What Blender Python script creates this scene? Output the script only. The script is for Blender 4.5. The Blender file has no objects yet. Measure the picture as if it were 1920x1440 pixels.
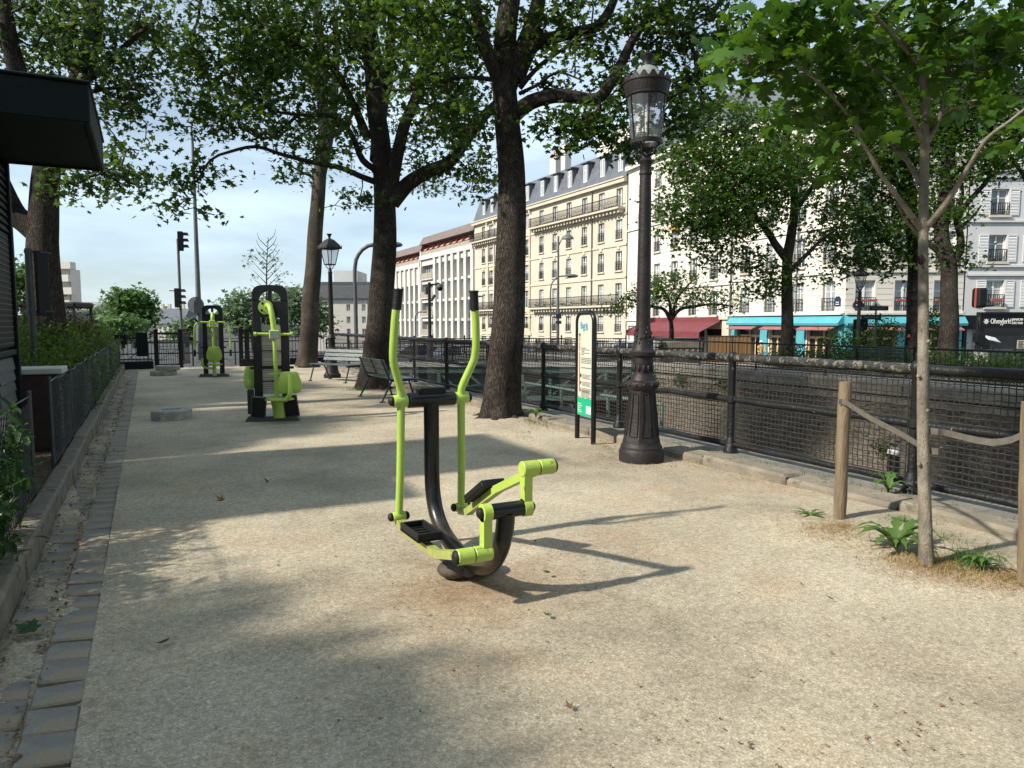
import bpy, math, random
import numpy as np
from mathutils import Vector, Matrix

R = math.radians
scene = bpy.context.scene
col = scene.collection
random.seed(7)
rng = np.random.default_rng(11)

# ------------------------------------------------------------------ camera, sky, sun, exposure
CAM_H, FOC = 1.55, 1333.0
YAW, PITCH = R(27.1), R(-4.93)
cam_data = bpy.data.cameras.new('camera')
cam_data.sensor_width = 36.0
cam_data.lens = FOC / 1920.0 * 36.0
cam_data.clip_start, cam_data.clip_end = 0.05, 3000.0
cam = bpy.data.objects.new('camera', cam_data)
cam.location = (0, 0, CAM_H)
cam.rotation_euler = (R(90) + PITCH, 0, -YAW)
col.objects.link(cam)
scene.camera = cam

SUN_EL, SUN_AZ = R(38), R(-88)          # sun low on the left (the -X side), azimuth measured from +Y towards +X
world = bpy.data.worlds.new('World')
scene.world = world
world.use_nodes = True
wn, wl = world.node_tree.nodes, world.node_tree.links
sky = wn.new('ShaderNodeTexSky')
sky.sky_type = 'NISHITA'
sky.sun_disc = False
sky.sun_elevation, sky.sun_rotation = SUN_EL, SUN_AZ % (2 * math.pi)
sky.air_density, sky.dust_density, sky.ozone_density = 1.0, 0.6, 2.0
tc = wn.new('ShaderNodeTexCoord')
mp = wn.new('ShaderNodeMapping')
mp.inputs['Scale'].default_value = (1.2, 1.2, 5.0)
nz = wn.new('ShaderNodeTexNoise')
nz.inputs['Scale'].default_value = 2.2
nz.inputs['Detail'].default_value = 6
nz.inputs['Roughness'].default_value = 0.55
rp = wn.new('ShaderNodeValToRGB')
rp.color_ramp.elements[0].position, rp.color_ramp.elements[1].position = 0.36, 0.72
rp.color_ramp.elements[0].color = (0.35, 0.35, 0.35, 1)
rp.color_ramp.elements[1].color = (0.97, 0.97, 0.97, 1)
mx = wn.new('ShaderNodeMix')
mx.data_type = 'RGBA'
mx.inputs[7].default_value = (8.8, 10.8, 12.4, 1)     # thin veil of high cloud
wl.new(tc.outputs['Generated'], mp.inputs['Vector'])
wl.new(mp.outputs[0], nz.inputs['Vector'])
wl.new(nz.outputs[0], rp.inputs[0])
wl.new(rp.outputs[0], mx.inputs[0])
wl.new(sky.outputs[0], mx.inputs[6])
wl.new(mx.outputs[2], wn['Background'].inputs[0])
wn['Background'].inputs[1].default_value = 0.078

sun_data = bpy.data.lights.new('sun', 'SUN')
sun_data.energy = 5.0
sun_data.angle = R(1.8)
sun_data.color = (1.0, 0.93, 0.82)
sun = bpy.data.objects.new('sun', sun_data)
sun_dir = Vector((math.sin(SUN_AZ) * math.cos(SUN_EL), math.cos(SUN_AZ) * math.cos(SUN_EL), math.sin(SUN_EL)))
sun.rotation_euler = (-sun_dir).to_track_quat('-Z', 'Y').to_euler()
sun.location = (-20, 0, 30)
col.objects.link(sun)

vs = scene.view_settings
vs.view_transform, vs.look, vs.gamma, vs.exposure = 'Standard', 'None', 1.0, 0.48
vs.use_curve_mapping = False
scene.cycles.max_bounces = 6
scene.cycles.diffuse_bounces = 3
scene.cycles.transmission_bounces = 4
scene.cycles.transparent_max_bounces = 6
scene.cycles.use_denoising = True

# ------------------------------------------------------------------ helpers
FW = Vector((math.sin(YAW) * math.cos(PITCH), math.cos(YAW) * math.cos(PITCH), math.sin(PITCH)))
RT = Vector((math.cos(YAW), -math.sin(YAW), 0))
UP = RT.cross(FW)

def at(px, py, D):
    """World point seen at a place of the survey photograph, D metres away."""
    return Vector((0, 0, CAM_H)) + (FW + RT * ((px - 960) / FOC) + UP * ((720 - py) / FOC)) * D

def frame_from(d):
    d = d.normalized()
    a = Vector((0, 0, 1)) if abs(d.z) < 0.9 else Vector((1, 0, 0))
    u = d.cross(a).normalized()
    return u, d.cross(u).normalized()

class MB:
    def __init__(self):
        self.v, self.f, self.m, self.cur = [], [], [], 0
    def mat(self, i):
        self.cur = i
        return self
    def add(self, vs_, fs_):
        o = len(self.v)
        self.v += [tuple(p) for p in vs_]
        for f in fs_:
            self.f.append(tuple(i + o for i in f))
            self.m.append(self.cur)
        return self
    def box(self, x0, x1, y0, y1, z0, z1):
        return self.add([(x0, y0, z0), (x1, y0, z0), (x1, y1, z0), (x0, y1, z0), (x0, y0, z1), (x1, y0, z1), (x1, y1, z1), (x0, y1, z1)],
                        [(3, 2, 1, 0), (4, 5, 6, 7), (0, 1, 5, 4), (1, 2, 6, 5), (2, 3, 7, 6), (3, 0, 4, 7)])
    def cbox(self, x0, x1, y0, y1, z0, z1, c=0.01):
        """box with chamfered edges all round"""
        vs_, idx = [], {}
        X, Y, Z = (x0, x1), (y0, y1), (z0, z1)
        for i in (0, 1):
            for j in (0, 1):
                for k in (0, 1):
                    sx, sy, sz = (1 - 2 * i) * c, (1 - 2 * j) * c, (1 - 2 * k) * c
                    for ax in range(3):
                        p = [X[i] + sx, Y[j] + sy, Z[k] + sz]
                        p[ax] -= (sx, sy, sz)[ax]
                        idx[(i, j, k, ax)] = len(vs_)
                        vs_.append(p)
        fs_ = []
        for ax in range(3):
            b, d = [a for a in range(3) if a != ax]
            for s in (0, 1):
                q = []
                for (p_, q_) in ((0, 0), (1, 0), (1, 1), (0, 1)):
                    key = [0, 0, 0]
                    key[ax], key[b], key[d] = s, p_, q_
                    q.append(idx[(*key, ax)])
                fs_.append(q)
        for ax in range(3):
            b, d = [a for a in range(3) if a != ax]
            for p_ in (0, 1):
                for q_ in (0, 1):
                    k0, k1 = [0, 0, 0], [0, 0, 0]
                    k0[b] = k1[b] = p_
                    k0[d] = k1[d] = q_
                    k1[ax] = 1
                    fs_.append([idx[(*k0, b)], idx[(*k1, b)], idx[(*k1, d)], idx[(*k0, d)]])
        for i in (0, 1):
            for j in (0, 1):
                for k in (0, 1):
                    fs_.append([idx[(i, j, k, 0)], idx[(i, j, k, 1)], idx[(i, j, k, 2)]])
        return self.add(vs_, fs_)
    def obox(self, c, sx, sy, sz, rot=None, ch=0.0):
        n = len(self.v)
        if ch:
            self.cbox(-sx / 2, sx / 2, -sy / 2, sy / 2, -sz / 2, sz / 2, ch)
        else:
            self.box(-sx / 2, sx / 2, -sy / 2, sy / 2, -sz / 2, sz / 2)
        m = (rot or Matrix.Identity(3))
        c = Vector(c)
        for i in range(n, len(self.v)):
            self.v[i] = tuple(m @ Vector(self.v[i]) + c)
        return self
    def bar(self, a, b, w, h, up=Vector((0, 0, 1))):
        """rectangular bar from a to b, h along up"""
        a, b = Vector(a), Vector(b)
        d = (b - a).normalized()
        s = d.cross(up)
        if s.length < 1e-4:
            s = d.cross(Vector((1, 0, 0)))
        s.normalize()
        u = s.cross(d).normalized()
        vs_ = []
        for p in (a, b):
            for (i, j) in ((-1, -1), (1, -1), (1, 1), (-1, 1)):
                vs_.append(p + s * (i * w / 2) + u * (j * h / 2))
        return self.add(vs_, [(0, 1, 2, 3), (7, 6, 5, 4), (0, 4, 5, 1), (1, 5, 6, 2), (2, 6, 7, 3), (3, 7, 4, 0)])
    def tube(self, pts, rad, n=10, cap=True):
        pts = [Vector(p) for p in pts]
        if not hasattr(rad, '__len__'):
            rad = [rad] * len(pts)
        o = len(self.v)
        u = None
        rings = []
        for i, p in enumerate(pts):
            d = (pts[min(i + 1, len(pts) - 1)] - pts[max(i - 1, 0)])
            if d.length < 1e-9:
                d = Vector((0, 0, 1))
            d.normalize()
            if u is None:
                u, w = frame_from(d)
            else:
                u = (u - d * u.dot(d))
                if u.length < 1e-6:
                    u, w = frame_from(d)
                u.normalize()
                w = d.cross(u)
            rings.append([p + (u * math.cos(2 * math.pi * k / n) + w * math.sin(2 * math.pi * k / n)) * rad[i] for k in range(n)])
        vs_ = [q for r_ in rings for q in r_]
        fs_ = []
        for i in range(len(pts) - 1):
            for k in range(n):
                a, b = i * n + k, i * n + (k + 1) % n
                fs_.append((a, b, b + n, a + n))
        if cap:
            fs_.append(tuple(range(n - 1, -1, -1)))
            fs_.append(tuple((len(pts) - 1) * n + k for k in range(n)))
        return self.add(vs_, fs_)
    def lathe(self, prof, n=24, c=(0, 0, 0), cap=True, ax='z', flute=0.0, nf=0):
        c = Vector(c)
        vs_, fs_ = [], []
        for (r_, z) in prof:
            for k in range(n):
                a = 2 * math.pi * k / n
                rr = r_ * (1 + flute * math.cos(nf * a)) if nf else r_
                p = (rr * math.cos(a), rr * math.sin(a), z)
                if ax == 'x':
                    p = (p[2], p[0], p[1])
                elif ax == 'y':
                    p = (p[0], p[2], p[1])
                vs_.append(Vector(p) + c)
        for i in range(len(prof) - 1):
            for k in range(n):
                a, b = i * n + k, i * n + (k + 1) % n
                fs_.append((a, b, b + n, a + n) if ax != 'y' else (a, a + n, b + n, b))
        if cap:
            fs_.append(tuple(range(n - 1, -1, -1)))
            fs_.append(tuple((len(prof) - 1) * n + k for k in range(n)))
        return self.add(vs_, fs_)
    def prism(self, poly, o, ex, ey, ez, depth):
        """2-D outline in the frame (ex, ey) at o, extruded by depth along ez (both ways by half)"""
        o, ex, ey, ez = Vector(o), Vector(ex), Vector(ey), Vector(ez)
        n = len(poly)
        vs_ = [o + ex * x + ey * y - ez * depth / 2 for x, y in poly] + [o + ex * x + ey * y + ez * depth / 2 for x, y in poly]
        fs_ = [tuple(range(n - 1, -1, -1)), tuple(range(n, 2 * n))]
        for k in range(n):
            fs_.append((k, (k + 1) % n, n + (k + 1) % n, n + k))
        return self.add(vs_, fs_)
    def ball(self, c, r_, n=10, m=6, sc=(1, 1, 1)):
        vs_, fs_ = [], []
        c = Vector(c)
        for i in range(m + 1):
            t = math.pi * i / m
            for k in range(n):
                a = 2 * math.pi * k / n
                vs_.append(c + Vector((r_ * sc[0] * math.sin(t) * math.cos(a), r_ * sc[1] * math.sin(t) * math.sin(a), -r_ * sc[2] * math.cos(t))))
        for i in range(m):
            for k in range(n):
                a, b = i * n + k, i * n + (k + 1) % n
                fs_.append((a, b, b + n, a + n))
        return self.add(vs_, fs_)
    def mesh(self, name, mats, smooth=None):
        me = bpy.data.meshes.new(name)
        me.from_pydata(self.v, [], self.f)
        for m in (mats if isinstance(mats, (list, tuple)) else [mats]):
            me.materials.append(m)
        if any(self.m):
            me.polygons.foreach_set('material_index', self.m)
        if smooth is not None:
            me.polygons.foreach_set('use_smooth', [True] * len(self.f))
            me.set_sharp_from_angle(angle=R(smooth))
        me.validate()
        me.update()
        return me
    def build(self, name, mats, parent=None, smooth=None, kind=None):
        return link(name, self.mesh(name, mats, smooth), parent, kind)

def link(name, me, parent=None, kind=None, loc=None, rz=None):
    o = bpy.data.objects.new(name, me)
    col.objects.link(o)
    if parent is not None:
        o.parent = parent
    if kind:
        o['kind'] = kind
    if loc is not None:
        o.location = loc
    if rz is not None:
        o.rotation_euler = (0, 0, rz)
    return o

def tag(o, label, cat, group=None):
    o['label'], o['category'] = label, cat
    if group:
        o['group'] = group
    return o

def thing(name, label, cat, loc=(0, 0, 0), rz=0.0, group=None):
    o = bpy.data.objects.new(name, None)
    o.empty_display_size = 0.2
    col.objects.link(o)
    o.location = loc
    o.rotation_euler = (0, 0, rz)
    return tag(o, label, cat, group)

def struct(o):
    o['kind'] = 'structure'
    return o

def copy_tree(o, parent=None):
    c = o.copy()
    col.objects.link(c)
    c.parent = parent
    for ch in list(o.children):
        copy_tree(ch, c)
    return c

def np_mesh(name, verts, faces, mats, smooth=False):
    """verts (N,3), faces (M,k) arrays"""
    me = bpy.data.meshes.new(name)
    k = faces.shape[1]
    me.vertices.add(len(verts))
    me.vertices.foreach_set('co', np.ascontiguousarray(verts, dtype=np.float32).ravel())
    me.loops.add(faces.size)
    me.loops.foreach_set('vertex_index', np.ascontiguousarray(faces, dtype=np.int32).ravel())
    me.polygons.add(len(faces))
    me.polygons.foreach_set('loop_start', np.arange(0, faces.size, k, dtype=np.int32))
    me.polygons.foreach_set('loop_total', np.full(len(faces), k, dtype=np.int32))
    if smooth:
        me.polygons.foreach_set('use_smooth', np.ones(len(faces), dtype=bool))
    for m in (mats if isinstance(mats, (list, tuple)) else [mats]):
        me.materials.append(m)
    me.update(calc_edges=True)
    return me

def text_mesh(body, size, mat, depth=0.01, spacing=1.0):
    cu = bpy.data.curves.new('lettering', 'FONT')
    cu.body, cu.size, cu.extrude = body, size, depth / 2
    cu.align_x, cu.align_y = 'CENTER', 'CENTER'
    cu.space_character = spacing
    o = bpy.data.objects.new('lettering', cu)
    col.objects.link(o)
    bpy.context.view_layer.update()
    me = bpy.data.meshes.new_from_object(o.evaluated_get(bpy.context.evaluated_depsgraph_get()))
    me.materials.clear()
    me.materials.append(mat)
    bpy.data.objects.remove(o)
    return me

# ------------------------------------------------------------------ materials
def nodes_of(name):
    m = bpy.data.materials.new(name)
    m.use_nodes = True
    return m, m.node_tree.nodes, m.node_tree.links, m.node_tree.nodes['Principled BSDF']

def pmat(name, c1, c2=None, rough=0.6, scale=6.0, detail=6, bump=0.0, bscale=None, metal=0.0, lo=0.35, hi=0.65, stretch=(1, 1, 1), c3=None, spots=None, spec=0.5, coat=0.0):
    """noise-mottled surface: c1..c2 by a broad noise, optional spots (colour, scale, threshold) of wear or lichen, optional bump"""
    m, n, l, b = nodes_of(name)
    b.inputs['Roughness'].default_value = rough
    b.inputs['Metallic'].default_value = metal
    b.inputs['Specular IOR Level'].default_value = spec
    b.inputs['Coat Weight'].default_value = coat
    co = n.new('ShaderNodeTexCoord')
    mpn = n.new('ShaderNodeMapping')
    mpn.inputs['Scale'].default_value = stretch
    l.new(co.outputs['Object'], mpn.inputs[0])
    vec = mpn.outputs[0]
    nt = n.new('ShaderNodeTexNoise')
    nt.inputs['Scale'].default_value = scale
    nt.inputs['Detail'].default_value = detail
    nt.inputs['Roughness'].default_value = 0.62
    l.new(vec, nt.inputs['Vector'])
    ramp = n.new('ShaderNodeValToRGB')
    e = ramp.color_ramp.elements
    c2 = c2 or tuple(x * 0.8 for x in c1)
    e[0].position, e[1].position = lo, hi
    e[0].color, e[1].color = (*c1, 1), (*c2, 1)
    if c3:
        x = e.new(0.5 * (lo + hi))
        x.color = (*c3, 1)
    l.new(nt.outputs[0], ramp.inputs[0])
    out = ramp.outputs[0]
    if spots:
        sc_, s_, th = spots
        n2 = n.new('ShaderNodeTexNoise')
        n2.inputs['Scale'].default_value = s_
        n2.inputs['Detail'].default_value = 5
        n2.inputs['Roughness'].default_value = 0.7
        l.new(vec, n2.inputs['Vector'])
        r2 = n.new('ShaderNodeValToRGB')
        r2.color_ramp.elements[0].position, r2.color_ramp.elements[1].position = th, th + 0.05
        l.new(n2.outputs[0], r2.inputs[0])
        mxn = n.new('ShaderNodeMix')
        mxn.data_type = 'RGBA'
        l.new(r2.outputs[0], mxn.inputs[0])
        l.new(out, mxn.inputs[6])
        mxn.inputs[7].default_value = (*sc_, 1)
        out = mxn.outputs[2]
    l.new(out, b.inputs['Base Color'])
    if bump:
        n3 = n.new('ShaderNodeTexNoise')
        n3.inputs['Scale'].default_value = bscale or scale * 8
        n3.inputs['Detail'].default_value = 4
        l.new(vec, n3.inputs['Vector'])
        bp = n.new('ShaderNodeBump')
        bp.inputs['Strength'].default_value = min(1, bump)
        bp.inputs['Distance'].default_value = 0.02
        l.new(n3.outputs[0], bp.inputs['Height'])
        l.new(bp.outputs[0], b.inputs['Normal'])
    return m

def leaf_mat(name, dark, light, transl=0.45, rough=0.45):
    m, n, l, b = nodes_of(name)
    geo = n.new('ShaderNodeNewGeometry')
    ramp = n.new('ShaderNodeValToRGB')
    e = ramp.color_ramp.elements
    e[0].color, e[1].color = (*dark, 1), (*light, 1)
    l.new(geo.outputs['Random Per Island'], ramp.inputs[0])
    l.new(ramp.outputs[0], b.inputs['Base Color'])
    b.inputs['Roughness'].default_value = rough
    b.inputs['Specular IOR Level'].default_value = 0.3
    tr = n.new('ShaderNodeBsdfTranslucent')
    hs = n.new('ShaderNodeHueSaturation')
    hs.inputs['Hue'].default_value = 0.475
    hs.inputs['Saturation'].default_value = 1.1
    hs.inputs['Value'].default_value = 1.5
    l.new(ramp.outputs[0], hs.inputs['Color'])
    l.new(hs.outputs[0], tr.inputs[0])
    ms = n.new('ShaderNodeMixShader')
    ms.inputs[0].default_value = transl
    l.new(b.outputs[0], ms.inputs[1])
    l.new(tr.outputs[0], ms.inputs[2])
    l.new(ms.outputs[0], n['Material Output'].inputs[0])
    return m

def bark_mat(name, c1, c2, c3, scale=1.0, bump=0.9, edge=0.42):
    m, n, l, b = nodes_of(name)
    b.inputs['Roughness'].default_value = 0.9
    b.inputs['Specular IOR Level'].default_value = 0.15
    co = n.new('ShaderNodeTexCoord')
    mpn = n.new('ShaderNodeMapping')
    mpn.inputs['Scale'].default_value = (15 * scale, 15 * scale, 2.6 * scale)
    l.new(co.outputs['Object'], mpn.inputs[0])
    vo = n.new('ShaderNodeTexVoronoi')
    vo.feature = 'DISTANCE_TO_EDGE'
    vo.inputs['Scale'].default_value = 2.6
    nzz = n.new('ShaderNodeTexNoise')
    nzz.inputs['Scale'].default_value = 1.2
    nzz.inputs['Detail'].default_value = 6
    l.new(mpn.outputs[0], nzz.inputs['Vector'])
    add = n.new('ShaderNodeVectorMath')
    add.operation = 'MULTIPLY_ADD'
    add.inputs[1].default_value = (1.6, 1.6, 1.6)
    l.new(nzz.outputs['Color'], add.inputs[0])
    l.new(mpn.outputs[0], add.inputs[2])
    l.new(add.outputs[0], vo.inputs['Vector'])
    n2 = n.new('ShaderNodeTexNoise')
    n2.inputs['Scale'].default_value = 1.3
    n2.inputs['Detail'].default_value = 10
    n2.inputs['Roughness'].default_value = 0.7
    l.new(co.outputs['Object'], n2.inputs['Vector'])
    ramp = n.new('ShaderNodeValToRGB')
    e = ramp.color_ramp.elements
    e[0].position, e[1].position = 0.32, 0.7
    e[0].color, e[1].color = (*c1, 1), (*c2, 1)
    x = e.new(0.5)
    x.color = (*c3, 1)
    l.new(n2.outputs[0], ramp.inputs[0])
    r2 = n.new('ShaderNodeValToRGB')
    r2.color_ramp.elements[0].position, r2.color_ramp.elements[1].position = 0.0, 0.16
    r2.color_ramp.elements[0].color = (edge, edge, edge, 1)
    l.new(vo.outputs['Distance'], r2.inputs[0])
    mu = n.new('ShaderNodeMix')
    mu.data_type = 'RGBA'
    mu.blend_type = 'MULTIPLY'
    mu.inputs[0].default_value = 1
    l.new(ramp.outputs[0], mu.inputs[6])
    l.new(r2.outputs[0], mu.inputs[7])
    l.new(mu.outputs[2], b.inputs['Base Color'])
    bp = n.new('ShaderNodeBump')
    bp.inputs['Strength'].default_value = bump
    bp.inputs['Distance'].default_value = 0.03
    l.new(r2.outputs[0], bp.inputs['Height'])
    l.new(bp.outputs[0], b.inputs['Normal'])
    return m

def glass_mat(name, tint, rough=0.05, mixf=0.75):
    m, n, l, b = nodes_of(name)
    b.inputs['Base Color'].default_value = (*tint, 1)
    b.inputs['Roughness'].default_value = rough
    b.inputs['Specular IOR Level'].default_value = 0.8
    tr = n.new('ShaderNodeBsdfTransparent')
    ms = n.new('ShaderNodeMixShader')
    ms.inputs[0].default_value = mixf
    l.new(b.outputs[0], ms.inputs[1])
    l.new(tr.outputs[0], ms.inputs[2])
    l.new(ms.outputs[0], n['Material Output'].inputs[0])
    return m

def sand_mat():
    m, n, l, b = nodes_of('compacted_sand')
    b.inputs['Roughness'].default_value = 0.95
    b.inputs['Specular IOR Level'].default_value = 0.1
    co = n.new('ShaderNodeTexCoord')
    def noise(s, d=6, r_=0.6):
        t = n.new('ShaderNodeTexNoise')
        t.inputs['Scale'].default_value = s
        t.inputs['Detail'].default_value = d
        t.inputs['Roughness'].default_value = r_
        l.new(co.outputs['Object'], t.inputs['Vector'])
        return t
    def ramp(src, stops):
        t = n.new('ShaderNodeValToRGB')
        e = t.color_ramp.elements
        e[0].position, e[0].color = stops[0][0], (*stops[0][1], 1)
        e[1].position, e[1].color = stops[-1][0], (*stops[-1][1], 1)
        for p, c in stops[1:-1]:
            e.new(p).color = (*c, 1)
        l.new(src, t.inputs[0])
        return t
    def mix(a, b_, fac, mode='MIX'):
        t = n.new('ShaderNodeMix')
        t.data_type = 'RGBA'
        t.blend_type = mode
        if isinstance(fac, float):
            t.inputs[0].default_value = fac
        else:
            l.new(fac, t.inputs[0])
        l.new(a, t.inputs[6])
        l.new(b_, t.inputs[7])
        return t.outputs[2]
    broad = ramp(noise(0.55, 7, 0.65).outputs[0], [(0.3, (0.32, 0.277, 0.205)), (0.44, (0.44, 0.385, 0.29)), (0.54, (0.505, 0.447, 0.34)), (0.68, (0.58, 0.522, 0.408))])
    reddish = ramp(noise(1.1, 5).outputs[0], [(0.52, (0, 0, 0)), (0.72, (0.7, 0.7, 0.7))])
    rc = n.new('ShaderNodeRGB')
    rc.outputs[0].default_value = (0.39, 0.275, 0.175, 1)
    c = mix(broad.outputs[0], rc.outputs[0], reddish.outputs[0])
    patches = ramp(noise(0.9, 4, 0.7).outputs[0], [(0.34, (0.82, 0.815, 0.81)), (0.52, (1, 1, 1)), (0.7, (1.1, 1.09, 1.06))])
    c = mix(c, patches.outputs[0], 0.9, 'MULTIPLY')
    # brown scuffed stain trodden round the foot of the trainer, ragged outline
    sub_ = n.new('ShaderNodeVectorMath')
    sub_.operation = 'SUBTRACT'
    sub_.inputs[1].default_value = (1.7, 3.75, 0)
    l.new(co.outputs['Object'], sub_.inputs[0])
    sc_ = n.new('ShaderNodeVectorMath')
    sc_.operation = 'MULTIPLY'
    sc_.inputs[1].default_value = (1.0, 1.35, 0)
    l.new(sub_.outputs[0], sc_.inputs[0])
    le = n.new('ShaderNodeVectorMath')
    le.operation = 'LENGTH'
    l.new(sc_.outputs[0], le.inputs[0])
    ad = n.new('ShaderNodeMath')
    ad.operation = 'MULTIPLY_ADD'
    ad.inputs[1].default_value = 1.5
    l.new(noise(2.6, 6, 0.7).outputs[0], ad.inputs[0])
    l.new(le.outputs['Value'], ad.inputs[2])
    stain = ramp(ad.outputs[0], [(0.95, (0.85, 0.85, 0.85)), (1.0, (0, 0, 0))])
    stain.color_ramp.elements[0].position, stain.color_ramp.elements[1].position = 0.55, 1.0
    m2 = n.new('ShaderNodeMath')
    m2.operation = 'MULTIPLY'
    m2.inputs[1].default_value = 0.62
    l.new(ad.outputs[0], m2.inputs[0])
    l.new(m2.outputs[0], stain.inputs[0])
    rs = n.new('ShaderNodeRGB')
    rs.outputs[0].default_value = (0.30, 0.205, 0.125, 1)
    c = mix(c, rs.outputs[0], stain.outputs[0])
    grain = ramp(noise(130, 3, 0.7).outputs[0], [(0.3, (0.46, 0.44, 0.41)), (0.48, (0.97, 0.97, 0.97)), (0.66, (1.34, 1.34, 1.35))])
    c = mix(c, grain.outputs[0], 0.85, 'MULTIPLY')
    fine = ramp(noise(26, 8, 0.8).outputs[0], [(0.32, (0.58, 0.56, 0.53)), (0.5, (0.96, 0.96, 0.96)), (0.66, (1.22, 1.22, 1.22))])
    c = mix(c, fine.outputs[0], 0.9, 'MULTIPLY')
    vo = n.new('ShaderNodeTexVoronoi')
    vo.inputs['Scale'].default_value = 52
    l.new(co.outputs['Object'], vo.inputs['Vector'])
    peb = ramp(vo.outputs['Distance'], [(0.05, (1.4, 1.39, 1.37)), (0.2, (1, 1, 1)), (0.6, (0.7, 0.69, 0.67))])
    c = mix(c, peb.outputs[0], 0.6, 'MULTIPLY')
    l.new(c, b.inputs['Base Color'])
    hn = noise(85, 5, 0.7)
    bp = n.new('ShaderNodeBump')
    bp.inputs['Strength'].default_value = 0.6
    bp.inputs['Distance'].default_value = 0.011
    l.new(hn.outputs[0], bp.inputs['Height'])
    l.new(bp.outputs[0], b.inputs['Normal'])
    return m

M = {}
M['sand'] = sand_mat()
M['asphalt'] = pmat('asphalt', (0.035, 0.035, 0.036), (0.058, 0.057, 0.055), 0.9, 3, bump=0.3, bscale=80)
M['pavement'] = pmat('pavement', (0.22, 0.21, 0.19), (0.3, 0.28, 0.25), 0.9, 2, bump=0.2, bscale=40)
M['soil'] = pmat('soil', (0.06, 0.045, 0.03), (0.14, 0.1, 0.06), 0.95, 8, bump=0.8, bscale=40)
M['granite'] = pmat('granite_setts', (0.18, 0.168, 0.148), (0.29, 0.27, 0.235), 0.85, 3.5, bump=0.45, bscale=50, spots=((0.29, 0.24, 0.165), 4, 0.52), spec=0.25)
M['kerbstone'] = pmat('kerb_stone', (0.12, 0.105, 0.08), (0.22, 0.19, 0.145), 0.9, 3, bump=0.5, bscale=45, spots=((0.09, 0.09, 0.06), 4, 0.6))
M['kerbstone2'] = pmat('mossy_kerb_stone', (0.15, 0.13, 0.098), (0.26, 0.225, 0.17), 0.9, 2.5, bump=0.6, bscale=35, spots=((0.12, 0.11, 0.07), 3, 0.58))
M['concrete'] = pmat('weathered_concrete', (0.13, 0.12, 0.1), (0.23, 0.21, 0.18), 0.9, 5, bump=0.5, bscale=60, spots=((0.13, 0.12, 0.1), 7, 0.6))
M['block'] = pmat('pale_cast_concrete', (0.26, 0.245, 0.22), (0.4, 0.38, 0.34), 0.9, 6, bump=0.5, bscale=60, spots=((0.15, 0.14, 0.12), 8, 0.6))
M['rubble'] = pmat('rubble_stone', (0.095, 0.08, 0.06), (0.17, 0.145, 0.11), 0.95, 1.8, bump=0.9, bscale=22, spots=((0.09, 0.08, 0.06), 3.5, 0.57))
M['mortar'] = pmat('mortar', (0.10, 0.088, 0.07), (0.16, 0.14, 0.112), 0.95, 5, bump=0.8, bscale=30)
M['coping'] = pmat('stained_coping', (0.12, 0.108, 0.088), (0.21, 0.19, 0.155), 0.9, 1.5, bump=0.5, bscale=20, spots=((0.1, 0.095, 0.07), 2.5, 0.58))
M['black_iron'] = pmat('black_painted_iron', (0.006, 0.0065, 0.007), (0.011, 0.0115, 0.012), 0.5, 9, bump=0.25, bscale=50, spec=0.25)
M['rail_iron'] = pmat('peeling_black_rail', (0.007, 0.008, 0.009), (0.015, 0.016, 0.016), 0.45, 6, bump=0.5, bscale=40, spots=((0.26, 0.25, 0.22), 16, 0.66), spec=0.3)
M['rail_lichen'] = pmat('lichen_crusted_rail', (0.009, 0.01, 0.01), (0.03, 0.03, 0.026), 0.7, 6, bump=0.9, bscale=45, spots=((0.15, 0.14, 0.112), 18, 0.54))
M['wire'] = pmat('dark_wire', (0.01, 0.01, 0.01), (0.035, 0.026, 0.02), 0.6, 12)
M['galv'] = pmat('dull_galvanised_wire', (0.03, 0.03, 0.03), (0.07, 0.07, 0.066), 0.45, 12, metal=0.4)
M['lamp_iron'] = pmat('dark_cast_iron', (0.013, 0.011, 0.011), (0.026, 0.02, 0.019), 0.5, 7, bump=0.3, bscale=40, spots=((0.09, 0.075, 0.06), 14, 0.7), spec=0.3)
M['lamp_base'] = pmat('brown_cast_iron', (0.015, 0.0125, 0.013), (0.03, 0.024, 0.0235), 0.55, 5, bump=0.3, bscale=35, spots=((0.13, 0.1, 0.075), 9, 0.7), spec=0.3)
M['lamp_zinc'] = pmat('grey_green_zinc', (0.13, 0.15, 0.14), (0.24, 0.26, 0.25), 0.5, 7, spots=((0.06, 0.06, 0.055), 6, 0.6))
M['lamp_glass'] = glass_mat('lantern_glass', (0.2, 0.22, 0.225), 0.08, 0.7)
M['lime'] = pmat('lime_green_enamel', (0.36, 0.52, 0.085), (0.32, 0.47, 0.08), 0.32, 3, bump=0.08, bscale=30, spots=((0.2, 0.19, 0.06), 16, 0.7), coat=0.3)
M['lime_worn'] = pmat('worn_lime_enamel', (0.39, 0.52, 0.085), (0.33, 0.44, 0.075), 0.45, 4, bump=0.2, bscale=30, spots=((0.1, 0.07, 0.035), 9, 0.6))
M['black_enamel'] = pmat('black_enamel', (0.006, 0.0065, 0.007), (0.01, 0.0105, 0.011), 0.3, 5, bump=0.05, bscale=30, spots=((0.06, 0.05, 0.04), 20, 0.7), coat=0.1, spec=0.35)
M['dusty_enamel'] = pmat('dusty_black_enamel', (0.02, 0.02, 0.02), (0.085, 0.065, 0.05), 0.42, 3, bump=0.1)
M['rubber'] = pmat('black_rubber', (0.006, 0.006, 0.006), (0.012, 0.012, 0.012), 0.6, 10, bump=0.3, bscale=60, spec=0.3)
M['grey_rubber'] = pmat('grey_rubber_tread', (0.05, 0.052, 0.055), (0.085, 0.088, 0.09), 0.7, 8, bump=0.4, bscale=60)
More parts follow.
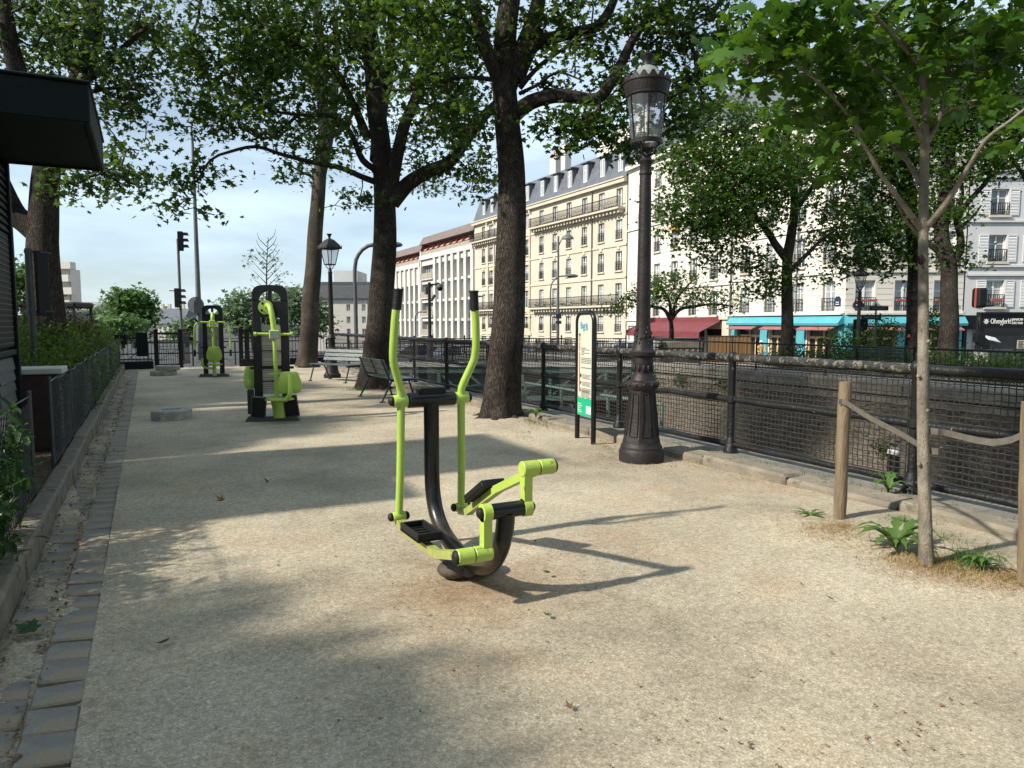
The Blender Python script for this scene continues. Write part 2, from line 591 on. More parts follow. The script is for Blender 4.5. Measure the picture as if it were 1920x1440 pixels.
M['terracotta'] = pmat('faded_red_box', (0.2, 0.06, 0.045), (0.25, 0.085, 0.06), 0.8, 6)
M['steel'] = pmat('brushed_steel', (0.45, 0.45, 0.46), (0.35, 0.35, 0.36), 0.35, 6, metal=0.9)
M['beige_panel'] = pmat('beige_notice', (0.36, 0.32, 0.25), (0.42, 0.38, 0.3), 0.6, 3)
M['print_grey'] = pmat('grey_print', (0.16, 0.15, 0.14), (0.22, 0.21, 0.2), 0.6, 30)
M['print_dark'] = pmat('dark_print', (0.02, 0.02, 0.02), (0.03, 0.03, 0.03), 0.6, 30)
M['print_red'] = pmat('red_print', (0.42, 0.06, 0.045), (0.5, 0.09, 0.06), 0.6, 20)
M['print_blue'] = pmat('blue_print', (0.04, 0.2, 0.42), (0.12, 0.33, 0.52), 0.6, 40)
M['print_green'] = pmat('green_print', (0.0, 0.33, 0.155), (0.0, 0.37, 0.18), 0.6, 6)
M['board_cream'] = pmat('cream_board', (0.5, 0.5, 0.4), (0.58, 0.57, 0.47), 0.5, 2)
M['white_print'] = pmat('white_print', (0.75, 0.75, 0.72), (0.68, 0.68, 0.65), 0.6, 5)
M['bench_green'] = pmat('bench_green_wood', (0.01, 0.021, 0.017), (0.02, 0.036, 0.029), 0.5, 4, stretch=(12, 1, 12), bump=0.3, bscale=20)
M['bench_slat'] = pmat('pale_bench_slat', (0.04, 0.062, 0.06), (0.07, 0.095, 0.095), 0.3, 4, stretch=(12, 1, 12), bump=0.2, bscale=20)
M['post_wood'] = pmat('grey_pine', (0.13, 0.095, 0.058), (0.22, 0.17, 0.105), 0.85, 3, stretch=(7, 7, 0.7), bump=0.6, bscale=14, spots=((0.1, 0.07, 0.045), 3, 0.62))
M['strap'] = pmat('grey_strap', (0.085, 0.078, 0.065), (0.12, 0.11, 0.09), 0.8, 20, bump=0.3)
M['bark'] = bark_mat('dark_furrowed_bark', (0.032, 0.026, 0.022), (0.10, 0.085, 0.068), (0.065, 0.052, 0.043))
M['bark_plane'] = bark_mat('pale_flaking_bark', (0.04, 0.032, 0.026), (0.125, 0.108, 0.084), (0.062, 0.051, 0.04), 0.6, 0.4, 0.7)
M['bark_young'] = pmat('speckled_young_bark', (0.12, 0.10, 0.075), (0.25, 0.225, 0.175), 0.85, 7, 8, 0.5, 60, stretch=(2, 2, 1.2), spots=((0.06, 0.05, 0.038), 16, 0.6))
M['bark_young_plain'] = bark_mat('smooth_young_bark', (0.15, 0.13, 0.1), (0.28, 0.255, 0.2), (0.17, 0.15, 0.115), 1.9, 0.2, 0.72)
M['leaf_maple'] = leaf_mat('maple_leaf', (0.022, 0.052, 0.010), (0.065, 0.13, 0.022), 0.5)
M['leaf_plane'] = leaf_mat('plane_leaf', (0.026, 0.055, 0.014), (0.075, 0.135, 0.032), 0.5)
M['leaf_young'] = leaf_mat('young_maple_leaf', (0.03, 0.09, 0.013), (0.07, 0.155, 0.022), 0.5)
M['leaf_far'] = leaf_mat('far_leaf', (0.024, 0.07, 0.010), (0.07, 0.14, 0.022))
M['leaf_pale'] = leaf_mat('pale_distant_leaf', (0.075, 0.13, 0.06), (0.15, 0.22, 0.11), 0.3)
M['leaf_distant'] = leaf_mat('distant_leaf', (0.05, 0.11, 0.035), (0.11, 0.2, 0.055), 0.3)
M['leaf_hedge'] = leaf_mat('hedge_leaf', (0.03, 0.068, 0.010), (0.095, 0.165, 0.022), 0.45, 0.4)
M['leaf_red'] = leaf_mat('bronze_leaf', (0.04, 0.035, 0.012), (0.1, 0.08, 0.028), 0.35)
M['leaf_bush'] = leaf_mat('broad_bush_leaf', (0.018, 0.05, 0.014), (0.045, 0.105, 0.03), 0.35, 0.4)
M['weed'] = leaf_mat('weed_leaf', (0.05, 0.12, 0.025), (0.12, 0.21, 0.05), 0.4)
M['dry_grass'] = leaf_mat('dry_grass', (0.24, 0.16, 0.065), (0.42, 0.31, 0.14), 0.2, 0.8)
M['litter'] = leaf_mat('leaf_litter', (0.10, 0.06, 0.03), (0.26, 0.17, 0.08), 0.1, 0.8)
M['twig_dark'] = leaf_mat('dark_crumbs', (0.03, 0.024, 0.018), (0.09, 0.065, 0.04), 0.0, 0.9)
M['pebble'] = leaf_mat('pale_grit', (0.25, 0.2, 0.15), (0.5, 0.45, 0.37), 0.0, 0.9)
M['dark_green'] = pmat('dark_green_paint', (0.0035, 0.008, 0.0075), (0.006, 0.012, 0.011), 0.6, 4, bump=0.1, bscale=30, spots=((0.03, 0.035, 0.03), 22, 0.74), spec=0.15)
M['grey_board'] = pmat('grey_clapboard', (0.09, 0.1, 0.095), (0.13, 0.14, 0.135), 0.7, 3, stretch=(1, 6, 6), bump=0.3)
M['rust_red'] = pmat('dark_red_paint', (0.022, 0.011, 0.008), (0.036, 0.017, 0.012), 0.6, 5, bump=0.2)
M['white_slab'] = pmat('off_white_slab', (0.5, 0.5, 0.46), (0.42, 0.41, 0.37), 0.6, 5)
M['batten'] = pmat('dark_batten', (0.018, 0.024, 0.022), (0.03, 0.037, 0.034), 0.6, 5)
M['post_green'] = pmat('grey_green_post', (0.025, 0.034, 0.031), (0.042, 0.054, 0.05), 0.5, 6)
M['cream'] = pmat('cream_ashlar', (0.45, 0.405, 0.315), (0.54, 0.495, 0.40), 0.85, 0.35, bump=0.15, bscale=6, c3=(0.49, 0.445, 0.355))
M['cream_trim'] = pmat('cream_trim', (0.47, 0.41, 0.31), (0.54, 0.485, 0.38), 0.85, 0.5)
M['white_wall'] = pmat('off_white_render', (0.57, 0.535, 0.46), (0.64, 0.61, 0.54), 0.85, 0.3, bump=0.1, bscale=6)
M['grey_wall'] = pmat('pale_grey_render', (0.46, 0.46, 0.455), (0.54, 0.54, 0.53), 0.85, 0.4, bump=0.1, bscale=6)
M['modern_wall'] = pmat('pale_concrete_panel', (0.50, 0.475, 0.43), (0.58, 0.555, 0.51), 0.8, 0.4)
M['recess'] = pmat('brown_grey_infill', (0.24, 0.215, 0.17), (0.34, 0.31, 0.25), 0.7, 1.5)
M['orange'] = pmat('salmon_blind', (0.6, 0.2, 0.13), (0.68, 0.26, 0.17), 0.7, 2)
M['orange_awn'] = pmat('orange_blind', (0.75, 0.3, 0.06), (0.8, 0.36, 0.1), 0.7, 2)
M['zinc_brown'] = pmat('brown_roof_cladding', (0.13, 0.095, 0.085), (0.17, 0.13, 0.115), 0.7, 1)
M['slate'] = pmat('blue_grey_slate', (0.075, 0.085, 0.105), (0.115, 0.125, 0.145), 0.6, 1.5, bump=0.2, bscale=9)
M['win_white'] = pmat('white_window_paint', (0.66, 0.66, 0.64), (0.74, 0.74, 0.72), 0.5, 3)
M['pane'] = pmat('dark_window_glass', (0.06, 0.07, 0.078), (0.19, 0.2, 0.205), 0.08, 0.9, spec=0.8)
M['pane_light'] = pmat('curtained_window_glass', (0.24, 0.27, 0.28), (0.42, 0.44, 0.44), 0.15, 0.9, spec=0.7, stretch=(3, 1, 0.3))
M['shop_glass'] = pmat('dim_shop_glass', (0.012, 0.014, 0.016), (0.035, 0.036, 0.036), 0.08, 0.8, spec=0.7)
M['shutter'] = pmat('pale_grey_shutter', (0.50, 0.51, 0.52), (0.56, 0.57, 0.57), 0.6, 2)
M['turquoise'] = pmat('turquoise_shopfront', (0.075, 0.31, 0.36), (0.09, 0.35, 0.40), 0.45, 1.5)
M['maroon'] = pmat('maroon_awning', (0.13, 0.024, 0.03), (0.165, 0.034, 0.04), 0.75, 1.5)
M['dusty_pink'] = pmat('dusty_pink_awning', (0.26, 0.1, 0.1), (0.31, 0.13, 0.125), 0.75, 1.5)
M['oak'] = pmat('pale_oak_joinery', (0.6, 0.4, 0.2), (0.68, 0.48, 0.26), 0.55, 2)
M['shop_black'] = pmat('black_shopfront', (0.005, 0.005, 0.006), (0.009, 0.009, 0.01), 0.4, 3, spec=0.25)
M['wood_panel'] = pmat('brown_hoarding', (0.2, 0.105, 0.04), (0.27, 0.15, 0.065), 0.65, 1.5, stretch=(4, 4, 0.5))
M['bridge_green'] = pmat('grey_green_steel', (0.085, 0.135, 0.115), (0.13, 0.185, 0.16), 0.55, 3, spots=((0.06, 0.055, 0.045), 6, 0.64))
M['pale_green'] = pmat('pale_green_steel', (0.11, 0.19, 0.155), (0.16, 0.25, 0.205), 0.5, 3)
M['water'] = pmat('dark_canal_water', (0.015, 0.022, 0.016), (0.02, 0.03, 0.022), 0.08, 0.5)
M['paint_white'] = pmat('white_vehicle_paint', (0.72, 0.72, 0.72), (0.78, 0.78, 0.78), 0.25, 1, coat=0.4)
M['car_dark'] = pmat('dark_vehicle_paint', (0.03, 0.03, 0.045), (0.045, 0.045, 0.06), 0.25, 1, coat=0.5)
M['tyre'] = pmat('tyre_rubber', (0.015, 0.015, 0.015), (0.02, 0.02, 0.02), 0.8, 5)
M['signal_black'] = pmat('black_plastic', (0.006, 0.0065, 0.0065), (0.01, 0.01, 0.01), 0.5, 4, spec=0.25)
M['grey_metal'] = pmat('grey_metal_pole', (0.06, 0.063, 0.066), (0.085, 0.088, 0.09), 0.5, 4)
M['sign_back'] = pmat('grey_sign_back', (0.09, 0.095, 0.1), (0.12, 0.125, 0.13), 0.55, 3)
M['skin'] = pmat('skin', (0.5, 0.3, 0.22), (0.55, 0.34, 0.25), 0.6, 3)
M['yellow_cloth'] = pmat('yellow_cloth', (0.7, 0.42, 0.04), (0.78, 0.5, 0.06), 0.8, 3)
M['blue_cloth'] = pmat('blue_cloth', (0.06, 0.09, 0.17), (0.09, 0.12, 0.2), 0.8, 3)
M['white_cloth'] = pmat('white_cloth', (0.7, 0.66, 0.64), (0.76, 0.72, 0.7), 0.8, 3)
M['blue_plate'] = pmat('navy_enamel_plate', (0.01, 0.02, 0.06), (0.015, 0.03, 0.08), 0.3, 3)
M['green_light'] = pmat('green_lens', (0.02, 0.3, 0.16), (0.02, 0.34, 0.2), 0.3, 3)

def dusty(name, base, dust, z0, z1):
    """paint with a ragged coat of dried dust and mud on its lower part"""
    m = M[base].copy()
    m.name = name
    n, l = m.node_tree.nodes, m.node_tree.links
    b = n['Principled BSDF']
    src = b.inputs['Base Color'].links[0].from_socket
    co = n.new('ShaderNodeTexCoord')
    sp = n.new('ShaderNodeSeparateXYZ')
    l.new(co.outputs['Object'], sp.inputs[0])
    nt = n.new('ShaderNodeTexNoise')
    nt.inputs['Scale'].default_value = 9
    nt.inputs['Detail'].default_value = 7
    nt.inputs['Roughness'].default_value = 0.7
    l.new(co.outputs['Object'], nt.inputs['Vector'])
    ma = n.new('ShaderNodeMath')
    ma.operation = 'MULTIPLY_ADD'
    ma.inputs[1].default_value = 0.5
    l.new(nt.outputs[0], ma.inputs[0])
    l.new(sp.outputs['Z'], ma.inputs[2])
    mr = n.new('ShaderNodeMapRange')
    mr.inputs[1].default_value, mr.inputs[2].default_value = z0 + .25, z1 + .25
    mr.inputs[3].default_value, mr.inputs[4].default_value = 0.75, 0.0
    l.new(ma.outputs[0], mr.inputs[0])
    mx_ = n.new('ShaderNodeMix')
    mx_.data_type = 'RGBA'
    l.new(mr.outputs[0], mx_.inputs[0])
    l.new(src, mx_.inputs[6])
    mx_.inputs[7].default_value = (*dust, 1)
    l.new(mx_.outputs[2], b.inputs['Base Color'])
    return m
M['frame_dusty'] = dusty('dusty_black_frame', 'black_enamel', (0.09, 0.068, 0.05), -.05, .32)
M['link_dusty'] = dusty('dusty_lime_link', 'lime_worn', (0.25, 0.21, 0.1), .1, .5)
M['rubber_dusty'] = dusty('dusty_rubber', 'rubber', (0.12, 0.09, 0.065), -.05, .25)
# ------------------------------------------------------------------ the ground and the canal cutting
STREET = -1.32
g = MB()
g.add([(-900, -300, STREET), (6.5, -300, STREET), (6.5, 1500, STREET), (-900, 1500, STREET)], [(0, 1, 2, 3)])
g.add([(17.5, -300, STREET), (1200, -300, STREET), (1200, 1500, STREET), (17.5, 1500, STREET)], [(0, 1, 2, 3)])
g.add([(6.5, 60, STREET), (17.5, 60, STREET), (17.5, 1500, STREET), (6.5, 1500, STREET)], [(0, 1, 2, 3)])
g.add([(6.5, -300, STREET), (17.5, -300, STREET), (17.5, -25, STREET), (6.5, -25, STREET)], [(0, 1, 2, 3)])
struct(g.build('ground', M['asphalt']))
w = MB()
w.add([(6.4, -26, -2.9), (17.7, -26, -2.9), (17.7, 61, -2.9), (6.4, 61, -2.9)], [(0, 1, 2, 3)])
struct(w.build('canal_water', M['water']))

# raised terrace under the park, and the bed of soil on its left
t = MB()
t.box(-60, 6.5, -25, 27.4, -3.2, -0.06)
struct(t.build('terrace', M['concrete']))
t = MB()
t.box(-60, 6.5, 27.4, 52, -3.2, -0.09)
struct(t.build('cross_street', M['asphalt']))
t = MB()
t.box(-60, -0.84, -25, 27.3, -0.04, 0.11)
struct(t.build('planting_bed', M['soil']))

def sand_sheet(x0, x1, y0, y1, step):
    nx, ny = int((x1 - x0) / step) + 1, int((y1 - y0) / step) + 1
    xs, ys = np.linspace(x0, x1, nx), np.linspace(y0, y1, ny)
    X, Y = np.meshgrid(xs, ys)
    Z = 0.006 * np.sin(X * 1.9 + 0.7 * np.sin(Y * 1.3)) + 0.006 * np.sin(Y * 1.1 + X * 0.6) + 0.003 * np.sin(7.1 * X + 3 * np.sin(2.3 * Y)) * np.sin(5.3 * Y)
    Z += rng.normal(0, 0.0012, Z.shape)
    Z -= 0.03 * np.exp(-((X - 1.75) ** 2 / 0.5 + (Y - 3.95) ** 2 / 0.35))      # trodden hollow under the trainer
    Z += 0.05 * np.exp(-((X - 5.0) ** 2 / 0.35 + (Y - 2.9) ** 2 / 1.6))         # earth heaped round the sapling
    Z += 0.06 * np.exp(-((X - 5.15) ** 2 / 0.25 + (Y - 10.2) ** 2 / 0.7))
    V = np.stack([X.ravel(), Y.ravel(), Z.ravel()], 1)
    i = np.arange(ny - 1)[:, None] * nx + np.arange(nx - 1)[None, :]
    Fq = np.stack([i, i + 1, i + nx + 1, i + nx], -1).reshape(-1, 4)
    return np_mesh('sand_path', V, Fq, M['sand'], True)
path = struct(link('sand_path', sand_sheet(-0.30, 5.37, -3, 27.3, 0.07)))

# gutter of granite setts along the left edge
gx, gy = np.meshgrid(np.linspace(-.71, -.29, 22), np.linspace(-1, 27.3, 900))
gz_ = -.030 + .011 * np.sin(gy * 2.3 + 3 * np.sin(gx * 9 + gy * .7)) + .009 * np.sin(gy * 7.1 + gx * 13) + rng.normal(0, .0025, gx.shape)
gz_ += .018 * np.exp(-((gx + .69) / .07) ** 2) + .012 * np.exp(-((gx + .5) / .02) ** 2)
gi = np.arange(899)[:, None] * 22 + np.arange(21)[None]
gut = struct(link('gutter', np_mesh('gutter', np.stack([gx.ravel(), gy.ravel(), gz_.ravel()], 1), np.stack([gi, gi + 1, gi + 23, gi + 22], -1).reshape(-1, 4), M['sand'], True)))
sett_meshes = []
for k in range(7):
    b = MB()
    lx, ly = 0.188 + 0.012 * random.random(), 0.185 + 0.03 * random.random()
    b.cbox(-lx / 2, lx / 2, -ly / 2, ly / 2, -0.05, 0.0, 0.009)
    sk = 0.035 + 0.02 * random.random()
    b.v = [(x, y - sk * (x / lx) + 0.004 * math.sin(9 * x + k), z + 0.004 * math.sin(20 * x + 31 * y + k)) for x, y, z in b.v]
    sett_meshes.append(b.mesh('sett', M['granite'], 30))
for c_ in (0, 1):
    y = 1.4 + 0.1 * c_
    while y < 27.0:
        ln = random.choice((0.2, 0.21, 0.225, 0.235))
        o = link('sett', random.choice(sett_meshes), gut)
        o.location = (-0.395 - 0.208 * c_ + random.uniform(-.004, .004), y + ln / 2, (-0.006 if c_ == 0 else -0.018) + random.uniform(-.008, .005))
        o.rotation_euler = (random.uniform(-.015, .015), random.uniform(-.02, .02) + (0.03 if c_ else -0.02), random.uniform(-.03, .03) + (math.pi if random.random() < 0 else 0))
        o.scale = (1, (ln - 0.014) / 0.2, 1)
        y += ln

# kerb on the left, in blocks
kerb_l = struct(MB().box(-0.83, -0.74, -3, 27.3, -0.05, 0.03).build('kerb', M['mortar']))
kb = []
for k in range(4):
    b = MB().cbox(-0.075, 0.075, -0.49, 0.49, -0.12, 0.17, 0.02)
    b.v = [(x + 0.006 * math.sin(7 * y + k), yy, z + 0.008 * math.sin(5 * y + 2 * k) + (0.01 * math.sin(3 * k))) for x, y, z in b.v for yy in (y,)]
    kb.append(b.mesh('kerb_block', M['kerbstone'], 30))
for k in range(27):
    o = link('kerb_block', kb[k % 4], kerb_l)
    o.location = (-0.775 + random.uniform(-.006, .006), 0.6 + k * 0.99, random.uniform(-.008, .006))
    o.rotation_euler = (0, random.uniform(-.01, .01), random.uniform(-.008, .008))

# kerb and ledge on the right, under the railing
ledge = struct(MB().box(5.63, 6.5, -25, 27.4, -0.06, 0.055).build('canal_ledge', M['concrete']))
kerb_r = struct(MB().box(5.40, 5.62, -3, 27.3, -0.06, 0.05).build('kerb_edge', M['mortar']))
kb = []
for k in range(4):
    b = MB().cbox(-0.15, 0.15, -0.565, 0.565, -0.14, 0.10, 0.028)
    b.v = [(x + 0.012 * math.sin(5 * y + 2 * k), y, z + 0.012 * math.sin(4 * y + 3 * k + 5 * x)) for x, y, z in b.v]
    kb.append(b.mesh('kerb_block', M['kerbstone2'], 30))
for k in range(26):
    o = link('kerb_block', kb[(k * 3) % 4], kerb_r)
    o.location = (5.51 + random.uniform(-.012, .012), -1.5 + k * 1.14, random.uniform(-.015, .01))
    o.rotation_euler = (random.uniform(-.01, .01), random.uniform(-.03, .02), random.uniform(-.012, .012))

# ------------------------------------------------------------------ far bank, rubble wall
fb = MB()
prof = [(17.52, -3.2), (17.52, -0.02), (22.5, -0.02), (25.0, STREET - 0.02), (25.0, -3.2)]
ys = (-25, 22.5)
fb.add([(x, y, z) for y in ys for x, z in prof], [(0, 1, 6, 5), (1, 2, 7, 6), (2, 3, 8, 7), (0, 5, 9, 4), (4, 3, 2, 1, 0), (5, 6, 7, 8, 9)])
struct(fb.build('far_bank', M['pavement']))
fb = MB()
fb.box(17.52, 24.0, 22.5, 60, -3.2, -0.12)
struct(fb.build('far_bank_road', M['asphalt']))

wall = thing('canal_wall', 'long rubble stone canal wall with weathered coping beyond the wire railing', 'wall', (17.5, 15, -3))
wr = MB().box(-0.002, 0.4, -40, 45, 0, 2.93).build('wall_core', M['mortar'], wall)
b = MB().box(-0.05, 0.02, -40, 45, 2.42, 2.6)
b.build('string_course', M['coping'], wall)
for k in range(42):
    c_ = MB().cbox(-0.12, 0.42, -0.74, 0.74, 2.64, 2.99, 0.025)
    o = c_.build('coping_stone', M['coping'], wall) if k == 0 else link('coping_stone', cop_me, wall)
    cop_me = o.data
    o.location = (random.uniform(-.01, .01), -22 + k * 1.5, random.uniform(-.01, .01))
sm = []
for k in range(9):
    n_ = 7
    b = MB()
    ring = []
    for j in range(8):
        a = 2 * math.pi * j / 8 + random.uniform(-.15, .15)
        r1, r2 = 0.5 * random.uniform(.86, 1.02), 0.5 * random.uniform(.86, 1.02)
        cx, cy = math.copysign(abs(math.cos(a)) ** 0.6, math.cos(a)) * r1, math.copysign(abs(math.sin(a)) ** 0.6, math.sin(a)) * r2
        ring.append((cx, cy))
    vs_ = [(0.04, x, z) for x, z in ring] + [(-0.02 + random.uniform(-.02, .02), x * .93, z * .93) for x, z in ring] + [(-0.06 + random.uniform(-.025, .025), x * .6, z * .6) for x, z in ring] + [(-0.07, 0, 0)]
    fs_ = []
    for j in range(8):
        j2 = (j + 1) % 8
        fs_ += [(j, j + 8, j2 + 8, j2), (j + 8, j + 16, j2 + 16, j2 + 8), (j + 16, 24, j2 + 16)]
    b.add(vs_, fs_)
    sm.append(b.mesh('stone', M['rubble'], 40))
stones = []
z = 2.42
for r_ in range(15):
    h = random.uniform(.12, .17)
    z -= h
    y = -7.0 + random.uniform(0, .3)
    while y < 8.2:
        ln = random.uniform(.15, .36)
        stones.append((y + ln / 2, z + h / 2, ln - 0.008, h - 0.006))
        y += ln
rest = MB()
stones.sort(key=lambda s: -s[1] * 4 + abs(s[0] + 1))
for (y, zz, ln, h) in stones[:300]:
    o = link('stone', random.choice(sm), wall)
    o.location = (random.uniform(-.012, .008), y, zz + random.uniform(-.03, .03))
    o.scale = (random.uniform(.2, .7), ln * random.uniform(.75, 1.12), h * random.uniform(.7, 1.25))
    o.rotation_euler = (random.uniform(-.3, .3), 0, 0)
src = sm[0]
sv = [tuple(v.co) for v in src.vertices]
sf = [tuple(p.vertices) for p in src.polygons]
more = stones[300:]
for r_ in range(14):
    y = -22.0
    while y < 20:
        ln = random.uniform(.2, .4)
        if not (-7.2 < y < 8.2):
            more.append((y, 2.34 - r_ * .15, ln * .97, .142))
        y += ln
for (y, zz, ln, h) in more:
    dz_, sc_ = random.uniform(-.03, .03), random.uniform(.8, 1.15)
    rest.add([(x * .4 - 0.003, y + a * ln * sc_, zz + dz_ + c * h * sc_) for x, a, c in sv], sf)
rest.build('stone_field', M['rubble'], wall, 40, 'stuff')
# small iron vent stub standing on the wall foot seen through the wire
# near retaining wall of the cutting is the terrace face itself

# ivy tufts on the wall are planted with the other plants below

# ------------------------------------------------------------------ park railing along the canal
RX = 5.95
rail = thing('canal_railing', 'black pipe railing with wire mesh panels along the canal edge', 'railing', (RX, 0, 0.05))
posts_y = [6.08 + 2.19 * k for k in range(-3, 10)]
pm = MB()
pm.lathe([(0.085, 0), (0.085, 0.03), (0.07, 0.06), (0.06, 0.14), (0.045, 0.17), (0.04, 0.2), (0.038, 1.05), (0.05, 1.07), (0.058, 1.1), (0.058, 1.12), (0.045, 1.15), (0.02, 1.172), (0.0, 1.175)], 16)
for z_ in (0.1, 0.62):
    pm.lathe([(0.04, z_ - .045), (0.056, z_ - .03), (0.058, z_ + .03), (0.04, z_ + .045)], 16)
pm = pm.mesh('post', M['rail_iron'], 40)
for y in posts_y:
    link('post', pm, rail, loc=(0, y, 0))
for i in range(len(posts_y) - 1):
    y0, y1 = posts_y[i], posts_y[i + 1]
    for nm, z_, r_ in (('top_rail', 1.1, .045), ('middle_rail', .62, .034), ('bottom_rail', .1, .034)):
        pts = [(0.003 * math.sin(3 * k + i), y0 + (y1 - y0) * k / 8, z_ + .004 * math.sin(2.2 * k + i * 2)) for k in range(9)]
        MB().tube(pts, [r_ * (1 + .05 * math.sin(5 * k + i)) for k in range(9)], 12, False).build(nm, M['rail_lichen'] if (nm == 'top_rail' and 2 <= i <= 5) else M['rail_iron'], rail, 60)
    for (za, zb) in ((.15, .575), (.665, 1.045)):
        b = MB()
        a0, a1 = y0 + .065, y1 - .065
        bow = random.uniform(-.012, .012)
        def P(y, z_):
            return Vector((bow * math.sin(math.pi * (y - a0) / (a1 - a0)) * math.sin(math.pi * (z_ - za) / (zb - za)), y, z_))
        near = y0 < 16
        st = 0.052 if near else 0.105
        ny = int((a1 - a0) / st)
        for k in range(ny + 1):
            yy = a0 + (a1 - a0) * k / ny
            nseg = 8 if y0 < 9 else 3
            pts = [P(yy, za + (zb - za) * s / nseg) + Vector((0.0025 * (-1) ** (k + s), 0.003 * math.sin(2 * s + k) if near else 0, 0)) for s in range(nseg + 1)]
            b.tube(pts, 0.0052 if near else .0065, 4, False)
        nz_ = max(3, int((zb - za) / st))
        for k in range(nz_ + 1):
            zz = za + (zb - za) * k / nz_
            nseg = 40 if y0 < 9 else 8
            pts = [P(a0 + (a1 - a0) * s / nseg, zz) + Vector((-0.0025 * (-1) ** (k + s), 0, 0.003 * math.sin(1.7 * s + k))) for s in range(nseg + 1)]
            b.tube(pts, 0.0052 if near else .0065, 4, False)
        for (p, q) in (((a0, za), (a1, za)), ((a0, zb), (a1, zb)), ((a0, za), (a0, zb)), ((a1, za), (a1, zb))):
            b.tube([P(*p), P(*q)], .0065, 5, False)
        b.build('wire_mesh', M['wire'], rail, None, 'stuff')

# ------------------------------------------------------------------ steel road bridge over the canal
def bridge():
    A, B = Vector((6.3, 28.45, 0)), Vector((18.2, 22.5, 0))
    d = (B - A)
    L = d.length
    ang = math.atan2(d.y, d.x)
    br = thing('road_bridge', 'green steel lattice girder road bridge with black picket parapet across the canal', 'bridge', A, ang)
    MB().box(0, L, 0.1, 8.5, -0.42, -0.12).build('deck', M['asphalt'], br)
    MB().box(-0.1, L + .1, -0.08, 0.12, -0.2, -0.02).build('deck_edge', M['white_slab'], br)
    gd = MB().box(0, L, -.02, .12, -.45, -.22).build('top_chord', M['bridge_green'], br)
    MB().box(0, L, -.02, .12, -1.55, -1.38).build('bottom_chord', M['bridge_green'], br)
    MB().box(0, L, -.10, .12, -.98, -.92).build('flange', M['bridge_green'], br)
    n_ = 12
    vm = MB().box(-.07, .07, -.01, .09, -1.38, -.45).mesh('upright', M['bridge_green'])
    for k in range(n_ + 1):
        link('upright', vm, br, loc=(L * k / n_, -.012, 0))
    for k in range(n_):
        x0, x1 = L * k / n_, L * (k + 1) / n_
        s = 1 if k < n_ / 2 else -1
        z0, z1 = (-.48, -1.36) if s > 0 else (-1.36, -.48)
        MB().bar((x0 + .06, .035, z0), (x1 - .06, .035, z1), .06, .09).build('brace', M['bridge_green'], br)
    MB().box(0, L, .5, .6, -1.5, -.45).build('web_plate', M['bridge_green'], br)
    pp = MB().lathe([(.055, 0), (.055, .06), (.035, .08), (.035, .72), (.055, .74), (.055, .78), (.03, .82), (.045, .86), (.03, .92), (0, .95)], 10).mesh('parapet_post', M['black_iron'], 40)
    m_ = 8
    for yy in (0.02, 8.4):
        for k in range(m_ + 1):
            link('parapet_post', pp, br, loc=(L * k / m_, yy, -.02))
        for z_ in (.07, .58, .74):
            MB().box(0, L, yy - .02, yy + .02, z_ - .02, z_ + .02).build('parapet_rail', M['black_iron'], br)
        for k in range(m_):
            b = MB()
            x0, x1 = L * k / m_, L * (k + 1) / m_
            c = 15
            for j in range(1, c):
                x = x0 + (x1 - x0) * j / c
                b.tube([(x, yy, .07), (x, yy, .74)], .011, 4, False)
            b.build('pickets', M['black_iron'], br, None, 'stuff')
    b = MB().box(L - .6, L + 1.5, -.4, 9, -3.1, -.45)
    b.build('abutment', M['mortar'], br)
    MB().box(-1.5, .2, -.3, 9, -3.1, -.45).build('abutment', M['mortar'], br)
bridge()
# low stone pier at the bridge head
pier = thing('stone_pier', 'squat rubble stone pier with flat cap at the bridge head', 'pier', (19.2, 22.5, -.02), math.atan2(-5.95, 11.9))
MB().cbox(-.95, .75, -.3, .4, 0, .55, .02).build('pier_body', M['rubble'], pier)
MB().cbox(-1.0, .8, -.35, .45, .55, .82, .03).build('pier_cap', M['coping'], pier)
for k in range(14):
    o = link('stone', random.choice(sm), pier)
    o.location = (-.78 + (k % 7) * .24, -.305, .14 + (k // 7) * .27)
    o.scale = (.23, .9, .25)
    o.rotation_euler = (0, 0, math.pi / 2)
    o.scale = (.9, .23, .25)

# green lock machinery below the railing: ladder frame, box and handrail
lk = thing('lock_walkway', 'pale green steel walkway with handrails and motor box below the railing', 'walkway', (7.3, 8.6, 0))
MB().box(-.6, .6, -.4, 4.2, -.75, -.68).build('walkway_deck', M['pale_green'], lk)
b = MB()
for (x, y) in ((-.55, -.3), (-.55, 1.1), (-.55, 2.6), (-.55, 4.0)):
    MB().tube([(x, y, -.68), (x, y, .34)], .025, 8).build('handrail_post', M['pale_green'], lk, 40)
MB().tube([(-.55, -.3, .34), (-.55, 4.0, .34)], .026, 8).build('handrail', M['pale_green'], lk, 40)
MB().tube([(-.55, -.3, -.1), (-.55, 4.0, -.1)], .02, 8).build('handrail', M['pale_green'], lk, 40)
MB().cbox(-.35, .15, .15, .75, -.68, -.12, .03).build('motor_box', M['pale_green'], lk)
MB().tube([(-.5, 2.0, -.68), (-.5, 2.0, -.2), (-.5, 2.35, .05), (-.5, 2.7, -.2), (-.5, 2.7, -.68)], .03, 8).build('hoop', M['pale_green'], lk, 40)
MB().box(-.5, .5, -2.6, -.4, -.8, -.74).build('step_plate', M['grey_metal'], lk)
MB().cbox(-.5, -.3, 4.4, 4.7, -1.6, .1, .03).build('column', M['bridge_green'], lk)
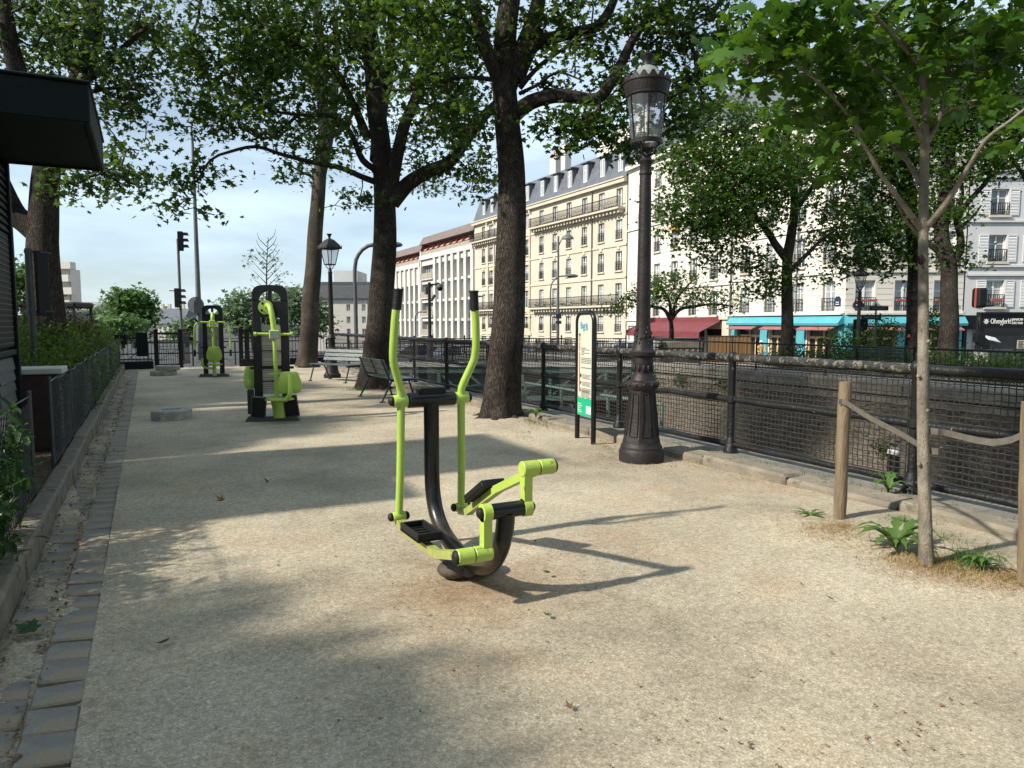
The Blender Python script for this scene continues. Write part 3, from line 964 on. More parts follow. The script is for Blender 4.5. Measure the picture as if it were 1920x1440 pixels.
# bollard light on the far wall foot seen through the wire
bl = thing('mooring_bollard', 'dark mooring bollard with a whitish cap behind the wire mesh', 'bollard', (6.32, 4.32, 0.055))
MB().lathe([(.062, 0), (.062, .02), (.055, .03), (.055, .24)], 14).build('bollard_body', M['signal_black'], bl, 40)
MB().lathe([(.058, .24), (.063, .25), (.058, .28), (.04, .3), (0, .305)], 14).build('bollard_cap', M['white_slab'], bl, 40)

# ------------------------------------------------------------------ railing on the far bank
fr = thing('far_bank_railing', 'low black railing with pickets on top of the canal wall', 'railing', (17.75, 0, -.02))
fy = [9.0 + 2.7 * k for k in range(-2, 6)]
pm2 = MB().lathe([(.05, 0), (.035, .05), (.03, .1), (.03, .92), (.045, .95), (.03, 1.0), (0, 1.03)], 10).mesh('post', M['black_iron'], 40)
for y in fy:
    link('post', pm2, fr, loc=(0, y, 0))
for z_ in (.12, .5, .9):
    MB().tube([(0, fy[0], z_), (0, fy[-1], z_)], .026, 8).build('rail', M['black_iron'], fr, 40)
for k in range(len(fy) - 1):
    b = MB()
    for j in range(1, 20):
        y = fy[k] + (fy[k + 1] - fy[k]) * j / 20
        b.tube([(0, y, .12), (0, y, .9)], .008, 4, False)
    b.build('pickets', M['black_iron'], fr, None, 'stuff')
# ------------------------------------------------------------------ foliage engine
def leaf_template(kind):
    if kind == 'star':      # five-lobed leaf, fan of ten triangles
        out = [(0, -.32), (.5, -.3), (.34, .08), (.82, .3), (.3, .42), (0, 1.0), (-.3, .42), (-.82, .3), (-.34, .08), (-.5, -.3)]
        V = [(0, .12, .05)] + [(x, y, -.14 * abs(x) - .06 * y * y) for x, y in out]
        F = [(0, i, i % 10 + 1) for i in range(1, 11)]
    elif kind == 'maple':   # toothed maple leaf for close foliage
        half = [(.0, -.3), (.18, -.42), (.5, -.36), (.42, -.14), (.56, -.02), (.86, .02), (.8, .16), (1.0, .34), (.72, .4), (.6, .56), (.3, .42), (.32, .62), (.44, .74), (.2, .82), (0, 1.12)]
        out = half + [(-x, y) for x, y in half[-2:0:-1]]
        V = [(0, .1, .06)] + [(x, y, -.16 * abs(x) ** 1.3 - .1 * y * y) for x, y in out]
        n = len(out)
        F = [(0, i, i % n + 1) for i in range(1, n + 1)]
    elif kind == 'tri':     # three-lobed, four triangles
        V = [(0, -.4, 0), (.75, .1, -.12), (.25, .35, 0), (0, 1, -.1), (-.25, .35, 0), (-.75, .1, -.12)]
        F = [(0, 1, 2), (0, 2, 4), (2, 3, 4), (0, 4, 5)]
    elif kind == 'lance':   # folded pointed leaf
        V = [(0, -.5, 0), (.2, .0, .05), (.17, .45, .02), (0, 1, -.16), (-.17, .45, .02), (-.2, .0, .05), (0, 0, -.03), (0, .45, -.06)]
        F = [(0, 1, 6), (6, 1, 2), (6, 2, 7), (7, 2, 3), (0, 6, 5), (5, 6, 7), (5, 7, 4), (7, 3, 4)]
    else:                   # 'oval' two folded halves
        V = [(0, -.5, 0), (.36, .1, .1), (0, .75, 0), (-.36, .1, .1)]
        F = [(0, 1, 2), (0, 2, 3)]
    return np.array(V, float), np.array(F, int)

def leaves_mesh(name, pos, size, kind, mat, tilt=0.7, droop=0.25):
    """pos (N,3); each leaf turned at random about the vertical and tilted"""
    T, F = leaf_template(kind)
    N = len(pos)
    az = rng.uniform(0, 2 * np.pi, N)
    ti = rng.normal(0, tilt, N)
    ro = rng.normal(0, tilt * .7, N)
    s = size * rng.uniform(.45, 1.3, N)
    ca, sa = np.cos(az), np.sin(az)
    ct, st = np.cos(ti - droop), np.sin(ti - droop)
    cr, sr = np.cos(ro), np.sin(ro)
    x, y, z = T[:, 0][None], T[:, 1][None], T[:, 2][None]
    x1, z1 = x * cr[:, None] + z * sr[:, None], -x * sr[:, None] + z * cr[:, None]
    y2, z2 = y * ct[:, None] - z1 * st[:, None], y * st[:, None] + z1 * ct[:, None]
    x3, y3 = x1 * ca[:, None] - y2 * sa[:, None], x1 * sa[:, None] + y2 * ca[:, None]
    V = np.stack([x3, y3, z2], -1) * s[:, None, None] + pos[:, None, :]
    FF = F[None] + (np.arange(N) * len(T))[:, None, None]
    return np_mesh(name, V.reshape(-1, 3), FF.reshape(-1, 3), mat)

def smooth_path(pts, step):
    pts = [Vector(p) for p in pts]
    P_ = [pts[0] * 2 - pts[1]] + pts + [pts[-1] * 2 - pts[-2]]
    out = []
    for i in range(1, len(P_) - 2):
        n = max(2, int((P_[i + 1] - P_[i]).length / step))
        for k in range(n):
            t = k / n
            a, b, c, d = P_[i - 1], P_[i], P_[i + 1], P_[i + 2]
            out.append(0.5 * ((2 * b) + (c - a) * t + (2 * a - 5 * b + 4 * c - d) * t * t + (3 * b - a - 3 * c + d) * t ** 3))
    out.append(pts[-1])
    return out

def limb_tube(mb, pts, r0, r1, n, step, rough=0.06, flare=0.0, seed=0):
    """tapered limb with a knobbly, slightly lobed section"""
    P_ = smooth_path(pts, step)
    L = [0]
    for i in range(1, len(P_)):
        L.append(L[-1] + (P_[i] - P_[i - 1]).length)
    o = len(mb.v)
    u = None
    rad = []
    for i, p in enumerate(P_):
        t = L[i] / L[-1]
        r_ = r0 + (r1 - r0) * t ** 0.8
        if flare:
            r_ *= 1 + flare * math.exp(-L[i] / 0.28)
        rad.append(r_)
        d = (P_[min(i + 1, len(P_) - 1)] - P_[max(i - 1, 0)]).normalized()
        if u is None:
            u, w = frame_from(d)
        else:
            u = (u - d * u.dot(d)).normalized()
            w = d.cross(u)
        for k in range(n):
            a = 2 * math.pi * k / n
            lob = 1 + rough * (math.sin(3 * a + seed + 0.8 * L[i]) * .6 + math.sin(5 * a + 2.1 * L[i] + seed) * .4 + .7 * math.sin(2.7 * L[i] + a + seed * 2))
            if flare:
                lob += flare * .45 * math.exp(-L[i] / 0.22) * math.sin(5 * a + seed)
            mb.v.append(tuple(p + (u * math.cos(a) + w * math.sin(a)) * r_ * lob))
    for i in range(len(P_) - 1):
        for k in range(n):
            a, b = o + i * n + k, o + i * n + (k + 1) % n
            mb.f.append((a, b, b + n, a + n))
            mb.m.append(mb.cur)
    return P_, rad

def blob(px, py, rx, ry, D, dz, n):
    """foliage clump: centre and radii read off the survey photo at distance D, depth half-width dz (metres)"""
    c = np.array(at(px, py, D))
    k = D / FOC
    q = rng.normal(size=(n, 3))
    q /= np.linalg.norm(q, axis=1)[:, None]
    q *= rng.uniform(0.15, 1, n)[:, None] ** 0.5
    f = np.array((math.sin(YAW), math.cos(YAW), 0))
    return c + np.outer(q[:, 0] * rx * k, np.array(RT)) + np.outer(q[:, 1] * ry * k, (0, 0, 1)) + np.outer(q[:, 2] * dz, f)

def wblob(c, r_, n):
    q = rng.normal(size=(n, 3))
    q /= np.linalg.norm(q, axis=1)[:, None]
    q *= rng.uniform(.1, 1, n)[:, None] ** .45
    return np.array(c) + q * np.array(r_)

def grow_tree(name, label, base, limbs, clumps, bark, leafm, kind, lsize, per, spread, group=None, n_trunk=18, flare=.2, twig=(.0045, .0042), tilt=.7, droop=.3, flat=.45, cat='tree', segs=3, keep=.6, upper=None):
    """limbs: (points, r0, r1); clumps: (N,3) cluster points; every cluster hangs on a twig grown from the nearest wood"""
    root = thing(name, label, cat, base, 0, group)
    base = Vector(base)
    tr = MB()
    nodes, nrad = [], []
    for i, (pts, r0, r1) in enumerate(limbs):
        big = r0 > .12
        P_, rad = limb_tube(tr, [Vector(p) - base for p in pts], r0, r1, n_trunk if i == 0 else (12 if big else 8), .12 if r0 > .1 else .15, .07 if big else .05, flare if i == 0 else 0, i * 1.7)
        for p, r_ in zip(P_, rad):
            if i == 0 and p.z < 1.6 and len(limbs) > 1:
                continue
            nodes.append(tuple(p))
            nrad.append(r_)
    C_ = np.asarray(clumps) - np.array(base)
    C_ = C_[rng.random(len(C_)) < keep]
    if upper:
        C_ = np.concatenate([C_, np.concatenate([wblob(*u) for u in upper]) - np.array(base)])
    N0 = np.array(nodes)
    dist = np.sqrt(((C_[:, None, :] - N0[None]) ** 2).sum(-1)).min(1)
    order = np.argsort(dist)
    cap_ = len(nodes) + len(C_) * segs
    pos = np.zeros((cap_, 3))
    pos[:len(nodes)] = N0
    par = np.full(cap_, -1)
    cnt = len(nodes)
    n_l = cnt
    chains = []
    for idx in order:
        c = C_[idx]
        d2 = ((pos[:cnt] - c) ** 2).sum(1)
        # prefer wood that lies below the cluster or nearer the trunk
        j = int(np.argmin(d2 + 0.25 * np.maximum(0, pos[:cnt, 2] - c[2]) ** 2))
        a = pos[j].copy()
        ln = math.sqrt(d2[j])
        ids = [j]
        for s in range(1, segs + 1):
            t = s / segs
            p = a + (c - a) * t
            if s < segs:
                p = p + rng.normal(0, .07, 3) * ln + np.array((0, 0, .10 * ln * math.sin(math.pi * t)))
            pos[cnt] = p
            par[cnt] = ids[-1]
            ids.append(cnt)
            cnt += 1
        chains.append(ids)
    load = np.zeros(cnt)
    for ids in chains:
        load[ids[-1]] += 1
    for i in range(cnt - 1, n_l - 1, -1):
        load[par[i]] += load[i]
    tw = tr
    for ids in chains:
        pts = [Vector(pos[i]) for i in ids]
        rr = [twig[0] + twig[1] * math.sqrt(max(load[i], 1)) for i in ids]
        rr[0] = min(rr[0], rr[1] * 1.15) if ids[0] >= n_l else rr[1] * 1.25
        tw.tube(pts, rr, 5, False)
    tw.build('trunk', bark, root, 70)
    k = per
    n = len(C_)
    off = rng.normal(0, 1, (n, k, 3)) * np.array((spread, spread, spread * flat))
    Lp = (C_[:, None, :] + off).reshape(-1, 3)
    link('crown', leaves_mesh('crown', Lp, lsize, kind, leafm, tilt, droop), root)
    return root

def bl(*a):
    return np.concatenate([blob(*x) for x in a])

# ---- A: dark tree behind the kiosk
b0 = (-1.52, 14.3, .1)
DA = 12.0
grow_tree('plane_tree', 'thick dark trunked tree behind the green kiosk, forking under its roof', b0,
    [([b0, at(84, 520, DA), at(82, 430, DA), at(85, 340, DA), at(105, 250, DA), at(140, 170, DA + .3), at(170, 80, DA + .6), at(182, -40, DA + .8), at(190, -220, DA + 1)], .33, .08),
     ([at(75, 440, DA), at(52, 420, DA), at(30, 400, DA), at(5, 350, DA - .2), at(-40, 250, DA - .4), at(-90, 60, DA)], .2, .07),
     ([at(95, 300, DA), at(60, 220, DA - .4), at(25, 110, DA - .8), at(5, -20, DA - 1), at(-10, -150, DA - 1)], .2, .06),
     ([at(150, 160, DA + .3), at(190, 130, DA), at(225, 95, DA - .3), at(265, 60, DA - .4), at(300, 30, DA - .5)], .07, .03),
     ([at(135, 180, DA + .2), at(180, 170, DA - .2), at(220, 165, DA - .4), at(270, 170, DA - .5)], .05, .02),
     ([at(110, 260, DA), at(150, 290, DA - .5), at(200, 320, DA - .9), at(250, 345, DA - 1)], .06, .02)],
    bl((70, 60, 100, 90, DA, 1.6, 130), (180, 60, 110, 90, DA, 1.5, 120), (215, 150, 75, 70, DA - .3, 1, 70), (225, 230, 45, 50, DA - .4, .8, 22), (200, 310, 75, 55, DA - .7, .8, 50), (235, 350, 45, 30, DA - .9, .5, 16), (150, 360, 35, 25, DA - .8, .4, 10),
       (290, 60, 50, 60, DA, 1, 40), (120, -120, 220, 130, DA + .5, 2.2, 170), (-90, 120, 120, 160, DA, 2.0, 90), (60, -330, 260, 130, DA + 1, 2.6, 150)),
    M['bark'], M['leaf_plane'], 'star', .08, 22, .2, keep=.5, group='old trees shading the sand path')

# ---- C: big forked tree in the middle
bC = (4.72, 16.45, 0)
DC = 16.8
grow_tree('plane_tree', 'massive forked tree behind the two slatted benches', bC,
    [([bC, at(707, 640, DC), at(718, 520, DC), at(722, 430, DC), at(722, 360, DC), at(715, 280, DC), at(705, 200, DC), at(700, 120, DC), at(690, 40, DC), at(684, -80, DC + .3), at(680, -300, DC + .5)], .345, .12),
     ([at(735, 380, DC), at(765, 345, DC), at(800, 322, DC - .2), at(840, 305, DC - .3), at(868, 270, DC - .4), at(900, 225, DC - .5), at(935, 190, DC - .4), at(965, 150, DC), at(1000, 80, DC)], .2, .07),
     ([at(735, 350, DC), at(745, 290, DC - .3), at(758, 235, DC - .5), at(778, 190, DC - .6), at(800, 130, DC - .6), at(840, 70, DC - .5), at(870, -40, DC)], .17, .06),
     ([at(708, 300, DC), at(715, 200, DC + .4), at(730, 120, DC + .8), at(735, 30, DC + 1), at(750, -120, DC + 1)], .2, .07),
     ([at(700, 180, DC), at(680, 80, DC + .3), at(655, 20, DC + .5), at(625, -60, DC + .8)], .13, .05),
     ([at(715, 345, DC), at(680, 332, DC - .6), at(640, 315, DC - 1.2), at(590, 305, DC - 1.8), at(530, 290, DC - 2.4), at(480, 275, DC - 2.8), at(430, 285, DC - 3), at(395, 300, DC - 3.1), at(370, 340, DC - 3.2)], .085, .018),
     ([at(708, 320, DC), at(680, 300, DC - .5), at(660, 255, DC - 1), at(630, 220, DC - 1.4), at(560, 215, DC - 1.8), at(505, 205, DC - 2.2), at(470, 170, DC - 2.4)], .09, .02),
     ([at(690, 260, DC + .1), at(660, 190, DC), at(625, 130, DC - .4), at(580, 100, DC - .8), at(510, 60, DC - 1.2), at(440, 20, DC - 1.6), at(380, -10, DC - 2)], .12, .03),
     ([at(560, 215, DC - 1.8), at(500, 260, DC - 2.4), at(450, 240, DC - 2.6), at(400, 245, DC - 2.8)], .04, .014),
     ([at(870, 265, DC - .4), at(850, 200, DC - .6), at(830, 150, DC - .8)], .06, .02)],
    bl((440, 90, 130, 90, DC - 1.6, 1.6, 150), (560, 60, 140, 80, DC - .8, 1.8, 150), (540, 170, 120, 70, DC - 1.5, 1.5, 110), (430, 185, 85, 50, DC - 2.4, 1.2, 40), (350, 110, 50, 60, DC - 2, 1.2, 36),
       (370, 230, 45, 45, DC - 2.7, .8, 14), (470, 245, 70, 35, DC - 2.6, .8, 22), (600, 250, 70, 50, DC - 1.4, 1, 36), (345, 330, 42, 40, DC - 3.2, .5, 20), (395, 345, 35, 30, DC - 3.1, .4, 12), (355, 395, 45, 22, DC - 3.2, .3, 12), (415, 405, 10, 10, DC - 3.2, .2, 2),
       (500, 335, 22, 16, DC - 2.8, .3, 5), (545, 335, 10, 14, DC - 2.6, .2, 3), (580, 300, 70, 22, DC - 1.8, .5, 10), (690, 375, 22, 14, DC - .7, .3, 6),
       (650, 120, 90, 90, DC, 2, 80), (760, 60, 110, 90, DC - .3, 2, 120), (850, 110, 90, 80, DC - .3, 1.6, 90), (830, 210, 80, 60, DC - .4, 1.2, 60), (880, 290, 60, 50, DC - .4, .9, 36), (835, 330, 55, 25, DC - .4, .6, 14), (900, 345, 32, 30, DC - .5, .5, 12), (780, 290, 40, 50, DC + .3, .8, 14),
       (600, -120, 300, 130, DC, 2.6, 220), (850, -120, 220, 120, DC, 2.2, 130), (720, -330, 330, 130, DC, 3.2, 240)),
    M['bark'], M['leaf_maple'], 'star', .096, 23, .27, keep=.5, upper=[((4.6, 15.6, 10.8), (3.0, 3.6, 2.4), 330)], group='old trees shading the sand path')

# ---- D: nearest big tree by the information board
bD = (5.05, 10.26, 0)
DD = 11.4
grow_tree('plane_tree', 'straight dark barked tree nearest the information board', bD,
    [([bD, at(945, 690, DD), at(954, 560, DD), at(958, 430, DD), at(958, 300, DD), at(950, 200, DD), at(945, 140, DD), at(948, 60, DD), at(960, -20, DD), at(975, -150, DD + .3), at(985, -350, DD + .5)], .305, .115),
     ([at(940, 165, DD), at(918, 110, DD - .3), at(900, 50, DD - .6), at(885, -20, DD - .8), at(875, -160, DD - 1)], .12, .06),
     ([at(950, 170, DD), at(972, 110, DD), at(995, 50, DD), at(1012, -10, DD), at(1030, -140, DD)], .17, .08),
     ([at(965, 215, DD), at(995, 192, DD - .2), at(1040, 180, DD - .4), at(1085, 183, DD - .5), at(1118, 187, DD - .6), at(1140, 165, DD - .6), at(1165, 120, DD - .5), at(1195, 60, DD - .4), at(1235, 20, DD - .3), at(1270, -15, DD - .2)], .13, .045),
     ([at(968, 150, DD), at(1000, 85, DD), at(1045, 68, DD), at(1090, 58, DD), at(1120, 50, DD), at(1145, 15, DD), at(1160, -30, DD)], .13, .06),
     ([at(1118, 187, DD - .6), at(1125, 200, DD - .7), at(1122, 198, DD - .7)], .05, .03),
     ([at(975, 165, DD), at(1010, 125, DD - .2), at(1060, 90, DD - .3), at(1110, 65, DD - .4)], .045, .02),
     ([at(975, 175, DD), at(1015, 155, DD - .4), at(1045, 135, DD - .5), at(1095, 152, DD - .7)], .035, .012),
     ([at(1210, 55, DD - .4), at(1250, 62, DD - .3), at(1300, 65, DD - .2), at(1350, 72, DD)], .045, .02),
     ([at(935, 150, DD), at(860, 145, DD - .5), at(810, 165, DD - .7), at(730, 170, DD - .9)], .045, .012),
     ([at(925, 110, DD - .2), at(860, 30, DD - .6), at(780, 32, DD - .8)], .03, .012)],
    bl((830, 50, 90, 70, DD - .6, 1.2, 70), (740, 50, 50, 60, DD - .9, .8, 34), (790, 150, 80, 60, DD - .7, .9, 46), (860, 215, 55, 45, DD - .5, .7, 26), (870, 250, 30, 25, DD - .5, .4, 8),
       (1050, 40, 90, 60, DD, 1.2, 60), (1060, 130, 80, 40, DD - .4, .8, 26), (1060, 230, 75, 28, DD - .5, .6, 30), (1120, 240, 50, 35, DD - .5, .6, 22), (1075, 268, 20, 16, DD - .5, .3, 5), (1095, 290, 6, 6, DD - .6, .1, 1),
       (1180, 90, 90, 70, DD - .4, 1, 60), (1170, 180, 50, 40, DD - .5, .8, 24), (1260, 40, 100, 55, DD - .2, 1, 60), (1310, 110, 60, 55, DD, .9, 40), (1290, 200, 50, 60, DD, .8, 40), (1180, 270, 40, 25, DD - .4, .5, 16), (1250, 230, 40, 50, DD + .2, .7, 20), (1340, 40, 60, 50, DD, .9, 34),
       (1000, -130, 300, 110, DD, 2.0, 170), (760, -100, 200, 90, DD, 1.6, 80), (1250, -120, 200, 90, DD, 1.6, 80), (980, -360, 420, 170, DD + .5, 2.8, 260)),
    M['bark'], M['leaf_maple'], 'star', .078, 22, .19, upper=[((5.0, 9.2, 10.2), (3.0, 4.2, 2.5), 420)], group='old trees shading the sand path')

# ---- B: paler tree further along the path
bB = (4.97, 25.5, 0)
DB = 25.0
grow_tree('plane_tree', 'pale flaky barked tree furthest along the path, beside the square lantern', bB,
    [([bB, at(580, 600, DB), at(588, 500, DB), at(594, 400, DB), at(600, 330, DB), at(606, 260, DB), at(605, 180, DB), at(600, 100, DB), at(590, -40, DB)], .345, .14),
     ([at(600, 330, DB), at(615, 270, DB), at(625, 200, DB), at(630, 120, DB), at(628, 20, DB)], .2, .1),
     ([at(604, 190, DB), at(580, 140, DB - .4), at(550, 110, DB - .8), at(520, 80, DB - 1), at(490, 40, DB - 1)], .17, .06),
     ([at(618, 260, DB), at(650, 230, DB), at(680, 180, DB), at(720, 140, DB)], .1, .04),
     ([at(595, 335, DB), at(560, 320, DB - .4), at(530, 300, DB - .6)], .06, .02)],
    bl((600, 60, 130, 90, DB, 2.2, 130), (500, 80, 90, 80, DB - .6, 1.8, 80), (670, 150, 60, 80, DB, 1.6, 60), (650, 280, 40, 60, DB + .4, 1.4, 34), (570, 220, 50, 60, DB, 1.6, 40), (660, 370, 25, 30, DB, .8, 10), (600, -80, 220, 100, DB, 2.6, 130), (560, 330, 50, 20, DB, .8, 12), (740, 260, 70, 80, DB + 1, 1.6, 60), (800, 340, 60, 40, DB + 1, 1.2, 22)),
    M['bark_plane'], M['leaf_plane'], 'star', .1, 14, .3, group='old trees shading the sand path')

# ---- unseen trees added to shade the path and cut skylight, left and behind camera
bO = (-4.6, 3.0, .1)
def unseen_shade_tree(base, h, r_, label, n=130, leaf=.1, stretch=1.0):
    bx, by, bz = base
    top = Vector((bx, by, bz + h * .62))
    limbs = [([base, (bx + .05, by, bz + h * .2), (bx - .03, by + .05, bz + h * .4), tuple(top), (bx, by, bz + h * .9)], .14, .03)]
    for k in range(6):
        a = k * 1.05
        z0 = bz + h * (.34 + .05 * k)
        limbs.append(([(bx, by, z0), (bx + math.cos(a) * r_ * .4, by + math.sin(a) * r_ * .4, z0 + h * .12), (bx + math.cos(a) * r_ * .8, by + math.sin(a) * r_ * .8, z0 + h * .2)], .055, .015))
    cl = wblob((bx, by, bz + h * .66), (r_, r_ * stretch, h * .36), n)
    return grow_tree('unseen_shade_tree', label, base, limbs, cl, M['bark'], M['leaf_plane'], 'tri', leaf, 60, .26, flare=.3, keep=1)
unseen_shade_tree((-5.15, 3.0, .1), 4.3, 1.5, 'dense low tree added out of sight left of the camera to shade the path', 250, .1, 1.35)

for (x, y, h, r_, lab) in ((-6.6, 11.0, 6.0, 1.7, 'slender unseen tree added for path shade, level with the red cabinet'), (-6.4, 16.6, 6.5, 1.8, 'slender unseen tree added for path shade, level with the dark trunk'), (-6.6, 21.6, 6.5, 1.8, 'slender unseen tree added for path shade, level with the far tower'), (-9.2, 12.2, 8.5, 2.6, 'tall unseen tree added for shade left of the hedge'), (-8.6, 18.4, 9.0, 2.7, 'tall unseen tree added for shade, second along the hedge'), (-9.0, 24.6, 9.0, 2.7, 'tall unseen tree added for shade near the cross street'),
                           (-6.5, -3.6, 9.0, 3.4, 'large unseen tree added behind the camera to block skylight, kiosk side'), (.2, -6.0, 10.0, 3.8, 'large unseen tree added straight behind the camera to block skylight'), (5.6, -3.4, 9.5, 3.4, 'large unseen tree added behind the camera to block skylight, canal side')):
    unseen_shade_tree((x, y, .1 if x < -1 else 0), h, r_, lab, 220, .17)

# ---- sapling with large maple leaves, right of the path
bE = (4.34, 2.71, .03)
DE = 4.42
grow_tree('young_maple', 'slim young maple tied with straps between two wooden stakes', bE,
    [([bE, at(1733, 900, DE), at(1730, 760, DE), at(1731, 600, DE), at(1731, 480, DE), at(1732, 380, DE), at(1734, 250, DE), at(1732, 120, DE), at(1730, 0, DE), at(1728, -150, DE)], .038, .022),
     ([at(1727, 430, DE), at(1690, 380, DE - .1), at(1650, 325, DE - .2), at(1625, 280, DE - .25), at(1600, 240, DE - .3)], .02, .009),
     ([at(1727, 345, DE), at(1700, 300, DE + .1), at(1665, 265, DE + .15), at(1635, 240, DE + .2), at(1600, 205, DE + .2), at(1550, 160, DE + .2), at(1520, 120, DE + .2)], .018, .006),
     ([at(1640, 240, DE + .2), at(1600, 210, DE), at(1560, 195, DE - .1)], .01, .005),
     ([at(1738, 425, DE), at(1775, 380, DE - .15), at(1815, 315, DE - .25), at(1850, 260, DE - .35), at(1890, 230, DE - .4), at(1940, 190, DE - .5)], .021, .008),
     ([at(1730, 265, DE), at(1705, 210, DE - .1), at(1680, 165, DE - .2), at(1655, 140, DE - .3)], .016, .006),
     ([at(1738, 268, DE), at(1762, 220, DE), at(1775, 140, DE), at(1780, 70, DE)], .017, .006),
     ([at(1738, 255, DE), at(1780, 190, DE + .2), at(1850, 140, DE + .3), at(1900, 100, DE + .3)], .015, .006),
     ([at(1730, 130, DE), at(1695, 90, DE - .2), at(1640, 30, DE - .4), at(1580, -10, DE - .5), at(1500, 10, DE - .6)], .014, .006),
     ([at(1625, 260, DE), at(1560, 180, DE - .2), at(1490, 120, DE - .3), at(1420, 110, DE - .35), at(1360, 120, DE - .4)], .012, .005)],
    bl((1385, 115, 65, 38, DE - .4, .3, 18), (1450, 100, 70, 50, DE - .2, .4, 26), (1440, 45, 60, 40, DE - .5, .3, 16), (1520, 60, 90, 60, DE - .3, .5, 34), (1530, 150, 70, 45, DE + .1, .4, 22), (1600, 60, 90, 70, DE - .3, .6, 36), (1620, 180, 60, 50, DE + .2, .4, 14), (1570, 225, 60, 40, DE + .1, .3, 12), (1570, 295, 50, 30, DE - .2, .25, 10), (1520, 200, 45, 35, DE + .2, .3, 8), (1655, 245, 40, 30, DE + .3, .3, 7),
       (1700, 60, 90, 70, DE, .6, 36), (1800, 60, 100, 70, DE, .6, 38), (1800, 160, 80, 45, DE + .1, .5, 20), (1890, 90, 80, 70, DE - .1, .6, 28), (1880, 190, 55, 35, DE - .3, .3, 12), (1890, 245, 35, 22, DE - .4, .2, 6), (1650, -90, 280, 80, DE, .8, 60), (1960, 120, 60, 120, DE, .5, 20)),
    M['bark_young'], M['leaf_young'], 'maple', .066, 7, .105, flare=.15, twig=(.0022, .0016), tilt=.5, droop=.55, flat=.55)

for o in list(bpy.data.objects):
    if o.name == 'young_maple':
        for (px_, py_, r_, sx) in ((1727, 487, .022, 1.5), (1741, 640, .012, 1), (1722, 705, .012, 1), (1739, 770, .013, 1), (1723, 870, .012, 1.2), (1729, 560, .013, 1)):
            MB().ball(at(px_, py_, DE - .03) - o.location, r_, 10, 6, (1, 1, sx)).build('knot', M['bark'] if r_ > .02 else M['bark_young'], o, 60)

# ---- trees on the far bank
def far_tree(label, px, D, base_z, limbs, clumps, r0, group='trees on the far bank', size=.113, per=31, spread=.38, bark='bark'):
    b = at(px, 600, D)
    base = Vector((b.x, b.y, base_z))
    L = [([base] + [at(x, y, D + d) for x, y, d in limbs[0]], r0, r0 * .45)]
    for l in limbs[1:]:
        L.append(([at(x, y, D + d) for x, y, d in l[0]], l[1], l[1] * .35))
    return grow_tree('street_tree', label, base, L, clumps, M[bark], M['leaf_far'], 'tri', size, per, spread, group=group, n_trunk=12, flare=.3, twig=(.006, .006), keep=1)
D1 = 25.0
far_tree('leafy tree in front of the turquoise shopfront', 1478, D1, -.02,
    [[(1476, 560, 0), (1475, 500, 0), (1478, 470, 0), (1484, 440, 0), (1490, 380, 0), (1480, 300, 0), (1470, 220, 0)],
     ([(1474, 485, 0), (1455, 460, 0), (1440, 435, 0), (1410, 400, -.5), (1370, 370, -1)], .16),
     ([(1484, 505, 0), (1510, 480, 0), (1540, 450, 0), (1575, 425, .3)], .1),
     ([(1488, 400, 0), (1530, 340, 0), (1560, 290, 0)], .12),
     ([(1482, 350, 0), (1430, 290, 0), (1380, 260, 0)], .1),
     ([(1410, 400, -.5), (1330, 400, -1), (1280, 400, -1)], .07)],
    bl((1400, 330, 110, 70, D1, 2.2, 120), (1310, 300, 70, 60, D1, 1.6, 66), (1290, 390, 55, 70, D1 - .5, 1.4, 56), (1340, 440, 70, 40, D1 - .5, 1.3, 44), (1480, 250, 120, 60, D1, 2.2, 100), (1390, 400, 80, 45, D1 - .6, 1.6, 60), (1380, 490, 60, 30, D1, 1, 22), (1450, 330, 90, 70, D1 - 1, 1.6, 70), (1560, 420, 50, 50, D1 + .3, 1.4, 36), (1440, 545, 30, 14, D1, .5, 7), (1460, 520, 25, 20, D1, .6, 8), (1350, 225, 70, 45, D1, 1.5, 50), (1420, 530, 22, 18, D1, .6, 6)),
    .24)
D2 = 26.0
far_tree('tree with a forked crown behind the sapling, red mark on its trunk', 1718, D2, -.02,
    [[(1716, 560, 0), (1716, 510, 0), (1712, 440, 0), (1700, 340, 0), (1690, 250, 0), (1680, 120, 0)],
     ([(1714, 490, 0), (1680, 465, 0), (1650, 445, 0), (1620, 420, 0), (1600, 380, 0)], .12),
     ([(1705, 380, 0), (1650, 300, 0), (1610, 240, 0)], .12)],
    bl((1640, 400, 80, 60, D2, 1.8, 80), (1620, 310, 90, 70, D2, 2, 100), (1680, 250, 90, 80, D2, 2, 110), (1600, 470, 55, 40, D2, 1.3, 34), (1670, 490, 50, 30, D2, 1, 22), (1580, 200, 90, 60, D2, 1.8, 70), (1690, 130, 130, 80, D2, 2.2, 120), (1550, 520, 20, 12, D2, .4, 4), (1700, 400, 60, 60, D2, 1.6, 40)),
    .33)
mk = MB().prism([(-.06, 0), (.06, 0), (0, .11)], at(1704, 632, D2 - .36), RT, (0, 0, 1), (FW.x, FW.y, 0), .02)
for o in list(bpy.data.objects):
    if o.get('label', '').startswith('tree with a forked crown behind'):
        mk.v = [tuple(Vector(v) - o.location) for v in mk.v]
        mk.build('red_mark', M['print_red'], o)
D3 = 24.5
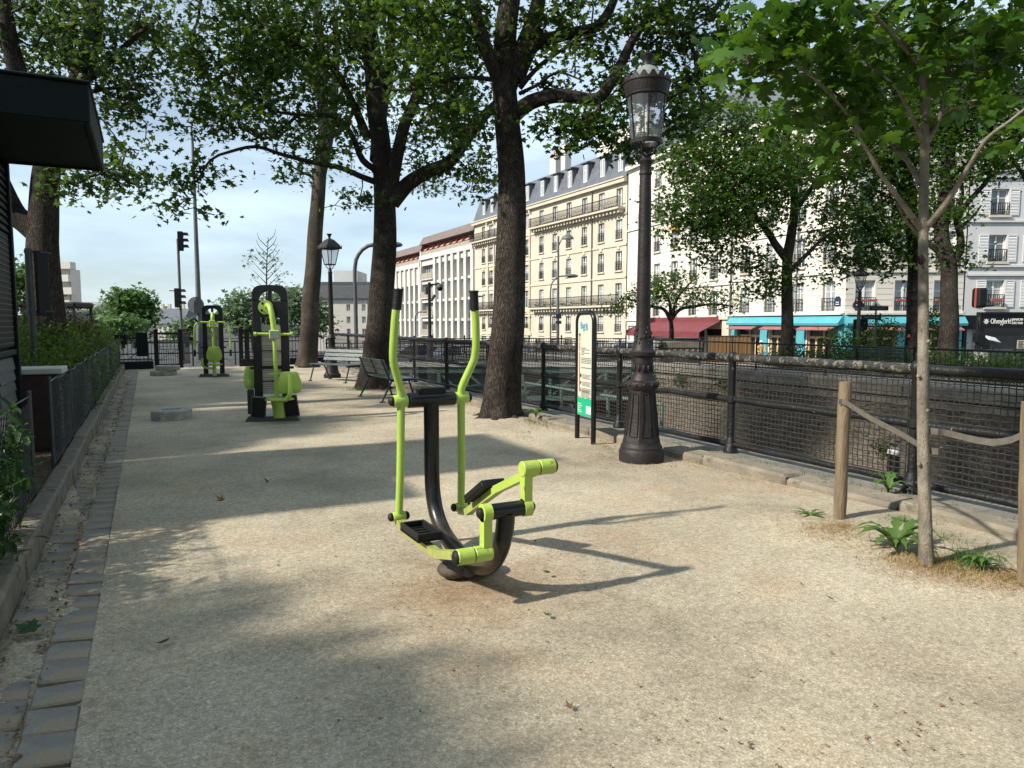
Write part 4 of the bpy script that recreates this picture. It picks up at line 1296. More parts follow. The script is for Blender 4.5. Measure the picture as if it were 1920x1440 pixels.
far_tree('stout trunked tree with crooked limbs left of the black shopfront', 1782, D3, -.02,
    [[(1780, 560, 0), (1778, 500, 0), (1770, 475, 0), (1765, 440, 0), (1770, 380, 0), (1780, 300, 0), (1790, 200, 0)],
     ([(1782, 495, 0), (1800, 470, 0), (1800, 440, 0), (1795, 410, 0), (1815, 380, 0), (1850, 340, 0), (1880, 300, 0)], .15),
     ([(1772, 480, 0), (1740, 455, 0), (1710, 430, 0), (1680, 380, 0)], .13),
     ([(1796, 420, 0), (1805, 360, 0), (1800, 330, 0)], .1),
     ([(1798, 430, 0), (1825, 405, 0), (1840, 385, 0)], .08)],
    bl((1790, 300, 80, 60, D3, 1.8, 80), (1860, 320, 40, 25, D3, .8, 14), (1760, 400, 60, 45, D3, 1.2, 32), (1850, 200, 90, 80, D3, 1.8, 90), (1780, 200, 90, 70, D3, 2, 90), (1880, 110, 90, 80, D3, 2, 80), (1790, 470, 35, 20, D3, .8, 8), (1810, 500, 20, 14, D3, .5, 5), (1800, 90, 130, 70, D3, 2.2, 90), (1900, 260, 40, 40, D3, .8, 16)),
    .34)
far_tree('street tree past the right edge, one limb reaching into the picture', 2030, 24.0, -.02,
    [[(2028, 560, 0), (2026, 500, 0), (2020, 440, 0), (2022, 360, 0), (2030, 260, 0), (2030, 150, 0)],
     ([(2024, 460, 0), (1980, 420, 0), (1930, 345, .2), (1880, 270, 0), (1850, 230, 0)], .12),
     ([(2022, 420, 0), (2060, 360, 0), (2100, 300, 0)], .12)],
    bl((2040, 280, 100, 90, 24, 1.8, 100), (1990, 200, 80, 70, 24, 1.6, 70), (2080, 180, 100, 90, 24, 2, 90), (2020, 100, 110, 70, 24, 2, 80)),
    .26)
# spreading cherry on the far quay
D4 = 30.0
far_tree('low spreading tree with a short trunk above the stone pier', 1259, D4, -.1,
    [[(1259, 620, 0), (1258, 605, 0), (1257, 590, 0)],
     ([(1257, 600, 0), (1245, 580, 0), (1225, 575, 0), (1195, 565, -.5), (1170, 560, -.5)], .09),
     ([(1257, 600, 0), (1255, 565, 0), (1240, 540, .5), (1220, 530, .5)], .08),
     ([(1258, 600, 0), (1275, 580, 0), (1300, 575, 0), (1340, 570, -.4), (1375, 575, -.4)], .09),
     ([(1258, 600, 0), (1270, 560, 0), (1290, 535, .5), (1310, 515, .6)], .08)],
    bl((1190, 565, 45, 18, D4 - .4, .9, 22), (1160, 580, 25, 12, D4 - .4, .5, 8), (1225, 540, 45, 22, D4, 1.2, 26), (1275, 530, 45, 22, D4, 1.2, 26), (1330, 555, 50, 16, D4, 1.0, 22), (1365, 575, 25, 12, D4 - .2, .5, 8), (1260, 560, 50, 20, D4 - .6, .8, 18)),
    .16, group='trees on the far bank', size=.1, per=18, spread=.3)

# ---- background trees beyond the street
def round_tree(label, px, py_top, py_bot, wpx, D, mat, n=110, size=.3, group='trees beyond the cross street'):
    c0 = at(px, py_bot, D)
    base = Vector((c0.x, c0.y, STREET))
    ztop = at(px, py_top, D).z
    w = wpx * D / FOC / 2
    zc, rz = (ztop + c0.z) / 2 + .2, (ztop - c0.z) / 2
    limbs = [([base, base + Vector((.1, 0, (zc - base.z) * .5)), base + Vector((0, 0, zc - base.z)), base + Vector((.2, 0, ztop - base.z - .8))], .22, .05)]
    for k in range(5):
        a = k * 1.26
        limbs.append(([base + Vector((0, 0, (zc - base.z) * .7)), base + Vector((math.cos(a) * w * .5, math.sin(a) * w * .4, zc - base.z)), base + Vector((math.cos(a) * w * .8, math.sin(a) * w * .7, zc - base.z + rz * .3))], .1, .03))
    cl = np.concatenate([wblob((base.x, base.y, zc), (w, w * .9, rz), n)] + [wblob((base.x + random.uniform(-.7, .7) * w, base.y + random.uniform(-.7, .7) * w, zc + random.uniform(-.4, .6) * rz), (w * .45, w * .45, rz * .4), n // 6) for _ in range(5)])
    return grow_tree('background_tree', label, base, limbs, cl, M['bark'], M[mat], 'tri', size, 26, .55, group=group, n_trunk=8, flare=.1, twig=(.012, .01))
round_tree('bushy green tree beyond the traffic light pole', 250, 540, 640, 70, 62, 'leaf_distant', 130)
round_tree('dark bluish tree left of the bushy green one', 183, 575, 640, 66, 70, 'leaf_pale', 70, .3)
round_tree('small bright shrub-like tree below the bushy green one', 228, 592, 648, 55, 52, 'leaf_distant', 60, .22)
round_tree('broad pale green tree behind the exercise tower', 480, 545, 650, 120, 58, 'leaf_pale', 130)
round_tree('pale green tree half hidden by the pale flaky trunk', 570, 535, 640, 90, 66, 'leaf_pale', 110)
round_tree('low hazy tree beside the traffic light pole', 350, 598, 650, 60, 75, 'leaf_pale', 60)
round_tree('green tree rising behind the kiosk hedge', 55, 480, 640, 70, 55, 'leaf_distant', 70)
# nearly bare tree top
def bare_tree():
    D = 50
    c = at(500, 620, D)
    base = Vector((c.x, c.y, STREET))
    limbs = [([base, at(500, 560, D), at(500, 500, D), at(503, 445, D)], .12, .02)]
    for k in range(16):
        y = 560 - k * 7
        s = 1 if k % 2 else -1
        limbs.append(([at(500, y, D), at(500 + s * 14, y - 14, D + .3), at(500 + s * (30 - k * .9), y - 26, D + .6)], .035, .01))
    cl = bl((500, 500, 38, 45, D, 1.2, 46))
    grow_tree('bare_tree', 'almost leafless tree top rising above the exercise tower', base, limbs, cl, M['bark'], M['leaf_pale'], 'tri', .16, 5, .25, n_trunk=8, flare=.1, twig=(.008, .004))
bare_tree()
# ------------------------------------------------------------------ elliptical trainer in the foreground
def trainer():
    X0 = 1.735
    t = thing('elliptical_trainer', 'lime green and black outdoor elliptical trainer in the middle of the sand path', 'exercise machine', (X0, 4.0, 0))
    # swan-neck frame: column, ground bend and crank riser
    pts = [(0, .62, 1.0), (0, .62, .8), (0, .62, .6), (0, .617, .46), (0, .595, .34), (0, .535, .23), (0, .42, .145), (0, .27, .095), (0, .1, .07), (0, -.06, .065), (0, -.22, .09), (0, -.36, .16), (0, -.46, .27), (0, -.52, .4), (0, -.535, .5)]
    MB().tube(smooth_path(pts, .04), .053, 20).build('frame', M['frame_dusty'], t, 50)
    b = MB()
    for s in (-1, 1):
        b.ball((s * .095, .0, .025), .1, 18, 9, (1.05, 1.05, .55))
        b.ball((s * .03, -.06, .02), .06, 14, 8, (1, 1.2, .6))
    b.build('base_cover', M['rubber_dusty'], t, 60)
    # cross bar with console
    MB().lathe([(.048, -.17), (.052, -.165), (.052, .165), (.048, .17)], 24, (0, .62, 1.02), ax='x').build('cross_bar', M['black_enamel'], t, 40)
    cn = MB().cbox(-.1, .1, .585, .66, 1.055, 1.105, .008).build('console', M['signal_black'], t)
    # crank axle
    MB().lathe([(.044, -.1), (.044, .1)], 24, (0, -.54, .515), ax='x').build('crank_housing', M['black_enamel'], t, 40)
    hubs = {-1: (.0, -.22), 1: (.02, .22)}
    for s in (-1, 1):
        lo = (s * .235, .65 if s < 0 else .66, .215 if s < 0 else .225)
        lever = MB()
        lp = [lo, (s * .228, .63, .5), (s * .222, .615, .9), (s * .222, .612, 1.06), (s * .232, .6, 1.12), (s * .285, .55, 1.27), (s * .296, .535, 1.33), (s * .297, .52, 1.42), (s * .288, .505, 1.58), (s * .278, .5, 1.66)]
        lev = lever.tube(smooth_path(lp, .03), .0268, 16).build('lever', M['lime'], t, 50)
        MB().tube([(s * .279, .5, 1.635), (s * .268, .49, 1.765)], .03, 16).lathe([(.034, 0), (.034, .012)], 16, (s * .268, .49, 1.757)).build('grip', M['rubber'], lev, 50)
        MB().lathe([(.04, .175), (.043, .18), (.043, .268), (.04, .273)] if s > 0 else [(.04, -.273), (.043, -.268), (.043, -.18), (.04, -.175)], 22, (0, .62, 1.02), ax='x').build('hub', M['lime'], lev, 40)
        MB().ball((s * .282, .62, 1.02), .034, 14, 8, (.75, 1, 1)).build('end_cap', M['rubber'], lev, 60)
        # foot link
        pin = (s * .235, -.54, .515 + (-.225 if s < 0 else .22))
        a, e = Vector(lo), Vector(pin)
        d = (e - a)
        fl = MB()
        if s < 0:
            m1, m2 = a + Vector((.0, -.14, -.065)), a + Vector((0, -.72, -.05))
            m3 = e
        else:
            m1, m2 = a + Vector((0, -.16, .0)), a + Vector((0, -.62, .26))
            m3 = e
        a_ = a + Vector((0, 0, -.03))
        fl.bar(a_, m1, .055, .045)
        fl.bar(m1 + Vector((0, .02, 0)), m2, .052, .046)
        fl.bar(m2 + Vector((0, .03, -.01)), m3, .05, .05)
        lk_ = fl.build('foot_link', M['link_dusty'], t)
        MB().lathe([(.03, -.045), (.034, -.04), (.034, .04), (.03, .045)], 18, lo, ax='x').build('link_joint', M['lime'], lk_, 40)
        b = MB()
        for q in (-1, 1):
            b.ball((lo[0] + q * .056, lo[1], lo[2]), .03, 12, 7, (.75, 1, 1))
        b.build('joint_cap', M['rubber'], lk_, 60)
        # pedal tray: raised rim round a sunken floor
        mid = (m1 * .5 + m2 * .5) + Vector((0, -.02, .055))
        dirv = (m2 - m1).normalized()
        ang = math.atan2(dirv.z, -dirv.y)
        rot = Matrix.Rotation(-ang, 3, 'X')
        pd = MB()
        W_, L_ = .165, .34
        pd.obox(mid, W_, L_, .014, rot)
        for (cx, cy, sx, sy) in ((-W_ / 2 + .009, 0, .018, L_), (W_ / 2 - .009, 0, .018, L_), (0, -L_ / 2 + .009, W_ - .036, .018), (0, L_ / 2 - .009, W_ - .036, .018)):
            pd.obox(mid + rot @ Vector((cx, cy, .022)), sx, sy, .05, rot, .004)
        for k in range(5):
            pd.obox(mid + rot @ Vector((0, -.12 + k * .06, .009)), W_ - .05, .012, .008, rot)
        pd.build('pedal', M['rubber'], lk_)
        # crank arm and pins
        cr = MB().bar((s * .125, -.54, .515), (s * .125, -.54, pin[2]), .058, .05, Vector((1, 0, 0)))
        cro = cr.build('crank_arm', M['lime_worn'], t)
        x_in, x_out = (.1, .15)
        MB().lathe([(.05, s * x_in), (.05, s * x_out)] if s > 0 else [(.05, -x_out), (.05, -x_in)], 22, (0, -.54, .515), ax='x').build('crank_hub', M['lime_worn'], cro, 40)
        MB().ball((s * .158, -.54, .515), .032, 12, 7, (.7, 1, 1)).build('end_cap', M['rubber'], cro, 60)
        lo_x, hi_x = sorted((s * .095, s * .3))
        mid_x = s * .2
        for (u0, u1) in ((lo_x, mid_x - .003), (mid_x + .003, hi_x)):
            MB().lathe([(.04, u0), (.044, u0 + .004), (.044, u1 - .004), (.04, u1)], 22, (0, -.54, pin[2]), ax='x').build('pedal_pin', M['lime_worn'], cro, 40)
        MB().ball((s * .302, -.54, pin[2]), .04, 14, 8, (.55, 1, 1)).build('end_cap', M['rubber'], cro, 60)
trainer()

# ------------------------------------------------------------------ exercise towers (arched black frame, lime fittings)
def arch_poly(w, h, r_, n=8):
    p = [(-w / 2, 0), (w / 2, 0)]
    for k in range(n + 1):
        a = math.pi / 2 * k / n
        p.append((w / 2 - r_ + r_ * math.cos(a), h - r_ + r_ * math.sin(a)))
    for k in range(n + 1):
        a = math.pi / 2 + math.pi / 2 * k / n
        p.append((-w / 2 + r_ + r_ * math.cos(a), h - r_ + r_ * math.sin(a)))
    return p

def tower_frame(t, H_=2.12, W_=.52):
    ex, ey, ez = (1, 0, 0), (0, 0, 1), (0, 1, 0)
    for s in (-1, 1):
        MB().cbox(s * W_ / 2 - (.125 if s > 0 else 0), s * W_ / 2 + (0 if s > 0 else .125), -.05, .05, .08, H_ - .24, .012).build('upright', M['black_enamel'], t)
    # arched head: ring swept between two outlines, then a cross plate
    b = MB()
    n = 12
    out = [(W_ / 2 * (1 if abs(math.cos(a)) > .999 else 1) * math.copysign(abs(math.cos(a)) ** .55, math.cos(a)), H_ - .24 + .24 * abs(math.sin(a)) ** .55) for a in [math.pi * k / n for k in range(n + 1)]]
    inn = [((W_ / 2 - .105) * math.cos(a), H_ - .24 + .145 * math.sin(a)) for a in [math.pi * k / n for k in range(n + 1)]]
    for y in (-.05, .05):
        b.v += [(x, y, z) for x, z in out] + [(x, y, z) for x, z in inn]
    m = n + 1
    for k in range(n):
        for (a0, a1, a2, a3) in ((k, k + 1, m + k + 1, m + k), ):
            b.f += [(a0, a1, a2, a3), (2 * m + a3, 2 * m + a2, 2 * m + a1, 2 * m + a0)]
            b.f += [(k + 1, k, 2 * m + k, 2 * m + k + 1), (m + k, m + k + 1, 3 * m + k + 1, 3 * m + k)]
            b.m += [0] * 4
    b.build('arched_head', M['black_enamel'], t, 30)
    MB().cbox(-.03, .03, -.045, .045, H_ - .26, H_ - .08, .006).build('head_strut', M['black_enamel'], t)
    MB().cbox(-W_ / 2 + .1, W_ / 2 - .1, -.045, .045, H_ - .5, H_ - .255, .008).build('head_plate', M['black_enamel'], t)
    # notice panel between the uprights, with printed rows
    pn = MB().box(-W_ / 2 + .106, W_ / 2 - .106, -.012, .012, .42, H_ - .62).build('notice_panel', M['beige_panel'], t)
    b = MB()
    for k in range(26):
        z = .5 + k * .036
        if k % 7 == 6:
            continue
        b.box(-.14, .02 + .1 * random.random(), -.0145, -.0125, z, z + .012)
    b.build('printed_text', M['print_grey'], pn, None, 'stuff')
    for z in (.62, .86, 1.1):
        MB().box(-W_ / 2 + .108, W_ / 2 - .108, -.02, -.0125, z, z + .014).build('divider', M['print_dark'], pn)
    MB().box(-W_ / 2 - .06, W_ / 2 + .06, -.02, .02, .82, .86).build('cross_tube', M['black_enamel'], t)
    b = MB().prism([(-.42, 0), (.42, 0), (.36, .085), (-.36, .085)], (0, -.02, 0), ex, ey, ez, .3)
    b.build('base_plate', M['grey_metal'], t)
    return t

def seat_pad(name, parent, c, tilt, w=.28, h=.34, mat='lime', ry=0.0):
    """rounded shield-shaped pad facing -Y, tilted back"""
    pts = [(-.3, -.5), (.3, -.5), (.43, -.42), (.5, -.2), (.46, .1), (.34, .46), (.27, .5), (-.27, .5), (-.34, .46), (-.46, .1), (-.5, -.2), (-.43, -.42)]
    rot = Matrix.Rotation(ry, 3, 'Z') @ Matrix.Rotation(tilt, 3, 'X')
    b = MB()
    n = len(pts)
    vs_ = []
    for (sc_, dy) in ((.9, -.03), (1, -.02), (1, .0), (.92, .012)):
        vs_ += [rot @ Vector((x * w * sc_, dy, z * h * sc_)) + Vector(c) for x, z in pts]
    fs_ = [tuple(range(n)), tuple(range(4 * n - 1, 3 * n - 1, -1))]
    for r_ in range(3):
        for k in range(n):
            fs_.append((r_ * n + (k + 1) % n, r_ * n + k, (r_ + 1) * n + k, (r_ + 1) * n + (k + 1) % n))
    b.add(vs_, fs_)
    return b.build(name, M[mat], parent, 35)

t2 = thing('exercise_tower', 'black arched exercise tower with lime handles and grey foot boards, in front of the trees', 'exercise machine', (1.74, 11.75, 0), R(-14))
tower_frame(t2, 2.14, .54)
arm = MB().tube(smooth_path([(-.06, -.06, 1.8), (-.02, -.16, 1.82), (.02, -.26, 1.78), (.05, -.31, 1.66), (.07, -.33, 1.5), (.08, -.34, 1.36)], .04), .042, 16).build('swing_arm', M['lime'], t2, 50)
MB().lathe([(.11, -.12), (.11, -.05)], 22, (-.06, 0, 1.79), ax='y').build('flange', M['lime'], arm, 40)
for a in (0.6, 2.2, 3.8, 5.4):
    MB().ball((-.06 + .075 * math.cos(a), -.12, 1.79 + .075 * math.sin(a)), .02, 8, 5).build('bolt', M['rubber'], arm, 60)
MB().tube([(.08, -.34, 1.36), (.09, -.36, .42)], .031, 16).build('column', M['lime'], t2, 50)
MB().cbox(.01, .16, -.42, -.28, 1.3, 1.44, .012).build('clamp_box', M['lime'], t2)
MB().box(.03, .14, -.424, -.421, 1.315, 1.42).build('clamp_plate', M['steel'], t2)
hb = MB().tube([(-.2, -.35, 1.38), (.34, -.35, 1.37)], .021, 12).build('handle_bar', M['lime'], t2, 50)
for x in (-.2, .33):
    MB().lathe([(.035, x - .02), (.035, x + .02)], 14, (0, -.35, 1.375), ax='x').build('handle_end', M['lime'], hb, 40)
MB().tube([(-.02, -.35, .76), (.2, -.35, .76)], .02, 10).build('side_peg', M['lime'], t2, 50)
MB().lathe([(.2, .36), (.24, .37), (.24, .39), (.2, .405)], 26, (.13, -.36, 0)).build('turntable', M['lime'], t2, 40)
MB().lathe([(.09, .08), (.1, .2), (.13, .36)], 22, (.12, -.3, 0)).build('pedestal', M['lime'], t2, 40)
pad = seat_pad('seat_pad', t2, (.3, -.5, .64), R(8), .36, .34, 'lime')
MB().tube(smooth_path([(.31, -.53, .76), (.31, -.56, .6), (.3, -.57, .46), (.24, -.52, .38), (.15, -.46, .37)], .04), .036, 14).build('pad_arm', M['lime'], pad, 50)
MB().tube([(.2, -.535, .77), (.42, -.535, .77)], .012, 8).build('pad_rib', M['lime'], pad, 50)
pad = seat_pad('seat_pad', t2, (-.33, .12, .68), R(-6), .26, .36, 'lime', R(25))
for (x, y, rz_) in ((-.17, -.42, 6), (.3, -.36, -6)):
    fb_ = MB().obox((x, y, .26), .22, .05, .36, Matrix.Rotation(R(16), 3, 'X') @ Matrix.Rotation(R(rz_), 3, 'Y'), .015).build('foot_board', M['grey_rubber'], t2)
    MB().obox((x, y - .03, .26), .19, .012, .32, Matrix.Rotation(R(16), 3, 'X') @ Matrix.Rotation(R(rz_), 3, 'Y'), .004).build('tread', M['rubber'], fb_)
MB().obox((-.34, .05, .3), .1, .06, .4, None, .015).build('foot_board', M['bench_green'], t2)

t3 = thing('exercise_tower', 'distant black arched exercise tower with a lime seat and side handles by the gate', 'exercise machine', (1.68, 22.15, 0), R(-8))
tower_frame(t3, 2.05, .56)
MB().tube(smooth_path([(0, -.06, 1.8), (.02, -.2, 1.8), (.02, -.28, 1.7), (.02, -.3, 1.5)], .05), .05, 12).build('swing_arm', M['lime'], t3, 50)
MB().cbox(-.07, .09, -.36, -.25, 1.42, 1.62, .012).build('clamp_box', M['lime'], t3)
MB().tube([(.02, -.3, 1.42), (.03, -.34, .3)], .036, 12).build('column', M['lime'], t3, 50)
for s in (-1, 1):
    h_ = MB().tube(smooth_path([(s * .05, -.3, 1.56), (s * .3, -.3, 1.56), (s * .42, -.3, 1.5), (s * .46, -.3, 1.36), (s * .47, -.3, 1.0), (s * .47, -.3, .78)], .05), .026, 10).build('side_handle', M['lime'], t3, 50)
    MB().tube([(s * .47, -.3, .78), (s * .47, -.3, .6)], .032, 10).build('grip', M['rubber'], h_, 50)
    MB().tube(smooth_path([(s * .36, -.3, 1.57), (s * .45, -.36, 1.66), (s * .56, -.4, 1.6)], .04), .026, 8).build('upper_grip', M['rubber'], h_, 50)
pad = seat_pad('seat_pad', t3, (.04, -.45, .68), R(4), .42, .4, 'lime')
MB().tube([(.04, -.4, .5), (.03, -.38, .05)], .05, 12).build('seat_post', M['lime'], t3, 50)
MB().lathe([(.19, .36), (.21, .37), (.21, .385), (.18, .39)], 20, (.04, -.42, 0)).build('seat_plate', M['lime'], t3, 40)
MB().tube(smooth_path([(-.28, -.35, .55), (-.28, -.37, .36), (-.2, -.4, .28), (0, -.42, .26)], .05), .032, 10).build('foot_bar', M['lime'], t3, 50)

# ------------------------------------------------------------------ octagonal concrete blocks
def octa(name, label, loc, parts, rz=0.0):
    o = thing(name, label, 'block', loc, R(rz))
    for (x, y, z, r_, h) in parts:
        b = MB().lathe([(r_ * .97, z), (r_, z + .012), (r_, z + h - .02), (r_ * .94, z + h), (r_ * .5, z + h), (r_ * .46, z + h - .03), (0, z + h - .03)], 8, (x, y, 0))
        bo = b.build('block', M['block'], o)
        MB().lathe([(.07, z + h - .03), (.06, z + h + .006), (0, z + h + .008)], 8, (x + r_ * .7 - .03, y, 0)).build('lug', M['block'], bo)
octa('concrete_block', 'single octagonal concrete block on the sand left of the exercise tower', (.3, 12.6, 0), [(0, 0, 0, .31, .165)], 12)
octa('concrete_block_stack', 'two stacked octagonal concrete blocks by the far gate', (.42, 23.35, 0), [(-.04, 0, 0, .36, .15), (.08, 0, .15, .34, .14)], 5)

# ------------------------------------------------------------------ benches
def bench(label, loc, rz):
    """bench along local X, seat faces -Y, backrest at +Y"""
    t = thing('park_bench', label, 'bench', loc, rz, 'slatted benches under the trees')
    L_ = 1.5
    for k in range(5):
        y = -.26 + k * .095
        MB().cbox(-L_ / 2, L_ / 2, y - .042, y + .042, .44, .465, .006).build('seat_slat', M['bench_slat'], t)
    for k in range(3):
        z, y = .58 + k * .105, .235 + k * .045
        MB().obox((0, y, z), L_, .024, .095, Matrix.Rotation(R(-22), 3, 'X'), .006).build('back_slat', M['bench_slat'], t)
    for x in (-.66, 0, .66):
        if x:
            MB().tube(smooth_path([(x, -.3, .43), (x, .0, .415), (x, .17, .425), (x, .22, .5), (x, .36, .84)], .05), .021, 8).build('side_frame', M['bench_green'], t, 50)
            for (y0, y1) in ((-.2, -.34), (.15, .36)):
                lg = MB().tube([(x, y0, .42), (x, y1, .015)], .02, 8).build('leg', M['bench_green'], t, 50)
                MB().cbox(x - .03, x + .03, y1 - .06, y1 + .05, 0, .02, .005).build('foot', M['bench_green'], lg)
        else:
            MB().bar((x, .24, .53), (x, .37, .85), .03, .012, Vector((0, 1, 0))).build('back_brace', M['bench_green'], t)
bench('slatted bench facing the path beside the square lantern', (4.45, 18.9, 0), R(-60))
bench('slatted bench seen from behind, at the foot of the forked tree', (4.33, 14.05, 0), R(93))

# ------------------------------------------------------------------ lamps
def big_lamp():
    t = thing('street_lamp', 'tall cast iron street lamp with a round glass lantern and flared base', 'street lamp', (4.93, 6.42, 0))
    MB().lathe([(.255, -.02), (.255, .1), (.245, .13), (.235, .15), (.235, .17), (.215, .2), (.21, .23)], 16).build('plinth', M['lamp_base'], t, 30)
    sh = MB().lathe([(.21, .23), (.19, .33), (.165, .5), (.15, .68), (.145, .84)], 8, ax='z').build('pedestal', M['lamp_base'], t)
    for k in range(8):
        a = 2 * math.pi * (k + .5) / 8
        pnl = MB()
        for (s, z0, z1) in ((-1, .3, .8), (1, .3, .8)):
            pass
        c, s_ = math.cos(a), math.sin(a)
        q = Vector((-s_, c, 0))
        ap = math.cos(math.pi / 8)
        lo = Vector((c, s_, 0)) * (.2 * ap + .002) + Vector((0, 0, .3))
        hi = Vector((c, s_, 0)) * (.149 * ap + .003) + Vector((0, 0, .8))
        for e_ in (-1, 1):
            pnl.bar(lo + q * e_ * .05, hi + q * e_ * .034, .008, .008, Vector((c, s_, 0)))
        pnl.bar(lo - q * .05, lo + q * .05, .008, .008)
        pnl.bar(hi - q * .034, hi + q * .034, .008, .008)
        pnl.build('panel_moulding', M['lamp_base'], sh)
    MB().lathe([(.15, .84), (.175, .87), (.18, .9), (.17, .93), (.135, .95), (.125, .98), (.11, 1.0), (.105, 1.06), (.11, 1.12), (.12, 1.17), (.11, 1.2), (.115, 1.22), (.14, 1.24), (.145, 1.28), (.125, 1.3), (.115, 1.33)], 24).build('collar', M['lamp_iron'], t, 35)
    b = MB()
    for k in range(12):
        a = 2 * math.pi * k / 12
        b.ball((.108 * math.cos(a), .108 * math.sin(a), 1.09), .03, 8, 5, (.6, .6, 1.5))
        b.ball((.175 * math.cos(a), .175 * math.sin(a), .9), .022, 8, 5, (.8, .8, 1.2))
    b.build('acanthus_relief', M['lamp_iron'], t, 60)
    po = MB().lathe([(.115, 1.33), (.1, 1.38), (.088, 1.5), (.08, 1.6), (.078, 1.66)], 20).build('lower_shaft', M['lamp_iron'], t, 40)
    b = MB()
    for k in range(30):
        a = rng.uniform(0, 6.28)
        z = rng.uniform(1.36, 1.6)
        b.ball(((.098 - .06 * (z - 1.36)) * math.cos(a), (.098 - .06 * (z - 1.36)) * math.sin(a), z), .013, 6, 4, (1, 1, 2))
    b.build('leaf_relief', M['lamp_iron'], po, 60)
    MB().lathe([(.078, 1.66), (.074, 2.2), (.067, 2.9), (.06, 3.3)], 16, flute=.03, nf=8).build('shaft', M['lamp_iron'], t, 60)
    MB().lathe([(.06, 3.3), (.07, 3.31), (.07, 3.335), (.062, 3.345), (.062, 3.42), (.075, 3.44), (.08, 3.46), (.066, 3.48), (.05, 3.5), (.045, 3.56), (.07, 3.6), (.03, 3.62)], 20).build('capital', M['lamp_iron'], t, 35)
    b = MB()
    for k in range(4):
        a = 2 * math.pi * k / 4 + .5
        c, s_ = math.cos(a), math.sin(a)
        b.tube(smooth_path([(c * .05, s_ * .05, 3.52), (c * .1, s_ * .1, 3.54), (c * .115, s_ * .115, 3.6), (c * .15, s_ * .15, 3.66)], .02), .012, 6)
    b.build('cradle', M['lamp_iron'], t, 60)
    MB().lathe([(.15, 3.645), (.168, 3.65), (.172, 3.69), (.16, 3.7), (.148, 3.7), (.145, 3.65)], 28, cap=False).build('lower_ring', M['lamp_iron'], t, 30)
    for k in range(6):
        a0, a1 = 2 * math.pi * k / 6 + .06, 2 * math.pi * (k + 1) / 6 - .06
        b = MB()
        n = 6
        for j in range(n + 1):
            a = a0 + (a1 - a0) * j / n
            b.v += [(.158 * math.cos(a), .158 * math.sin(a), 3.70), (.212 * math.cos(a), .212 * math.sin(a), 4.18)]
        for j in range(n):
            b.f.append((2 * j, 2 * j + 2, 2 * j + 3, 2 * j + 1))
            b.m.append(0)
        b.build('pane', M['lamp_glass'], t, 60)
        a = 2 * math.pi * k / 6
        MB().bar((.16 * math.cos(a), .16 * math.sin(a), 3.695), (.214 * math.cos(a), .214 * math.sin(a), 4.185), .014, .014).build('glazing_bar', M['lamp_iron'], t)
    MB().lathe([(.21, 4.16), (.226, 4.17), (.23, 4.2), (.236, 4.22), (.25, 4.3), (.262, 4.31), (.262, 4.335), (.24, 4.345), (.2, 4.345), (.205, 4.2)], 32, cap=False).build('head_ring', M['lamp_iron'], t, 30)
    MB().lathe([(.24, 4.34), (.2, 4.37), (.15, 4.42), (.105, 4.48), (.06, 4.505), (.055, 4.51)], 28).build('dome', M['lamp_zinc'], t, 50)
    b = MB()
    for k in range(16):
        a = 2 * math.pi * k / 16
        c, s_ = math.cos(a), math.sin(a)
        b.prism([(-.045, 0), (.045, 0), (.03, .03), (.012, .06), (-.012, .06), (-.03, .03)], (c * .245, s_ * .245, 4.33), (-s_, c, 0), (0, 0, 1), (c, s_, 0), .012)
    b.build('crest', M['lamp_iron'], t)
    MB().lathe([(.06, 4.5), (.05, 4.53), (.055, 4.57), (.075, 4.6), (.08, 4.63), (.055, 4.635), (.03, 4.66), (0, 4.67)], 18).build('finial', M['lamp_iron'], t, 35)
    t.scale = (1, 1, .957)
    return t
big_lamp()

